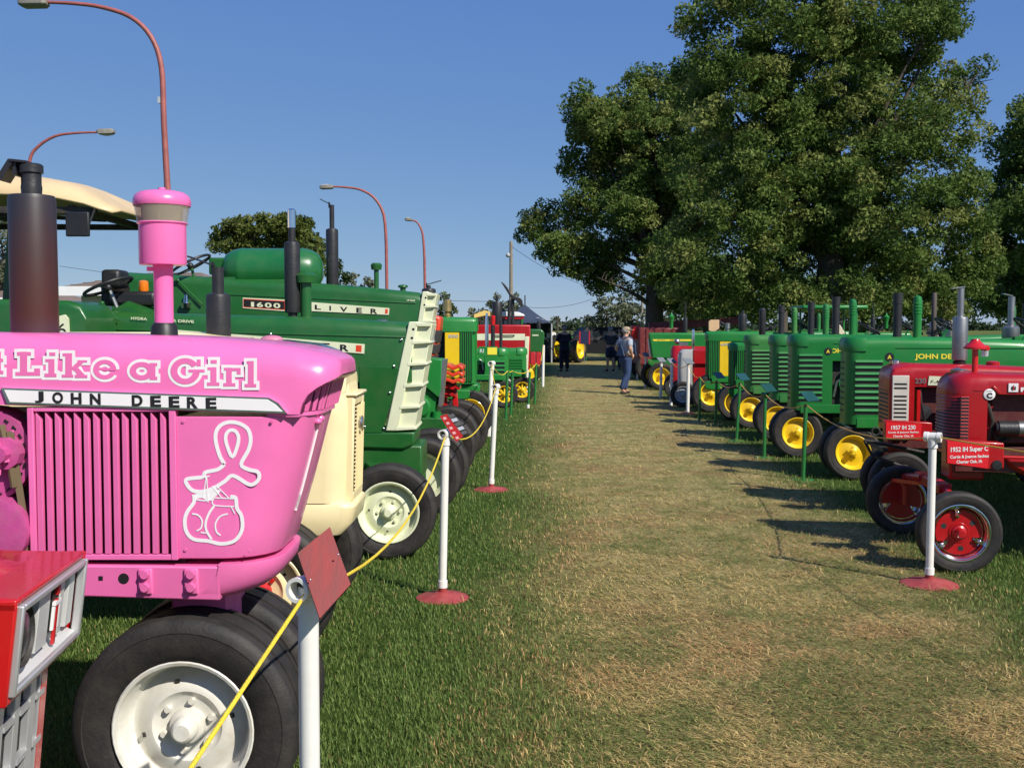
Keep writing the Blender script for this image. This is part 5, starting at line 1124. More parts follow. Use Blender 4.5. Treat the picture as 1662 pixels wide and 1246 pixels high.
def f230():
    loc = (3.42, 9.95, 0); cfg = dict(r=.035, hw=.25, nose=1437, top=590, bot=700, shell=1484, hoodb=628)
    T, F, P, nx, ht, zb, xr, hw, hb = farmall(loc, 'deep red tractor with white louvred grille side behind the right edge one', cfg); tx = loc[0]; yn = hw
    a, e = P(1430, 609), P(1455, 685)
    gw = mat('grille_white', (.62, .58, .5), .45); gx0, gx1 = nx-.165, nx-.016
    for s in (-1, 1): g = MB().box(gx0, gx1, s*hw-.01, s*hw+.01, zb+.02, a[1]).build('grille_side', gw, T, .004)
    for i in range(11): MB().box(nx-.012, nx+.004, -hw+.07, hw-.07, 0, .02).build('grille_slat', DRK, T, loc=(0, 0, zb+.06+i*(a[1]-zb-.1)/11))
    n = 10; z0, z1 = zb+.09, a[1]-.05; st = (z1-z0)/n; k = 0
    b = MB(); b.box(gx0+.02, gx1-.015, hw+.0095, hw+.0112, 0, st*.45); mg = b.mesh('grille_slot', BLK)
    for i in range(n):
        if i == n-3: continue
        obj('grille_slot', mg, g, 0, (0, 0, z0+st*i))
    c = P(1494, 618); text('230', 'number', T, c[0], c[1], yn+.001, .05, .10, 1, STEEL, .004, bold=.03)
    b = MB(); q = [P(1508, 610), P(1560, 612), P(1560, 626), P(1506, 625)]; b.prism(q, 'y', yn-.004, yn+.003); nb = b.build('name_plate', OCR, T)
    c = P(1532, 619.5); text('F-ARMALL', 'lettering', nb, c[0], c[1], yn+.0045, .03, .24, 1, BLK, .001, shear=.2)
    b = MB(); b.box(xr-1.5, xr-.06, -.13, .13, zb+.0, hb+.02); b.build('engine_block', mat('engine_red', (.09, .007, .007)), T, .01)
    b = MB(); b.box(P(1489, 640)[0]-.03, P(1489, 640)[0], .05, hw-.004, zb, hb-.03); b.build('shroud_flange', IHR, T)
    b = MB(); q = P(1500, 670); b.tube([(q[0]+.03, .2, hb-.02), (q[0]+.02, .21, hb-.15), (q[0]-.02, .2, hb-.3), (q[0], .18, zb)], .014); b.lathe([(-.1, 0), (-.1, .06), (.04, .06), (.04, 0)], (q[0]-.18, .2, P(1500, 672)[1]), 'x', 20); b.lathe([(.14, 0), (.14, .07), (.16, .07), (.17, 0)], (q[0]-.02, 0, q[1]), 'y', 18); b.build('belt_and_hoses', SOOT, T)
    b = MB(); b.box(xr-1.5, nx-.04, -.16, .16, zb-.16, zb+.02); b.build('frame', mat('engine_red', (.09, .007, .007)), T)
    b = MB(); b.box(nx-.22, nx-.02, -.10, .10, .5, zb); b.build('front_bolster', RED, T, .02)
    Yb = 9.35; yb = loc[1]-Yb; A = lambda px, py: F(px, py, Yb)
    b = MB(); b.prism([A(1436, 682), A(1513, 686), A(1513, 702), A(1503, 703), A(1500, 716), A(1438, 712)], 'y', yb-.12, yb); bx = b.build('weight_box', RED, T, .006)
    b = MB(); b.prism([A(1438, 684.5), A(1496, 687.5), A(1494, 714), A(1438, 711)], 'y', yb+.0005, yb+.003); b.build('name_sign', mat('sign_bright_red', (.72, .012, .02)), bx)
    for s_, py, h_, w_ in (('1957 IH 230', 693.5, 7, 38), ('Curtis & Joanne Sachau', 701.5, 4.2, 48), ('Charter Oak, IA', 707.5, 4, 32)):
        q = A(1466, py); kk = Yb/1700; text(s_, 'lettering', bx, q[0], q[1], yb+.0042, h_*kk, w_*kk, 1, WH, .001, bold=.02, slope=.03)
    tricycle(T, DRK, -.24, .29, .14, .17, DRK, .17, 'flat')
    # implement arms round the nose
    b = MB(); b.tube([(.12, .3, .70), (-.1, .34, .66), (-.4, .36, .6)], .016); b.tube([(.12, .3, .70), (.05, .33, .56), (-.3, .4, .44)], .014); b.bar((-.05, -.35, .62), (-.05, .42, .62), .05, .03); b.torus((nx+.13, .28, .78), .035, .009, axis='y'); b.bar((nx+.09, .28, .77), (nx-.1, .24, .74), .015, .03); b.build('mounting_arms', DRK, T)
    q = F(1557, 590, loc[1])[0]; Zq = lambda py: at(1557, py, loc[1]).z
    b = MB(); b.lathe([(ht-.04, .05), (Zq(586), .06), (Zq(584), .04), (Zq(584), 0)], (q, 0, 0), 'z', 18); b.build('muffler_base', SOOT, T)
    o = stack(T, q, 0, Zq(584), Zq(515), .069, .03, Zq(467), STEEL)
    b = MB(); b.bar((q-.03, 0, Zq(466)), (q+.09, 0, Zq(469)), .07, .01); b.build('rain_cap', STEEL, o)
    q = P(1463, 587); MB().lathe([(ht-.01, .05), (ht+.02, .05), (ht+.03, .02), (ht+.03, 0)], (q[0], 0, 0), 'z', 14).build('radiator_cap', CHR, T)
    q = P(1626, 590); MB().lathe([(ht-.05, .06), (ht+.01, .06), (ht+.02, .03), (ht+.02, 0)], (q[0], 0, 0), 'z', 14).build('fuel_cap', RED, T)
    rear_end(T, -2.1, .66, .28, .72, RED, RED); steering(T, xr-1.7, 1.65, 0, .19, 35)
f230()
def place(px_nose, D): return at(px_nose, 650, D-.05).x+.10
R1 = [(1368, 12.1, 'green tractor with louvred nose and yellow lettering just behind the two red ones'),
      (1281, 14.15, 'green tractor whose yellow hood lettering is cut short by the next nose'),
      (1250, 16.1, 'green tractor third in the line of louvred noses from the red ones'),
      (1209, 18.1, 'green tractor with paler side panel, last of the louvred noses')]
for i, (px, D, lab) in enumerate(R1):
    jd_letter((place(px, D), D, 0), PI-TH, lab, GR, h=at(px+40, 545-(i == 1)*4-(i == 2)*3-(i == 3)*3, D).z, side=1, body=[JDG, paint('tractor_green_b', (.009, .175, .030), .36, .08, .15), paint('tractor_green_c', (.014, .185, .034), .42, .2, .08), paint('tractor_green_d', (.030, .20, .035), .5, .25, .0)][i], words=i < 2, tx=1.02 if i == 0 else .75, Rf=.315 if i == 0 else .33, L=1.95)
J5 = jd_styled((place(1184, 19.7), 19.7, 0), PI-TH, 'green tractor with lower hood and barred grille before the yellow-panelled one', GR, h=1.46, side=1, num='', big=.16, Rf=.33, zb=.62, muff=False, hw=.25)
J6 = jd_styled((place(1146, 21.5), 21.5, 0), PI-TH, 'green tractor with a bright yellow side panel numbered 630', GR, h=1.66, side=1, num='630', big=.2, Rf=.38, zb=.66, hw=.27)
# thick black stack behind
# ---- grey and red small tractor
def ford():
    D = 23.2; tx = at(1100, 600, D).x+.1
    T = thing('tractor', (tx, D, 0), PI-TH, 'pale grey nosed small tractor with red engine cover', 'tractor', GR); F = Frame(T, D-.25, D, -1); P = lambda a, b_: F(a, b_)
    zt = P(1110, 574)[1]; x0 = P(1101, 600)[0]; x1 = P(1124, 600)[0]
    b = MB(); b.loft([plan(x1, x0-.02, .22, P(1110, 636)[1], .1), plan(x1, x0, .23, P(1110, 600)[1], .1), plan(x1, x0-.02, .23, zt+.03, .1), plan(x1, x0-.08, .2, zt+.09, .08)]); b.build('radiator_shell', GREY if False else mat('pale_grey_paint', (.42, .42, .40), .45), T)
    for i in range(4): MB().box(-.012, .012, -.012, .012, P(1110, 630)[1], zt-.02).build('grille_bar', WH, T, loc=(x0-.01, -.15+.1*i, 0))
    b = MB(); b.box(x1-1.2, x1, -.22, .22, zt-.25, zt+.09); b.build('hood', RED, T, .04)
    b = MB(); b.box(x1-1.4, x1-.02, -.16, .16, .5, zt-.25); b.build('engine_block', RED, T, .02)
    for s in (-1, 1): wheel(T, -.0, s*.45, .28, .14, .17, s, GREY, 'disc')
    MB().bar((0, -.42, .4), (0, .42, .4), .07, .07).build('front_axle', RED, T)
    q = P(1126, 560)[0]; stack(T, q, 0, zt, P(1126, 535)[1], .03, None, None, CHR, 'exhaust_stack')
    rear_end(T, -1.9, .58, .28, .65, GREY, RED); steering(T, -1.3, 1.4, 0, .18, 35)
ford()
def farred():
    D = 25.2; tx = at(1090, 600, D).x+.15
    T = thing('tractor', (tx, D, 0), PI-TH, 'red tractor with rounded nose behind the pale grey one', 'tractor', GR)
    F = Frame(T, D-.25, D, -1); P = lambda a, b_: F(a, b_); x0 = P(1089, 600)[0]; x1 = P(1102, 600)[0]; zt = P(1100, 561)[1]; zb = P(1100, 622)[1]
    MB().loft([plan(x1, x0, .25, zb, .12), plan(x1, x0, .25, zt-.08, .12), plan(x1, x0-.04, .2, zt, .1)]).build('radiator_shell', RED, T)
    MB().loft([ring(x1+.02, .24, zt-.25, zt-.005, .08), ring(x1-1.4, .24, zt-.25, zt-.04, .08)]).build('hood', RED, T)
    for i in range(8): MB().box(x0-.1, x0+.006, -.2, .2, 0, .02).build('grille_slat', DRK, T, loc=(0, 0, zb+.1+.075*i))
    b = MB(); b.box(x1-1.4, x1, -.14, .14, .5, zt-.25); b.build('engine_block', DRK, T); tricycle(T, RED, 0, .33, .15, .2, WHT)
    q = P(1096, 560)[0]; b = MB(); b.ball((q-.05, 0, zt+.1), .07); b.box(q-.3, q-.1, -.1, .1, zt, zt+.08); b.build('air_cleaner', STEEL, T)
    rear_end(T, -2.1, .66, .3, .7, RED, RED); steering(T, -1.6, 1.6)
farred()
def jd3020():
    D = 29.5; tx = at(1051, 600, D).x+.15
    T = thing('tractor', (tx, D, 0), PI-TH, 'green tractor with pale yellow name stripe on a sloping hood', 'tractor', GR); F = Frame(T, D-.28, D, -1); P = lambda a, b_: F(a, b_)
    x0 = P(1051, 545)[0]
    b = MB(); b.prism([P(1052, 541.5), P(1056, 540), P(1160, 540), P(1160, 583), P(1058, 583), P(1054, 556)], 'y', -.28, .28); b.build('hood', JDG, T, .05)
    b = MB(); b.prism([P(1059, 550.5), P(1122, 550.5), P(1122, 553.5), P(1061, 553.5)], 'y', .27, .284); b.build('name_stripe', YPR, T)
    for s_, px in (('JOHN', 1073), ('DEERE', 1094)):
        c = P(px, 552); text(s_, 'lettering', T, c[0], c[1], .286, .035, .22, 1, OLG, .001)
    b = MB(); b.prism([P(1051, 550), P(1054, 550), P(1058, 578), P(1054, 578)], 'y', -.24, .24); b.build('grille_screen', STEEL, T)
    b = MB(); b.prism([P(1051, 583), P(1130, 583), P(1130, 592), P(1060, 597), P(1052, 590)], 'y', -.24, .24); b.build('side_rail', JDG, T, .02)
    b = MB(); q = P(1090, 541)[0]; b.lathe([(1.7, .05), (P(1, 521)[1], .05), (P(1, 515)[1], .09), (P(1, 512)[1], .03), (P(1, 508)[1], 0)], (q, 0, 0), 'z', 16); b.build('precleaner', JDG, T)
    stack(T, P(1113, 540)[0], 0, P(1113, 540)[1], P(1113, 515)[1], .06, .018, P(1113, 490)[1], SOOT)
    for s, px in ((1, 1073), (-1, 1062)): x = P(px, 600)[0]; wheel(T, x, s*.55, .38, .24, .23, s, YEL, 'flat')
    MB().bar((x, -.5, .42), (x, .5, .42), .1, .1).build('front_axle', JDG, T); MB().cyl((x, 0, .4), (x, 0, .8), .1).build('pedestal', JDG, T)
    rear_end(T, -2.4, .8, .4, .75, YEL, JDG); steering(T, -1.9, 1.85)
jd3020()
# ================================================================== POSTS, ROPES, SIGNS
def post(base, top, r, m, label, group, disc=None, tee=None, cat='post', name='rope_post', teer=None):
    T = thing(name, base, 0, label, cat, group); t = Vector(top)-Vector(base)
    b = MB(); b.cyl((0, 0, .03 if disc else -.02), t, r, seg=18)
    b.build('pole', m, T)
    if disc:
        b = MB(); b.lathe([(0, disc), (.006, disc), (.02, disc*.8), (.035, disc*.3), (.045, disc*.2), (.045, 0)], (0, 0, 0), 'z', 36); b.build('base_disc', BASE, T)
        k = t.normalized(); b = MB(); b.cyl(k*.03, k*.075, r*1.05, seg=18); b.build('socket', BASE, T)
        b = MB(); b.cyl(k*.07, k*.115, r*1.22, seg=18); b.build('coupling', m, T)
    if tee is not None:
        rr = teer or r*1.12; d = Vector((math.sin(tee), -math.cos(tee), 0)); b = MB(); c = t
        q = d.to_track_quat('Z', 'Y').to_matrix().to_4x4(); q.translation = c
        l = r*2.1; b.lathe([(-l, rr*.78), (-l, rr*1.1), (-l*.5, rr*1.1), (-l*.45, rr), (l*.45, rr), (l*.5, rr*1.1), (l, rr*1.1), (l, rr*.78), (-l, rr*.78)], (0, 0, 0), 'z', 22, q)
        b.build('tee_fitting', m, T); b = MB(); b.cyl(c-d*l*.3, c+d*l*.3, rr*.95, seg=16); b.build('tee_shade_plug', BLK, T); b = MB(); b.cyl(t-Vector((0, 0, r*2.8)), t-Vector((0, 0, r*.9)), rr*1.05, seg=18); b.build('tee_neck', m, T)  # black plug stands in for the shade inside the tee
    return T
GP = 'white pipe rope posts beside the aisle'; GGP = 'green rope posts beside the aisle'
p1b = Vector((-.545, 2.76, 0)); p1t = at(500, 950, 2.72)
p2b = Vector(gnd(718, 970)); p2t = at(723, 704, p2b.y); p3b = Vector(gnd(797, 795)); p3t = at(802.5, 603, p3b.y)
p3t.z = 1.12; p3t = at(805, 628, p3b.y)
post(p1b, p1t, .027, PVC, 'white pipe rope post holding the tilted dark red board', GP, None, -.35)
post(p2b, p2t, .026, PVC, 'white pipe rope post on a red disc holding the red and grey label', GP, .17, -.35)
post(p3b, p3t, .027, PVC, 'third white pipe rope post from the pink tractor on a red disc', GP, .19, -.3)
p4b = Vector(gnd(793, 708)); p4t = at(798, 590, p4b.y); post(p4b, p4t, .035, PVC, 'white pipe rope post just left of the third one and without a disc', GP, None, -.3)
b = MB(); c_ = [(535.5, 854.6, 2.74), (483, 897, 2.68), (519, 1003, 2.60), (569, 947.5, 2.66)]
f = [at(*q) for q in c_]; nn = (f[1]-f[0]).cross(f[2]-f[0]); dr_ = ray(*c_[3][:2]); o_ = Vector((0, 0, EYE)); f[3] = o_+dr_*((f[0]-o_).dot(nn)/dr_.dot(nn)); nrm = (f[1]-f[0]).cross(f[3]-f[0]).normalized(); nrm = -nrm if nrm.y < 0 else nrm
b.add([tuple(v) for v in f]+[tuple(v+nrm*.009) for v in f], [(0, 1, 2, 3), (7, 6, 5, 4), (0, 4, 5, 1), (1, 5, 6, 2), (2, 6, 7, 3), (3, 7, 4, 0)])
m = mat('red_stained_plywood', (.23, .013, .013), .6, 0, 0, .4, 5, .06, 30, .02, (.4, .12, .09))
n_ = m.node_tree.nodes; mp = n_.new('ShaderNodeMapping'); mp.inputs['Scale'].default_value = (6, 1, 1.4); mp.inputs['Rotation'].default_value = (0, -.45, 0)
for l in list(m.node_tree.links):
    if l.from_node.type == 'TEX_COORD' and l.to_node.type == 'TEX_NOISE': m.node_tree.links.new(l.from_socket, mp.inputs[0]); m.node_tree.links.new(mp.outputs[0], l.to_socket)
ply = b.build('plywood_board', m); tag(ply, 'blank dark red plywood board leaning on the nearest rope post', 'board')
for q in ((504, 941, 2.635), (549, 900, 2.675)):
    MB().ball(at(*q)-nrm*.002, .0028, 8).build('nail', CHR, ply)
b = MB(); Yp = p2b.y-.04; cs = [(714, 675.5), (725.5, 671.7), (752, 707.6), (740.6, 717)]; cs = [at(*q, Yp) for q in cs]
b.add([tuple(v) for v in cs]+[tuple(v+Vector((0, .006, 0))) for v in cs], [(0, 1, 2, 3), (7, 6, 5, 4), (0, 4, 5, 1), (1, 5, 6, 2), (2, 6, 7, 3), (3, 7, 4, 0)])
lb = b.build('label_board', SIGNR); tag(lb, 'narrow red label with pale lettering and grey tabs tilted on the second post', 'sign')
e0, e1 = cs[1], cs[2]
for k in range(5):
    t0, t1 = .05+.19*k, .05+.19*k+.13; o = (cs[1]-cs[0])*.85; a, c2 = e0.lerp(e1, t0), e0.lerp(e1, t1)
    b = MB(); q = [a+Vector((.0, -.002, .0)), a+o*.9+Vector((0, -.002, 0)), c2+o*.9+Vector((0, -.002, 0)), c2+Vector((0, -.002, 0))]
    b.add([tuple(v) for v in q]+[tuple(v+Vector((0, .004, 0))) for v in q], [(0, 1, 2, 3), (7, 6, 5, 4), (0, 4, 5, 1), (1, 5, 6, 2), (2, 6, 7, 3), (3, 7, 4, 0)]); b.build('grey_tab', [mat('tab_dark', (.12, .12, .13), .5), mat('tab_pale', (.5, .55, .62), .5)][k % 2], lb)
    s0 = cs[0].lerp(cs[3], t0+.02); s1 = cs[0].lerp(cs[3], t1-.02); oo = (cs[1]-cs[0])
    q = [s0+oo*.22, s0+oo*.62, s1+oo*.62, s1+oo*.22]; q = [v+Vector((0, -.0012, 0)) for v in q]
    b = MB(); b.add([tuple(v) for v in q]+[tuple(v+Vector((0, .003, 0))) for v in q], [(0, 1, 2, 3), (7, 6, 5, 4), (0, 4, 5, 1), (1, 5, 6, 2), (2, 6, 7, 3), (3, 7, 4, 0)]); b.build('print_block', mat('pale_pink_print', (.75, .42, .42), .5), lb)
def rope(pts3, sags, r, m, label, group='yellow ropes strung between the posts'):
    P = []
    for (a, c), sg in zip(zip(pts3[:-1], pts3[1:]), sags):
        a, c = Vector(a), Vector(c)
        for i in range(14):
            t = i/14; v = a.lerp(c, t); v.z -= 4*sg*t*(1-t); P.append(v)
    P.append(Vector(pts3[-1])); o = P[0].copy(); b = MB(); b.tube([p-o for p in P], r, 8); ob = b.build('rope', m, loc=o); return tag(ob, label, 'rope', group)
rope([at(300, 1260, 2.0), p1t+Vector((0, -.0, -.012)), p2t+Vector((0, 0, -.01))], [.0, .19], .0052, ROPE, 'yellow rope running past the pink tractor wheel to the second post')
rope([p2t, p3t], [.22], .0052, ROPE, 'yellow rope sagging between the second and third white posts')
rope([p3t, p4t+Vector((0, 0, -.02))], [.06], .006, ROPE, 'yellow rope twisted between the third white post and the one behind it')
gl_ = []
for i, (x, y, ty, lab) in enumerate(((820.6, 682, 602, 'green rope post nearest the third white post'), (829, 674, 602, 'green rope post just right of and behind the nearest left-hand one'), (867.5, 656, 590, 'left-hand green rope post farthest along, by the two red signs'), (857, 662, 604, 'green rope post with a white foot by the two red signs'))):
    b_ = Vector(gnd(x, y)); t_ = at(x+3, ty, b_.y); T = post(b_, t_, .027, GSTK, lab, GGP); gl_.append(t_)
    if i == 3: MB().cyl((0, 0, 0), (0, 0, .08), .035, seg=14).build('white_foot', PVC, T)
for x, y, ty, lab in ((881, 627.5, 560, 'white rope post beside the man in the white shirt'), (873, 616, 592, 'short white rope post behind the two red signs'), (855, 640, 596, 'white rope post left of the two red signs')):
    b_ = Vector(gnd(x, y)); t_ = at(x+1, ty, b_.y); post(b_, t_, .042, PVC, lab, GP); gl_.append(t_)
rope([p4t, gl_[0]], [.12], .007, ROPE, 'yellow rope hanging in front of the small green tractors'); rope([gl_[0], gl_[1], gl_[2]], [.02, .12], .008, ROPE, 'yellow rope between the left-hand green posts')
rope([gl_[2], gl_[4]], [.25], .009, ROPE, 'yellow rope from the far green post to the white-shirted man')
for cx, lab in ((865, 'red sign left of its twin at the far end of the left row'), (874, 'red sign right of its twin at the far end of the left row')):
    Y = 23.4+(cx-865)*.05; q = at(cx, 582, Y); b = MB(); b.box(-.055, .055, -.012, .012, -.14, .15); o = b.build('red_sign', SIGNR, None, .012, loc=q); tag(o, lab, 'sign', 'paired red signs')
# right-hand posts
r1b = Vector(gnd(1508, 948)); r1t = at(1514, 709, r1b.y)
post(r1b, r1t, .026, PVC, 'white pipe rope post on a red disc in front of the right edge tractor', 'white pipe rope posts on the right', .19, 1.0, teer=.031)
GR2 = 'green rope posts on the right'
rp = []
for i, (x, y, tx, ty, lab) in enumerate(((1303, 778, 1308, 656, 'first green rope post from the right edge with a tilted dark sign'), (1240, 742, 1242, 640, 'second green rope post from the right edge'), (1195, 715, 1201, 621, 'third green rope post from the right edge'), (1161, 688, 1163, 617, 'fourth green rope post from the right edge'), (1135, 683, 1136, 612, 'fifth and farthest green rope post on the right'))):
    b_ = Vector(gnd(x, y)); t_ = at(tx, ty, b_.y); T = post(b_, t_, .024, GSTK, lab, GR2, None, .6 if i == 1 else None); rp.append(t_)
    MB().lathe([(0, .13), (.008, .12), (.012, .03), (.012, 0)], (0, 0, 0), 'z', 20).build('foot_plate', GSTK, T)
    if i < 4:
        M = Matrix.Translation(t_+Vector((.04, -.02, .09)) - b_) @ Matrix.Rotation(R(35), 4, 'Z') @ Matrix.Rotation(R(-48), 4, 'X')
        sg = MB().box(-.105, .105, -.004, .004, -.075, .075, M).build('sign_board', mat('dark_teal_sign', (.015, .07, .07), .3, coat=.3), None, loc=b_); tag(sg, 'dark teal information board on the ' + ['first', 'second', 'third', 'fourth'][i] + ' green post from the right edge', 'sign', 'information boards')
for x, y, ty, lab in ((1116, 671, 590, 'thick white rope post nearest the green ones on the right'), (1089, 658, 589, 'second white rope post beyond the green ones'), (1072, 645, 587, 'third white rope post beyond the green ones'), (1047, 629, 578, 'fourth white rope post beyond the green ones'), (1034.5, 616, 572, 'fifth white rope post beyond the green ones, nearest the walking man')):
    b_ = Vector(gnd(x, y)); t_ = at(x+1.5, ty, b_.y); T = post(b_, t_, .034, PVC, lab, 'white rope posts far on the right'); rp.append(t_)
    M = Matrix.Translation(t_+Vector((0, 0, .05))-b_) @ Matrix.Rotation(R(35), 4, 'Z') @ Matrix.Rotation(R(-50), 4, 'X')
    MB().box(-.11, .11, -.005, .005, -.08, .08, M).build('sign_board', mat('grey_sign_back', (.16, .18, .2), .5), T)
    if y == 671: MB().lathe([(0, .17), (.02, .1), (.03, 0)], (0, 0, 0), 'z', 24).build('base_disc', BASE, T)
r0b = Vector((3.3, 3.0, 0)); r0t = Vector((3.3, 3.0, 1.17)); post(r0b, r0t, .026, PVC, 'white pipe rope post just outside the right edge', 'white pipe rope posts on the right', .19, .5)
GRP = 'ropes along the right-hand posts'
rope([r1t+Vector((.04, -.04, 0)), r0t], [.03], .005, mat('golden_rope', (.8, .5, .05), .6), 'golden rope stretched across the right edge tractor', GRP)
rope([r1t, rp[0]], [.14], .006, ROPE2, 'orange rope from the red-disc post to the first green post', GRP)
for i in range(4): rope([rp[i], rp[i+1]], [.10], .006, ROPE2, 'orange rope between the ' + ['first and second', 'second and third', 'third and fourth', 'fourth and fifth'][i] + ' green posts from the right edge', GRP)
rope(rp[4:], [.1]*(len(rp)-5), .007, ROPE2, 'orange rope along the far white posts', GRP)
# ================================================================== STREET LAMPS, POLES, WIRES
def lamp(D, pts, head, label, r):
    base = at(pts[0][0], 530, D); T = thing('street_lamp', (base.x, D, 0), 0, label, 'street lamp', 'curved red street lamps')
    P = [(0, 0, 0)]+[(at(a, b_, D).x-base.x, 0, at(a, b_, D).z) for a, b_ in pts[1:]]
    q = smooth_pts([(p[0], p[2]) for p in P[1:]]); P = [P[0]]+[(a, 0, c) for a, c in q]; n = len(P)
    MB().tube(P, [r*.82*(1-.5*i/n) for i in range(n)], 12).build('pole', LAMP, T)
    h = [(at(a, b_, D).x-base.x, at(a, b_, D).z) for a, b_ in head]; dx = h[1][0]-h[0][0]; z = (h[0][1]+h[1][1])/2; sg = 1 if dx > 0 else -1
    b = MB(); M = Matrix.Translation((h[0][0], 0, z)) @ Matrix.Rotation(-math.atan2(h[1][1]-h[0][1], dx) if dx > 0 else -math.atan2(h[1][1]-h[0][1], dx), 4, 'Y'); L_ = abs(dx)
    b.loft([[M @ Vector((x, y*w_, zz*hh)) for y, zz in ((-1, -1), (-1, .6), (-.7, 1), (.7, 1), (1, .6), (1, -1))] for x, w_, hh in ((0, .1, .05), (L_*.12, .15, .085), (L_*.85, .15, .085), (L_, .1, .05))])
    o = b.build('lamp_head', LEAD, T, .01)
    b = MB(); b.loft([[M @ Vector((x, y, -.085-d)) for y, d in ((-.12*k, 0), (-.08*k, .05*k), (.08*k, .05*k), (.12*k, 0))] for x, k in ((L_*.3, .7), (L_*.5, 1), (L_*.9, .6))]); b.build('lamp_glass', LENS, o)
    return T, base
T, bs = lamp(20.5, [(280, 530), (272, 310), (266, 200), (262, 110), (245, 60), (212, 28), (165, 12), (120, 6), (78, 4)], [(78, 4), (32, 5)], 'curved red street lamp rising behind the pink air cleaner', .075)
q = at(258, 161, 20.4); MB().box(q.x-bs.x-.05, q.x-bs.x+.04, -.03, .03, q.z-.06, q.z+.06).build('tag_box', GREY, T)
lamp(36, [(44, 530), (44, 330), (48, 262), (62, 238), (90, 221), (125, 216), (158, 215)], [(158, 215), (186, 214)], 'curved street lamp leaning right above the cream canopy', .08)
lamp(47, [(629, 530), (627, 400), (623, 350), (608, 322), (585, 308), (560, 304), (541, 303)], [(541, 303), (519, 304)], 'curved red street lamp behind the tall black muffler', .09)
lamp(62, [(691, 530), (689, 420), (686, 380), (678, 362), (669, 357.5)], [(669, 357.5), (657, 356.5)], 'smallest and farthest curved red street lamp', .10)
WOOD = mat('grey_pole_wood', (.26, .22, .17), .85, var=.3, scale=4)
def upole(px, ytop, D, r, label):
    c = at(px, 530, D); z = at(px, ytop, D).z; T = thing('utility_pole', (c.x, D, 0), 0, label, 'utility pole', 'wooden utility poles')
    MB().lathe([(0, r*1.2), (z, r*.8), (z+.02, 0)], (0, 0, 0), 'z', 14).build('pole', WOOD, T)
    MB().ball((-.2, 0, z-.9), .16, 10).build('lamp', GREY, T); MB().bar((-.2, 0, z-.85), (0, 0, z-.8), .05, .05).build('bracket', STEEL, T)
    return Vector((c.x, D, z))
u1 = upole(829.5, 392, 70, .13, 'wooden utility pole standing behind the blue tent'); u2 = upole(1042, 468, 95, .12, 'wooden utility pole among the silvery trees')
for a, c, sg, lab in ((u1-Vector((0, 0, 4)), at(97, 432, 70), .5, 'overhead wire crossing behind the pink air cleaner'), (u1-Vector((0, 0, 4.2)), at(962, 485, 80), .4, 'overhead wire right of the nearer utility pole'), (u1-Vector((0, 0, .3)), u2, 1.2, 'overhead wire slung between the two utility poles')):
    P = []
    for i in range(25): t = i/24; v = a.lerp(c, t); v.z -= 4*sg*t*(1-t); P.append(v-a)
    o = MB().tube(P, .014, 5).build('overhead_wire', BLK, loc=a); tag(o, lab, 'wire', 'overhead wires')
# ================================================================== TENT, HOUSES, FAR MACHINES
def tent():
    D = 52; c = at(852, 540, D); T = thing('tent', (c.x, D, 0), 0, 'dark blue peaked tent beyond the left row', 'tent'); m = mat('blue_canvas', (.030, .045, .085), .8, var=.2, scale=1.5)
    hx = (at(896, 540, D).x-c.x); ze = at(890, 524, D).z; za = at(852, 494, D).z; n = 8; b = MB(); rings = []
    for k in range(n+1):
        t = k/n; s_ = 1-t; z = ze+(za-ze)*(t**1.35); rings.append([(x*hx*s_, y*hx*s_, z) for x, y in ((-1.15, -.9), (0, -.95), (1, -.9), (1.05, 0), (1, .9), (0, .95), (-1.15, .9), (-1.15, 0))])
    b.loft(rings).build('roof', m, T)
    b = MB(); b.box(-hx*1.12, hx*.97, hx*.7, hx*.72, .0, ze-.02); b.box(hx*.95, hx*.97, -hx*.86, hx*.7, 0, ze-.02); b.build('wall_panel', mat('blue_canvas_wall', (.03, .045, .08), .8), T)
    for x in (-1.1, 0, .95):
        MB().cyl((x*hx, -hx*.85, 0), (x*hx, -hx*.85, ze), .04).build('tent_pole', GREY, T)
    MB().cyl((0, 0, za-.1), (0, 0, za+.45), .03).build('finial', m, T)
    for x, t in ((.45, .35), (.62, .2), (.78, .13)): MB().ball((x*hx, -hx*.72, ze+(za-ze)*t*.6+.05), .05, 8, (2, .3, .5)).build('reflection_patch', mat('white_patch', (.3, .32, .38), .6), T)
tent()
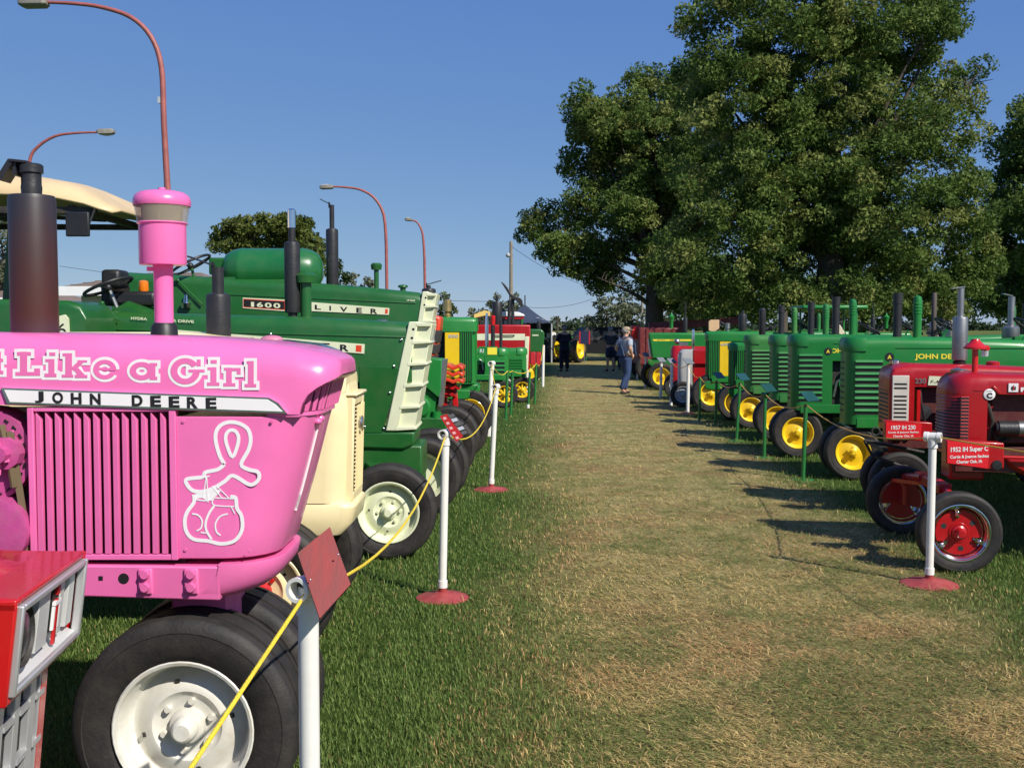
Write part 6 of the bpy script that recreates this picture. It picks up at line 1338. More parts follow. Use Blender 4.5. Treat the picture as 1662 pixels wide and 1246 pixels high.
def house(D, x0, x1, yr, ye, yb, label, wallc, grp=None):
    a, c = at(x0, ye, D), at(x1, ye, D); L = c.x-a.x; T = thing('house', (a.x, D, 0), 0, label, 'house', grp); zr, ze = at(x0, yr, D).z, a.z; dp = 8
    wm = mat('house_wall_'+str(D), wallc, .8, var=.06, scale=1)
    MB().box(.3, L-.3, .4, dp-.4, 0, ze-.1).build('wall', wm, T)
    rm = mat('brown_shingles', (.20, .15, .12), .9, var=.3, scale=5, bump=.5, bscale=18)
    h = (zr-ze); b = MB(); b.loft([[(0, 0, ze), (0, dp, ze), (0, dp, ze+.01), (0, 0, ze+.01)], [(L*.22, dp*.5-.01, zr), (L*.22, dp*.5+.01, zr), (L*.22, dp*.5+.01, zr+.01), (L*.22, dp*.5-.01, zr+.01)]]) if False else None
    v = [(-.2, -.2, ze), (L+.2, -.2, ze), (L+.2, dp+.2, ze), (-.2, dp+.2, ze), (L*.3, dp/2, zr), (L*.7, dp/2, zr)]
    b = MB(); b.add(v, [(0, 1, 5, 4), (1, 2, 5), (2, 3, 4, 5), (3, 0, 4), (3, 2, 1, 0)]); rf = b.build('roof', rm, T, smooth=0)
    # shingle courses as thin laps
    for k in range(1, 8):
        t = k/8; q = MB(); xa, xb = -.2+(L*.3+.2)*t, L+.2-(L*.3+.2)*t; y = -.2+(dp/2+.2)*t; z = ze+(zr-ze)*t; q.box(xa, xb, y-.03, y+.06, z-.0, z+.02); q.build('shingle_course', rm, rf)
    MB().box(-.22, L+.22, -.24, -.2, ze-.28, ze+.02).build('fascia', WH, T)
    for x in (.18, .5, .8):
        w_ = MB().box(L*x-.5, L*x+.5, .37, .41, ze-1.7, ze-.6).build('window', WH, T); MB().box(L*x-.42, L*x+.42, .36, .369, ze-1.62, ze-.68).build('pane', mat('window_glass', (.03, .04, .05), .1), w_)
    return T
house(34, 108, 335, 432, 466, 530, 'low house with brown shingle roof and white fascia behind the steering wheels', (.6, .55, .45))
house(40, -160, 22, 453, 484, 530, 'low house with grey-brown roof at the left edge', (.5, .48, .42))
def cab():
    D = 38; c = at(835, 530, D); T = thing('combine', (c.x, D, 0), 0, 'red machine cab with white roof in front of the blue tent', 'combine'); g = lambda px, py: (at(px, py, D).x-c.x, at(px, py, D).z)
    q = [g(812, 514), g(816, 506), g(842, 507), g(851, 511), g(851, 514)]; MB().prism(q, 'y', -.7, .7).build('cab_roof', WH, T, .03)
    a, e = g(812, 514), g(850, 528); MB().box(a[0], e[0], -.66, .66, a[1]-.09, a[1]).build('roof_trim', RED, T)
    MB().box(a[0]+.06, e[0]-.08, -.62, .62, e[1], a[1]-.09).build('cab_glass', mat('window_glass', (.03, .04, .05), .1), T)
    for x in (a[0]+.03, (a[0]+e[0])/2, e[0]-.06): MB().box(x-.03, x+.03, -.66, .66, e[1], a[1]-.08).build('cab_pillar', RED if x < e[0]-.1 else JDG, T)
    MB().box(a[0]-.9, e[0]+.1, -.8, .8, .7, e[1]).build('body', RED, T, .05)
    for s in (-1, 1): wheel(T, .1, s*.9, .7, .4, .4, s, WHT, 'flat', 'lug', 'wheel')
    # tall exhaust in front of it
    MB().cyl(g(826, 527)[0:1]+(-.9, g(826, 527)[1]-.2), g(827, 488)[0:1]+(-.9, g(827, 488)[1]), .06).build('exhaust_stack', SOOT, T)
cab()
def deflector():
    D = 31; o0 = at(840, 527, D); g = lambda px, py: (at(px, py, D).x-o0.x, at(px, py, D).z)
    T = thing('loading_spout', (o0.x, D, 0), 0, 'black curved sheet-metal spout sticking up against the sky by the pole', 'spout')
    b = MB(); P = [g(*p) for p in [(813, 457), (818, 460), (824, 467), (829, 476), (834, 480), (840, 483), (845, 484), (848, 488), (848, 498), (843, 494), (837, 487), (832, 486), (827, 480), (821, 470), (814, 459)]]
    b.prism(P, 'y', -.15, .15); b.build('spout_blade', SOOT, T, .02)
    b = MB(); b.cyl((g(832, 484)[0], 0, g(832, 484)[1]), (g(833, 520)[0], 0, 0), .05); b.build('spout_stand', SOOT, T)
deflector()
def lone_jd():
    # tractor seen past the men: big yellow wheel
    D = 51; c = at(931, 560, D); T = thing('tractor', (c.x-.38, D, 0), R(60), 'small green tractor with one big yellow wheel between the men', 'tractor')
    wheel(T, .15, -.6, .68, .3, .46, -1, YEL, 'flat', 'lug', 'rear_wheel'); wheel(T, .15, .6, .68, .3, .46, 1, YEL, 'flat', 'lug', 'rear_wheel'); wheel(T, 1.0, -.3, .28, .15, .17, -1, YEL, 'flat'); wheel(T, 1.0, .3, .28, .15, .17, 1, YEL, 'flat')
    MB().cyl((.15, -.6, .68), (.15, .6, .68), .08).build('rear_axle', JDG, T); MB().box(.1, 1.3, -.22, .22, .6, 1.25).build('hood', JDG, T, .06); MB().cyl((1.0, -.3, .28), (1.0, .3, .28), .05).build('front_axle', JDG, T)
    MB().cyl((1.0, 0, .28), (1.0, 0, .7), .06).build('pedestal', JDG, T); MB().box(-.2, .2, -.22, .22, 1.1, 1.2).build('seat', VINYL, T, .03); steering(T, .45, 1.5, 0, .2, 30)
    c = Vector(gnd(951, 586)); T = thing('sign_post', c, 0, 'bright green sign on a thin post by the yellow wheel', 'sign'); MB().cyl((0, 0, 0), (0, 0, .85), .03).build('pole', GSTK, T); MB().box(-.1, .1, -.02, .02, .82, 1.05).build('sign_board', mat('lime_sign', (.15, .6, .15), .5), T)
lone_jd()
def pickup():
    D = 54; c = at(962, 570, D); T = thing('parked_car', (c.x, D, 0), R(12), 'black utility vehicle parked in tree shade beyond the men', 'car')
    m = mat('black_car_paint', (.010, .010, .012), .5, spec=.2)
    g = 1
    b = MB(); b.loft([[(x, -.9, z0), (x, .9, z0), (x, .9, z1-.1), (x, .8, z1), (x, -.8, z1), (x, -.9, z1-.1)] for x, z0, z1 in ((-2.3, .45, .9), (-2.2, .4, 1.05), (-1.0, .4, 1.12), (2.2, .4, 1.1), (2.35, .45, .95))]); b.build('body', m, T)
    b = MB(); b.loft([[(x0, y, 1.08) if k == 0 else (x1, y*.82, 1.72) for k, y in ((0, -.85), (0, .85), (1, .85), (1, -.85))] for x0, x1 in ((-1.1, -.5), (1.9, 1.6))]); b.build('cabin', m, T)
    for s in (-1, 1):
        for x in (-.35, .75): MB().bar((x-.45, s*.80, 1.36), (x+.45, s*.80, 1.36), .04, .32).build('window', mat('window_glass', (.03, .04, .05), .1), T)
        for x in (-1.5, 1.45): wheel(T, x, s*.85, .36, .22, .22, s, STEEL, 'flat', name='wheel')
        MB().box(-2.36, -2.3, s*.6-.12, s*.6+.12, .72, .88).build('headlight', LENS, T)
    c2 = at(948.5, 548, 50); bd = MB().box(-.28, .28, -.015, .015, -.3, .3).build('banner', mat('navy_banner', (.008, .016, .06), .8), loc=c2); tag(bd, 'navy banner with red and white edges in front of the black vehicle', 'banner')
    for x, mm in ((-.22, SIGNR), (.24, SIGNR)): MB().box(x-.03, x+.03, -.02, -.016, -.3, .3).build('stripe', mm, bd)
    MB().cyl((0, .02, -.3), (0, .02, -c2.z), .02).build('banner_pole', STEEL, bd)
pickup()
def red_wagon():
    D = 35; a, e = at(1028, 600, D), at(1100, 600, D); T = thing('combine', (a.x, D, 0), 0, 'dark red harvester standing in shade behind the walking man', 'combine'); L = e.x-a.x
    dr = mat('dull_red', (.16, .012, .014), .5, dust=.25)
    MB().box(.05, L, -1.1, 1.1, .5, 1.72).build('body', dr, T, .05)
    for k in range(5): MB().box(-.02, .02, -1.13, -1.1, .5, 1.7).build('side_rib', dr, T, loc=(.3+.28*k, 0, 0))
    MB().box(-.15, .15, -.6, -.3, 1.35, 1.78).build('red_lamp_box', IHR, T, .04)
    MB().bar((.5, 0, 1.75), (L+2, 0, 1.95), .25, .25).build('unloading_tube', dr, T)
    for s in (-1, 1):
        for x in (.4, L-.2): wheel(T, x, s*.95, .45, .3, .25, s, dr, 'flat', name='wheel')
red_wagon()
# second row behind the right-hand tractors: only tops show
GB = 'tractors in the second row behind the right-hand one'
def copy_tree(o, parent=None):
    c = o.copy(); COL.objects.link(c); c.parent = parent
    if parent is not None: c.matrix_local = o.matrix_local.copy()
    for ch in list(o.children): copy_tree(ch, c)
    return c
src = [o for o in COL.objects if o.type == 'EMPTY' and o.parent is None]
bylab = {o['label']: o for o in src if 'label' in o}
g1 = next(o for l, o in bylab.items() if 'third in the line' in l); r1_ = next(o for l, o in bylab.items() if 'white louvred grille' in l); r2_ = next(o for l, o in bylab.items() if 'rounded nose behind' in l); g2 = next(o for l, o in bylab.items() if 'pale yellow name stripe' in l)
for s_, x, y, rz, lab in ((g1, 8.6, 27, 0.1, 'green tractor in the second row under the left of the big tree'), (g2, 11.2, 30, .05, 'green striped tractor in the second row under the big tree'), (r1_, 9.6, 22, 0.05, 'red tractor in the second row behind the louvred green noses'),
                          (g1, 8.8, 17.0, 0.1, 'green tractor in the second row behind the lettered one'), (r2_, 11.9, 25.5, 0, 'red tractor in the second row near the big trunk')):
    c = copy_tree(s_); c.location = (x, y, 0); c.rotation_euler = (0, 0, rz); c['label'] = lab; c['group'] = GB
def rops(D, x0, x1, yt, label):
    a, e = at(x0, yt, D), at(x1, yt, D); T = thing('tractor_canopy', (a.x, D, 0), 0, label, 'canopy'); L = e.x-a.x
    MB().box(-.1, L+.1, -.5, .5, a.z-.08, a.z).build('canopy_roof', JDG, T, .03)
    for x in (.1, L-.1):
        for s in (-.4, .4): MB().cyl((x, s, 0), (x, s, a.z-.06), .022).build('canopy_post', JDG, T)
rops(21, 1300, 1388, 496, 'flat green canopy on posts behind the green stacks')
def board(D, q, m, name, label, cat):
    P = [at(a, b_, D) for a, b_ in q]; o = P[0].copy(); o.z = 0; bb = MB(); bb.prism([(p.x-o.x, p.z) for p in P], 'y', -.03, .03); T = thing(name, o, 0, label, cat); bb.build('panel', m, T, .005)
    MB().bar(((P[0].x+P[1].x)/2-o.x, .04, 0), ((P[0].x+P[1].x)/2-o.x, .04, P[0].z), .04, .04).build('upright', DRK, T)
board(24, [(1150, 536), (1150, 522), (1153, 519), (1167, 519), (1167, 533), (1158, 539)], TAN, 'seat_back', 'tan seat back standing above the green hoods', 'seat')
board(19, [(1352, 536), (1354, 523), (1358, 521), (1371, 540), (1366, 543), (1358, 541)], mat('cream_seat', (.7, .6, .42), .5), 'seat_back', 'cream curved seat back between the black stacks', 'seat')
def stub(D, px, yb, yt, r, m, label, name='exhaust_stack', cap=False):
    c = at(px, yb, D); T = thing(name, (c.x, D, 0), 0, label, 'exhaust'); z = at(px, yt, D).z
    MB().lathe([(0, r*.5), (c.z-.1, r*.5), (c.z, r), (z-.03, r), (z, r*.6), (z, 0)], (0, 0, 0), 'z', 18).build('muffler', m, T)
    if cap: b = MB(); b.cyl((0, 0, z), (0, 0, z+.38), r*.4); b.bar((0, 0, z+.39), (-.12, 0, z+.42), .08, .01); b.build('exhaust_pipe', m, T)
stub(14, 1640, 560, 528, .11, STEEL, 'dull silver muffler with rain flap at the right edge', cap=True)
c = at(1548, 540, 18); T = thing('fuel_barrel', (c.x, 18, 0), 0, 'cream barrel with domed lid behind the silver muffler', 'barrel'); MB().lathe([(0, .04), (c.z-.1, .04), (c.z-.1, .17), (c.z+.16, .17)], (0, 0, 0), 'z', 20).build('drum', mat('cream_drum', (.55, .48, .33), .6), T); MB().lathe([(c.z+.16, .18), (c.z+.2, .16), (c.z+.22, 0)], (0, 0, 0), 'z', 20).build('lid', CRM, T)
stub(19.0, 1237, 545, 500, .06, SOOT, 'black stack above the lower green hood'); stub(17, 1515, 548, 475, .04, mat('rusty_pipe', (.08, .06, .05), .7), 'thin rusty pipe left of the silver muffler')
# green loader frame at the right edge behind the red tractors
T = thing('loader_frame', (6.3, 13.6, 0), 0, 'long green loader arm above the hood at the right edge', 'loader')
a, e = at(1492, 557, 13.6), at(1700, 551, 13.6); MB().bar((a.x-6.3, 0, a.z), (e.x-6.3, 0, e.z), .06, .07).build('arm', JDG, T); MB().box(e.x-6.3-.45, e.x-6.3-.33, -.06, .06, .6, e.z+.04).build('upright', JDG, T)
b = MB(); q = at(1648, 590, 13.6); b.box(q.x-6.3-.22, q.x-6.3+.5, -.3, .3, .5, q.z+.25); b.build('engine', DRK, T, .03); MB().box(q.x-6.3+.02, q.x-6.3+.14, -.34, -.3, q.z-.2, q.z+.5).build('bracket', JDG, T)
# ================================================================== TREES
def vcol_mat(name, rough=.55, trans=.3, spec=.3):
    m, N, L, P = node_mat(name); a = N.new('ShaderNodeVertexColor'); a.layer_name = 'tint'; L.new(a.outputs[0], P.inputs[0]); P.inputs['Roughness'].default_value = rough; P.inputs['Specular IOR Level'].default_value = spec
    if trans:
        t = N.new('ShaderNodeBsdfTranslucent'); L.new(a.outputs[0], t.inputs[0]); mx = N.new('ShaderNodeMixShader'); mx.inputs[0].default_value = trans
        out = N['Material Output']; L.new(P.outputs[0], mx.inputs[1]); L.new(t.outputs[0], mx.inputs[2]); L.new(mx.outputs[0], out.inputs[0])
    return m
LEAF = vcol_mat('leaves', .62, .33, .16); BLADE = vcol_mat('grass_blades', .6, .3, .25)
BARK = mat('grey_brown_bark', (.075, .06, .045), .9, var=.35, scale=3, bump=.8, bscale=12)
def raw_mesh(name, co, nper, mat_, col):
    n = len(co)//nper; me = bpy.data.meshes.new(name); me.vertices.add(len(co)); me.vertices.foreach_set('co', co.astype(np.float32).ravel())
    me.loops.add(len(co)); me.loops.foreach_set('vertex_index', np.arange(len(co), dtype=np.int32)); me.polygons.add(n); me.polygons.foreach_set('loop_start', np.arange(0, len(co), nper, dtype=np.int32))
    try: me.polygons.foreach_set('loop_total', np.full(n, nper, dtype=np.int32))
    except Exception: pass
    me.update(calc_edges=True); ca = me.color_attributes.new('tint', 'FLOAT_COLOR', 'POINT'); c4 = np.ones((len(co), 4), dtype=np.float32); c4[:, :3] = np.repeat(col, nper, axis=0); ca.data.foreach_set('color', c4.ravel()); me.materials.append(mat_); return me
def leaves(cent, size, pal, aspect=.55, up=.25):
    n = len(cent); nrm = RNG.normal(size=(n, 3)); nrm[:, 2] += up; nrm /= np.linalg.norm(nrm, axis=1)[:, None]
    t = np.cross(nrm, RNG.normal(size=(n, 3))); t /= np.linalg.norm(t, axis=1)[:, None]; b_ = np.cross(nrm, t); s = size*RNG.uniform(.6, 1.35, n)[:, None]
    co = np.stack([cent-t*s, cent+b_*s*aspect*1.25+t*s*.2, cent+t*s*.9-b_*s*aspect*.6], axis=1).reshape(-1, 3)
    return co
def crown(T, blobs, D, dens, lsize, pal, sub=.6, per=110, name='crown', depthk=1.0, fill=1.0, base=None):
    o = T.location; C = []; K = []
    for (px, py, rx, ry) in blobs:
        dY = RNG.uniform(-1, 1)*min(3.0, 1.4*rx*D/FPX)*depthk; Y = D+dY; c = at(px, py, Y); ax, az = rx*Y/FPX, ry*Y/FPX; ay = min(ax, az)*.9
        ns = max(4, int(dens*(ax*az)/(sub*sub)))
        d = RNG.normal(size=(ns, 3)); d /= np.linalg.norm(d, axis=1)[:, None]; rr = RNG.uniform(.3, 1.22, ns)**.6
        sc = np.array([c.x, c.y, c.z])+d*rr[:, None]*np.array([ax, ay, az])
        for k in range(ns):
            r_ = sub*RNG.uniform(.55, 1.25); m_ = int(per*fill*(r_/sub)**2)
            v = RNG.normal(size=(m_, 3)); v /= np.linalg.norm(v, axis=1)[:, None]; v *= (RNG.uniform(.2, 1, m_)**.45)[:, None]*r_; v[:, 2] *= .72
            C.append(sc[k]+v); tone = RNG.uniform(); K.append(np.full(m_, tone))
    C = np.concatenate(C); K = np.concatenate(K); K = np.clip(K+RNG.normal(size=len(K))*.09, 0, 1); pal = np.array(pal); idx = K*(len(pal)-1); i0 = np.clip(idx.astype(int), 0, len(pal)-2); f = (idx-i0)[:, None]
    col = pal[i0]*(1-f)+pal[i0+1]*f; col *= RNG.uniform(.88, 1.12, (len(col), 1))
    C = C-np.array(o); me = raw_mesh(name, leaves(C, lsize, pal), 3, LEAF, col); ob = obj(name, me, T); return ob
PAL1 = [(.060, .105, .022), (.090, .148, .030), (.130, .19, .042), (.175, .225, .055), (.24, .255, .075)]
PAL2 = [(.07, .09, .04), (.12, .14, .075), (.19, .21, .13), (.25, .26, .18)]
PAL3 = [(.03, .055, .015), (.07, .10, .03), (.10, .13, .04)]
def trunk(T, base, r, h, limbs, twigs=True):
    b = MB(); top = Vector(h); P = [Vector((0, 0, -.1)), Vector((.02, 0, top.z*.25)), Vector((top.x*.5, top.y*.5, top.z*.6)), top]
    b.tube(P, [r*1.25, r, r*.85, r*.6], 12); b.build('trunk', BARK, T)
    for l in limbs:
        l = Vector(l); s = P[2].lerp(top, random.random()*.9) if l.z > top.z*.8 else P[1].lerp(P[2], random.uniform(.5, 1)); m1 = s.lerp(l, .35)+Vector((random.uniform(-.3, .3), random.uniform(-.3, .3), random.uniform(.1, .5))); m2 = s.lerp(l, .7)+Vector((random.uniform(-.3, .3), random.uniform(-.3, .3), random.uniform(-.0, .4)))
        q = MB(); ctl = [s, m1, m2, l]; pp = []
        for i in range(13):
            t = i/12; pp.append(((1-t)**3)*s+3*t*(1-t)**2*m1+3*t*t*(1-t)*m2+t**3*l)
        q.tube(pp, [r*(.27*(1-i/12)+.015) for i in range(13)], 8)
        if twigs:
            for k in range(7):
                a = m1.lerp(l, random.random()); e = a+Vector((random.uniform(-1, 1), random.uniform(-1, 1), random.uniform(-.3, 1)))*random.uniform(.4, .8); q.tube([a, a.lerp(e, .5)+Vector((0, 0, .1)), e], [r*.06, r*.035, r*.012], 5)
        q.build('limb', BARK, T)
def tree(name, px, D, blobs, r, htop, label, pal=PAL1, dens=1.5, lsize=.12, sub=.6, per=110, group=None, limbs=None, **k):
    c = at(px, 530, D); T = thing(name, (c.x, D, 0), 0, label, 'tree', group)
    crown(T, blobs, D, dens, lsize, pal, sub, per, **k)
    L_ = []
    for (bx, by, rx, ry) in (blobs if limbs is None else blobs[:limbs]):
        p = at(bx, by+ry*.2, D); L_.append((p.x-c.x, random.uniform(-1, 1), p.z))
    trunk(T, None, r, (random.uniform(-.3, .3), 0, htop), L_, per > 60)
    return T
tree('maple_tree', 1345, 35, [(1180, 60, 75, 80), (1270, 20, 100, 75), (1390, 15, 110, 75), (1490, 45, 75, 75), (1535, 25, 28, 30), (1150, 130, 50, 50), (1215, 180, 95, 85), (1330, 140, 110, 90), (1440, 170, 105, 85), (1520, 215, 70, 75), (1575, 118, 26, 18), (1550, 150, 34, 20),
     (1200, 300, 110, 85), (1320, 290, 110, 95), (1440, 310, 105, 95), (1545, 345, 80, 75), (1590, 425, 26, 34), (1575, 320, 36, 45), (1180, 400, 110, 70), (1290, 410, 110, 70), (1410, 430, 110, 70), (1520, 440, 85, 60), (1230, 475, 80, 32), (1360, 478, 110, 30), (1480, 485, 80, 26), (1260, 230, 90, 80), (1380, 240, 90, 80), (1270, 350, 90, 80), (1400, 370, 90, 70), (1150, 470, 60, 30), (1550, 480, 60, 30), (1420, 90, 90, 70), (1300, 80, 90, 60), (1300, -90, 120, 80), (1430, -90, 90, 70), (1170, -40, 60, 50)],
     .55, 5.5, 'tall spreading maple tree filling the upper right of the view', dens=5.0, lsize=.078, sub=.46, per=150, limbs=16)
tree('maple_tree', 1062, 54, [(955, 185, 42, 40), (1000, 205, 55, 55), (1060, 165, 55, 45), (1120, 150, 45, 45), (950, 250, 42, 45), (1010, 270, 60, 60), (1080, 250, 70, 75), (965, 330, 45, 30), (905, 370, 58, 36), (940, 405, 55, 36), (965, 445, 35, 28), (890, 400, 30, 22), (1000, 400, 18, 60), (1050, 350, 35, 60), (1100, 340, 60, 80), (1110, 430, 65, 55), (1150, 470, 70, 45), (1055, 420, 22, 30), (1130, 250, 60, 70), (1020, 335, 45, 40), (1090, 470, 50, 30), (1060, 300, 60, 50)],
     .5, 5.5, 'dark leaning tree whose low bough hangs left over the aisle', dens=8.5, lsize=.105, sub=.58, per=140, limbs=12)
tree('maple_tree', 1690, 40, [(1675, 190, 30, 32), (1655, 245, 42, 40), (1675, 320, 62, 60), (1650, 390, 60, 60), (1655, 455, 60, 50), (1720, 380, 80, 90), (1720, 230, 60, 70), (1640, 500, 50, 24), (1720, 480, 80, 40)],
     .5, 5.0, 'dark round-topped tree cut off by the right edge', pal=PAL1[:4], dens=10, lsize=.10, sub=.6, per=130, limbs=5)
GK = 'dark trees behind the right-hand row'
for i, (px, D, bl, lab) in enumerate(((1150, 64, [(1130, 470, 50, 40), (1180, 480, 50, 36), (1150, 510, 60, 22)], 'dark tree low behind the yellow-panelled green tractor'), (1270, 60, [(1240, 470, 55, 40), (1300, 480, 55, 36), (1270, 510, 70, 20)], 'dark tree low behind the flat green canopy'), (1400, 66, [(1370, 475, 60, 40), (1440, 470, 55, 40), (1400, 512, 80, 18)], 'dark tree low behind the tall black and green stacks'), (1530, 62, [(1500, 470, 50, 40), (1570, 465, 55, 40), (1530, 510, 60, 18)], 'dark tree low behind the silver muffler'), (1660, 60, [(1640, 470, 50, 44), (1700, 470, 60, 50), (1625, 500, 30, 18)], 'dark tree low at the right edge of the view'))):
    tree('maple_tree', px, D, bl, .3, 3.0, lab, PAL1[:3], 5, .15, .7, 90, GK)
GS = 'pale silvery trees beyond the aisle'
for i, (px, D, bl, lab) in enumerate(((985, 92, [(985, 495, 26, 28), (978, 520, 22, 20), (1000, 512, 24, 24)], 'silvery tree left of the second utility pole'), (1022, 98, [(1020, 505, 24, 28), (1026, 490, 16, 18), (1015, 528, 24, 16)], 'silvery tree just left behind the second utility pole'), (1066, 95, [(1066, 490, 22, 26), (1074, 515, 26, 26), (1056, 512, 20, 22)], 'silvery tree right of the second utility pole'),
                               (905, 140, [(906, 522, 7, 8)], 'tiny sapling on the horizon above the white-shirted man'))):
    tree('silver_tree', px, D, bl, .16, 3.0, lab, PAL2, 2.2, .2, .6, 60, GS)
tree('round_tree', 435, 75, [(435, 395, 50, 42), (385, 392, 38, 30), (480, 400, 44, 38), (415, 375, 40, 28), (460, 372, 36, 26), (365, 395, 22, 18), (500, 420, 30, 30), (435, 440, 70, 30), (515, 405, 12, 14)], .4, 6.5, 'round green tree behind the rounded fuel tank', [(.06, .085, .015), (.10, .13, .025), (.15, .17, .045)], 4, .19, .7, 95)
tree('bush_tree', 552, 72, [(545, 440, 14, 20), (552, 458, 18, 16)], .15, 3, 'low green tree beside the tall black muffler', PAL3, 2.2, .17, .5, 70)
tree('silver_tree', 588, 90, [(578, 460, 22, 12), (598, 458, 16, 10)], .15, 3, 'pale bushy treetop left of the green intake cap', PAL2, 2.2, .22, .6, 60, GS)
tree('bush_tree', 716, 85, [(718, 492, 14, 18), (722, 506, 18, 14)], .15, 2.5, 'feathery tree above the brass breather', PAL3, 2.2, .2, .5, 60)
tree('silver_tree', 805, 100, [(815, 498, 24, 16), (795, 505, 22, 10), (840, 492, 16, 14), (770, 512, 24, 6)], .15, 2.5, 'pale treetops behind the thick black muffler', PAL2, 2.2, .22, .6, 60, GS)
tree('silver_tree', 5, 42, [(0, 370, 24, 28), (8, 420, 26, 34), (-40, 400, 50, 60), (0, 455, 30, 22)], .25, 4, 'pale leafy tree at the left edge below the canopy', PAL2, 1.8, .11, .45, 90, GS)
# dark conifer twigs right of the big muffler
def conifer():
    D = 43; c = at(78, 530, D); T = thing('conifer_tree', (c.x, D, 0), 0, 'dark spruce whose twigs show right of the big muffler', 'tree'); h = at(78, 375, D).z
    MB().cyl((0, 0, 0), (0, 0, h), .12, .02, 10).build('trunk', BARK, T); C = []
    for i in range(44):
        z = .6+(h-.8)*i/44; rr = (1-i/48)*.62
        for k in range(7):
            a = RNG.uniform(0, 6.28); n = int(60*rr)+8; t = RNG.uniform(.1, 1, n); C.append(np.stack([np.cos(a)*t*rr+RNG.normal(0, .03, n), np.sin(a)*t*rr+RNG.normal(0, .03, n), z-t*rr*.25+RNG.normal(0, .03, n)], 1))
    C = np.concatenate(C); col = np.array([.02, .035, .015])*RNG.uniform(.6, 1.6, (len(C), 1)); obj('crown', raw_mesh('crown', leaves(C, .08, None, .2), 3, LEAF, col), T)
conifer()
# far tree line and hedge low on the horizon
def treeline():
    C = []
    for i in range(260):
        x = RNG.uniform(-330, 330); y = RNG.uniform(420, 520); h = RNG.uniform(1.5, 4.2); n = 90
        C.append(np.stack([x+RNG.normal(0, 3.2, n), y+RNG.normal(0, 2, n), np.abs(RNG.normal(h*.5, h*.3, n))], 1))
    C = np.concatenate(C); col = np.array([.05, .075, .035])*RNG.uniform(.7, 1.5, (len(C), 1)); o = obj('far_trees', raw_mesh('far_trees', leaves(C, 1.2, None, .7), 3, LEAF, col)); tag(o, 'low hazy line of trees on the horizon', 'trees', kind='stuff')
treeline()
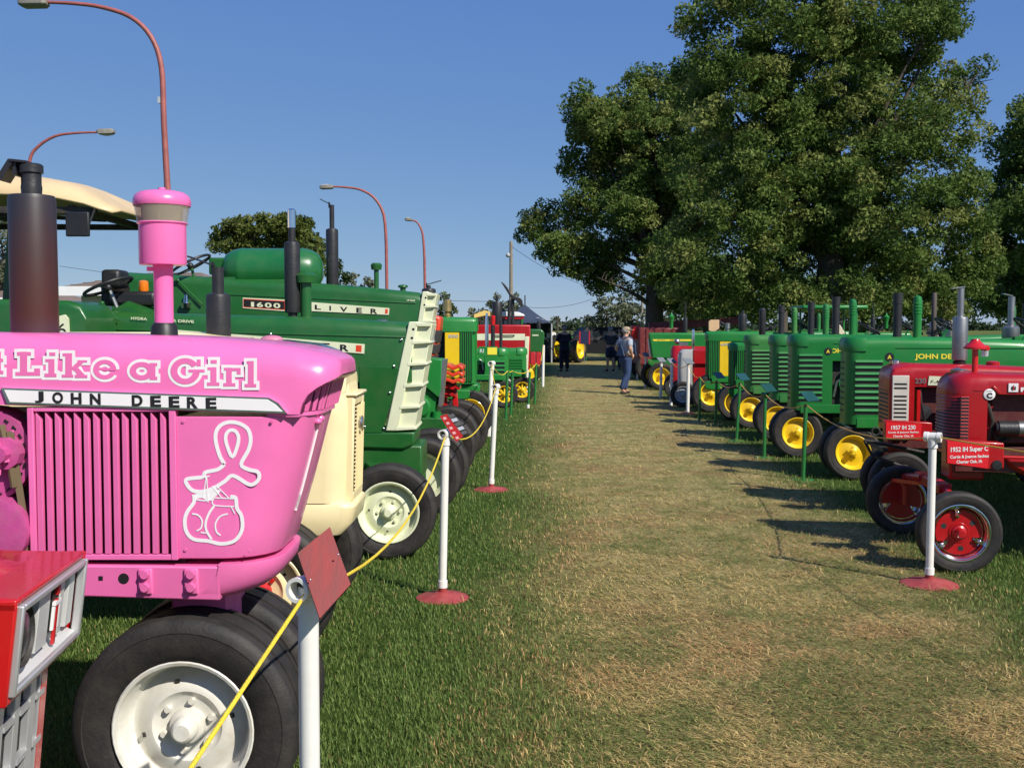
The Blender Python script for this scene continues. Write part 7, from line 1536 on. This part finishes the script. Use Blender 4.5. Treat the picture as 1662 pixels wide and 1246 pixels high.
# ================================================================== GRASS
DISCS = [(p.x, p.y, .185) for p in (p2b, p3b, r1b)]
def grass(n, y0, y1, seed):
    g = np.random.default_rng(seed); u = g.uniform(0, 1, n); y = 1/(1/y0+(1/y1-1/y0)*u); x = g.uniform(-1, 1, n)*(y*.57+1.5)
    # value noise for patches
    def vn(x, y, s, sd):
        gg = np.random.default_rng(sd); T_ = gg.uniform(0, 1, (257, 257)); X_, Y_ = (x/s) % 256, (y/s) % 256; i, j = X_.astype(int), Y_.astype(int); fx, fy = X_-i, Y_-j; fx = fx*fx*(3-2*fx); fy = fy*fy*(3-2*fy)
        return (T_[i, j]*(1-fx)+T_[i+1, j]*fx)*(1-fy)+(T_[i, j+1]*(1-fx)+T_[i+1, j+1]*fx)*fy
    fb = lambda s, sd: (vn(x, y, s, sd)+.5*vn(x, y, s/2, sd+1)+.25*vn(x, y, s/4, sd+2)+.15*vn(x, y, s/9, sd+3))/1.9
    nb = fb(1.3, 5); xx = x-.042*y+(nb-.5)*1.3; sm = lambda v, a, b_: (lambda t: t*t*(3-2*t))(np.clip((v-a)/(b_-a), 0, 1))
    walk = sm(xx, -.80, .45)*(1-sm(xx, 2.35, 3.1)); pt = sm(fb(.55, 31), .40, .62); dry = sm(fb(.9, 77), .44, .62)
    grow = (.55+.72*(y/6)**.9); L_ = (.027+.020*g.uniform(0, 1, n))*(1-walk)+(.026+.034*g.uniform(0, 1, n))*walk; L_ *= np.minimum(1.5, .8+.04*y)
    tall = g.uniform(0, 1, n) < .03; L_ = np.where(tall, L_*1.7, L_)
    W = (.0015+.0010*g.uniform(0, 1, n))*grow
    az = g.uniform(0, 2*PI, n); flat = (g.uniform(0, 1, n) < walk*.92); az = np.where(flat, g.normal(0, .4, n)+np.where(g.uniform(0, 1, n) < .6, PI, 0), az); lean = np.where(walk > g.uniform(0, 1, n), g.uniform(1.25, 1.56, n), g.uniform(.25, 1.15, n)); dx, dy = np.cos(az), np.sin(az)
    p0 = np.stack([x, y, np.zeros(n)-.004], 1); side = np.stack([-dy, dx, np.zeros(n)], 1)*W[:, None]
    mid = p0+np.stack([dx*np.sin(lean*.5), dy*np.sin(lean*.5), np.cos(lean*.55)], 1)*(L_*.55)[:, None]; tip = mid+np.stack([dx*np.sin(lean), dy*np.sin(lean), np.cos(lean)], 1)*(L_*.5)[:, None]; tip[:, 2] = np.maximum(tip[:, 2], .004)
    co = np.stack([p0, mid+side, tip, mid-side], axis=1)
    green = np.array([.075, .14, .022]); green2 = np.array([.20, .265, .065]); straw = np.array([.74, .54, .235]); straw2 = np.array([.53, .395, .145]); brown = np.array([.50, .255, .11]); olive = np.array([.24, .275, .075])
    r1, r2, r3 = g.uniform(0, 1, (n, 1)), g.uniform(0, 1, n), g.uniform(0, 1, n)
    cg = green*(1-r1)+green2*r1; cs = straw*(1-r1)+straw2*r1; co_ = olive*(1-r1)+np.array([.22, .22, .07])*r1; cb = brown*(1-r1)+straw*r1
    soft = (walk < .35)[:, None]; cs = np.where(soft, cs*.55, cs)
    pg = np.clip((1-walk)*(.92+.07*pt)+walk*(.03+.13*(1-pt)), 0, 1)[:, None]; po = np.clip(walk*(.14+.50*(1-pt)), 0, 1)[:, None]; pb = (walk*dry*.8)[:, None]
    q = r2[:, None]; col = np.where(q < pg, cg, np.where(q < pg+po, co_, np.where(q < pg+po+pb, cb, cs))); col = col*(.75+.5*r3[:, None])
    keep = np.ones(n, bool)
    for (cx, cy, rr) in DISCS: keep &= ((x-cx)**2+(y-cy)**2) > rr*rr
    me = raw_mesh('grass', co[keep].reshape(-1, 3), 4, BLADE, col[keep]); return me
for nm, n, y0, y1, sd, lab in (('grass', 640000, 2.6, 48, 3, 'short grass blades, lush on the left and dry straw along the aisle'),):
    o = obj(nm, grass(n, y0, y1, sd)); tag(o, lab, 'grass', kind='stuff')
# a few fallen dry leaves and scraps on the aisle
C = np.stack([RNG.uniform(-.2, 3.5, 260), RNG.uniform(4, 26, 260), np.full(260, .03)], 1); me = raw_mesh('dry_leaves', leaves(C, .022, None, .6, 3), 3, LEAF, np.array([.35, .24, .1])*RNG.uniform(.5, 1.3, (260, 1)))
tag(obj('dry_leaves', me), 'scattered dry leaf scraps on the mown aisle', 'leaves', kind='stuff')
# ================================================================== PEOPLE
SKIN = mat('skin', (.50, .27, .17), .5, var=.08); DENIM = mat('blue_denim', (.024, .050, .125), .85, var=.35, scale=8, bump=.3, bscale=30); HTEE = mat('heather_tee', (.36, .38, .42), .85, var=.1, scale=14, bump=.3, bscale=20); OVER = mat('striped_overalls', (.05, .085, .16), .85, var=.3, scale=9)
CAP = mat('khaki_cap', (.36, .28, .18), .8); SHOE = mat('dark_shoes', (.02, .016, .014), .6); HAIR = mat('grey_hair', (.30, .28, .25), .8); WSH = mat('white_shirt', (.78, .77, .76), .8, var=.05, bump=.3, bscale=18); NAVY = mat('navy_cloth', (.008, .010, .022), .85); TEEG = mat('dark_grey_tee', (.05, .055, .065), .85); SHORT = mat('navy_shorts', (.015, .025, .06), .85)
def skin_mesh(name, verts, edges, m, parent, sub=2):
    me = bpy.data.meshes.new(name); me.from_pydata([v[:3] for v in verts], edges, []); me.materials.append(m); o = obj(name, me, parent)
    md = o.modifiers.new('skin', 'SKIN'); md.use_smooth_shade = True; md.branch_smoothing = .5
    sv = me.skin_vertices[0].data
    for i, v in enumerate(verts): sv[i].radius = v[3] if isinstance(v[3], tuple) else (v[3], v[3]); sv[i].use_root = (i == 0)
    s = o.modifiers.new('smooth', 'SUBSURF'); s.levels = sub; s.render_levels = sub; return o
def person(loc, face, h, label, shirt, trousers, cap=CAP, sleeves='short', shorts=False, pose=None, belly=0, overalls=False, coat=False, hair=HAIR, headturn=0):
    T = thing('person', loc, face, label, 'person'); k = h/1.75; T.scale = (k*1.12, k*1.12, k); p = dict(lk=(-.10, .03, .50), rk=(.10, .03, .50), lf=(-.11, 0, .09), rf=(.11, 0, .09), le=(-.27, -.02, 1.16), re=(.27, -.02, 1.16), lh=(-.26, .10, .92), rh=(.26, .10, .92)); p.update(pose or {})
    hy = .02
    V = [(0, 0, .96, (.15, .12)), (0, .01+belly*.03, 1.12, (.15+belly*.03, .12+belly*.05)), (0, 0, 1.32, (.18, .12)), (0, -.01, 1.45, (.10, .075)), (0, 0, 1.52, .052), (0, hy, 1.60, (.072, .085)), (0, hy+.005, 1.68, (.078, .095)), (0, hy, 1.74, (.05, .06)), (0, hy+.115, 1.625, .013)]
    E = [(0, 1), (1, 2), (2, 3), (3, 4), (4, 5), (5, 6), (6, 7), (5, 8)]
    def chain(root, pts):
        last = root
        for q in pts: V.append(q); E.append((last, len(V)-1)); last = len(V)-1
        return last
    for s, kk, ff in ((-1, 'lk', 'lf'), (1, 'rk', 'rf')):
        K_, F_ = p[kk], p[ff]; chain(0, [(s*.095, 0, .86, .085), (*K_, .058), ((K_[0]+F_[0])/2, (K_[1]+F_[1])/2-.015, (K_[2]+F_[2])/2+.03, .052), (F_[0], F_[1], F_[2]+.03, .036), (F_[0]+s*.015, F_[1]+.13, .035, (.038, .026))])
    for s, ee, hh in ((-1, 'le', 'lh'), (1, 're', 'rh')):
        E_, H_ = Vector(p[ee]), Vector(p[hh]); w_ = E_.lerp(H_, .88); d = (H_-E_).normalized(); l = chain(3, [(s*.175, -.01, 1.42, .055), (*E_, .043), (*E_.lerp(H_, .45), .037), (*w_, .026), (*(H_+d*.03), (.030, .018))])
        sx = Vector((d.y, -d.x, 0)); sx = sx.normalized() if sx.length > .1 else Vector((0, 1, 0)); H2 = H_+d*.03; fwd = Vector((0, 1, 0))
        for j, (o_, ln) in enumerate(((-.026, .055), (-.009, .068), (.009, .065), (.025, .05))):
            a = H2+fwd*o_+d*.035; V.append((*a, .0085)); E.append((l, len(V)-1)); V.append((*(a+d*ln*.6+Vector((-s*.012, 0, 0))), .007)); E.append((len(V)-2, len(V)-1))
        a = H2-d*.01+fwd*.035; V.append((*a, .009)); E.append((l, len(V)-1))
    skin_mesh('body', V, E, SKIN, T)
    # clothes
    g = .018
    V2 = [(0, 0, .97, (.168, .142))]; E2 = []
    for s, kk, ff in ((-1, 'lk', 'lf'), (1, 'rk', 'rf')):
        K_, F_ = p[kk], p[ff]; st = len(V2); V2.append((s*.095, -.005, .84, .108)); E2.append((0, st)); V2.append((K_[0], K_[1], K_[2]+(.02 if shorts else 0), .088 if shorts else .082)); E2.append((st, st+1))
        if not shorts:
            V2.append(((K_[0]+F_[0])/2, (K_[1]+F_[1])/2-.012, (K_[2]+F_[2])/2, .075)); V2.append((F_[0], F_[1]+.005, F_[2]+.0, .066)); E2 += [(st+1, st+2), (st+2, st+3)]
    V2.append((0, 0, 1.06, (.165+belly*.03, .14+belly*.04))); E2.append((0, len(V2)-1)); skin_mesh('shorts' if shorts else 'trousers', V2, E2, trousers, T)
    V3 = [(0, 0, 1.00, (.170, .145)), (0, .01+belly*.03, 1.14, (.172+belly*.03, .145+belly*.05)), (0, 0, 1.33, (.198, .142)), (0, -.01, 1.45, (.125, .09))]; E3 = [(0, 1), (1, 2), (2, 3)]
    for s, ee, hh in ((-1, 'le', 'lh'), (1, 're', 'rh')):
        E_, H_ = Vector(p[ee]), Vector(p[hh]); st = len(V3); V3.append((s*.178, -.01, 1.415, .075)); E3.append((3, st))
        if sleeves == 'short': V3.append((*Vector((s*.178, -.01, 1.415)).lerp(E_, .8), .068)); E3.append((st, st+1))
        else: V3.append((*E_, .060)); V3.append((*E_.lerp(H_, .85), .044)); E3 += [(st, st+1), (st+1, st+2)]
    if coat: V3.append((0, 0, .74, (.21, .18))); E3.append((0, len(V3)-1))
    skin_mesh('coat' if coat else 'shirt', V3, E3, shirt, T)
    if overalls:
        b = MB(); b.loft([[(x, y, z) for x, y in ((-w_, .155+belly*.05), (w_, .155+belly*.05), (w_, .175+belly*.05), (-w_, .175+belly*.05))] for z, w_ in ((1.0, .15), (1.2, .13), (1.34, .11))]); b.build('bib', OVER, T, .004)
        b = MB(); b.loft([[(x, y, z) for x, y in ((-w_, -.165), (w_, -.165), (w_, -.14), (-w_, -.14))] for z, w_ in ((1.0, .15), (1.15, .10), (1.28, .03))]); b.build('back_panel', OVER, T, .004)
        for s in (-1, 1): MB().tube([(s*.02, -.158, 1.24), (s*.06, -.160, 1.38), (s*.10, -.10, 1.485), (s*.11, .0, 1.50), (s*.10, .10, 1.47), (s*.08, .165+belly*.03, 1.33)], .017, 6).build('strap', OVER, T)
    for s, ff in ((-1, 'lf'), (1, 'rf')):
        F_ = p[ff]; skin_mesh('shoe', [(F_[0], F_[1]-.03, .05, (.05, .045)), (F_[0]+s*.01, F_[1]+.07, .04, (.05, .036)), (F_[0]+s*.02, F_[1]+.17, .032, (.042, .028))], [(0, 1), (1, 2)], SHOE, T, 1)
    M = Matrix.Translation((0, hy, 1.63)) @ Matrix.Rotation(headturn, 4, 'Z')
    def pm(b): b.v = [tuple(M @ Vector(v)) for v in b.v]; return b
    b = MB(); b.ball((0, -.028, .03), .094, 14, (.9, 1, 1)); pm(b).build('hair', hair, T)
    for s in (-1, 1): b = MB(); b.ball((s*.075, .0, -.01), .02, 8, (.5, 1, 1.4)); pm(b).build('ear', SKIN, T); b = MB(); b.ball((s*.03, .089, .012), .009, 6); pm(b).build('eye', BLK, T)
    b = MB(); b.box(-.025, .025, .086, .094, -.052, -.044); pm(b).build('mouth', mat('lips', (.3, .1, .08), .5), T)
    if cap:
        b = MB(); b.lathe([(.045, .098), (.09, .095), (.125, .06), (.135, 0)], (0, -.005, 0), 'z', 18); b.loft([[(x*.085, .06+y, .045+dz) for x, y in ((-1, 0), (-.6, .0), (.6, 0), (1, 0), (.7, .11), (-.7, .11))] for dz in (0, .012)]); pm(b).build('cap', cap, T)
    return T
m_ = gnd(1015, 639)
person((m_.x, m_.y, 0), R(-58), 1.74, 'man in striped overalls, grey tee and tan cap walking down the aisle', HTEE, DENIM, CAP, 'short', pose=dict(lk=(-.10, .14, .50), lf=(-.10, .05, .10), rk=(.10, -.02, .50), rf=(.10, -.20, .12), re=(.27, -.08, 1.18), rh=(.17, .06, .98), le=(-.27, -.08, 1.18), lh=(-.16, .07, .98)), belly=.6, overalls=True, headturn=0)
b_ = 53; person((at(893, 560, b_).x, b_, 0), R(175), 1.76, 'man in a white shirt with dark braces and jeans', WSH, mat('dark_jeans', (.02, .035, .08), .85), None, 'long', pose=dict(re=(.25, .02, 1.18), rh=(.08, .22, 1.10), lh=(-.22, .16, .95)), belly=.5)
b_ = 41; person((at(916, 560, b_).x, b_, 0), R(20), 1.80, 'person in a long navy coat with their back turned in shade', NAVY, NAVY, mat('maroon_cap', (.10, .02, .02), .8), 'long', coat=True, belly=.6, pose=dict(re=(.25, .05, 1.2), rh=(.1, .2, 1.15), le=(-.25, .05, 1.2), lh=(-.1, .2, 1.15)))
b_ = 41; person((at(991, 560, b_).x, b_, 0), R(15), 1.74, 'man in a dark grey tee and navy shorts standing in shade', TEEG, SHORT, mat('grey_cap', (.12, .13, .15), .8), 'short', shorts=True, pose=dict(re=(.24, .06, 1.2), rh=(.08, .2, 1.2), le=(-.24, .06, 1.2), lh=(-.08, .2, 1.2)))
b_ = 42.5; person((at(1001, 560, b_).x, b_, 0), R(-10), 1.62, 'person half hidden between the dark grey tee and the overalls', mat('black_tee', (.012, .012, .014), .85), SHORT, None, 'short', hair=mat('brown_hair', (.05, .03, .02), .7))
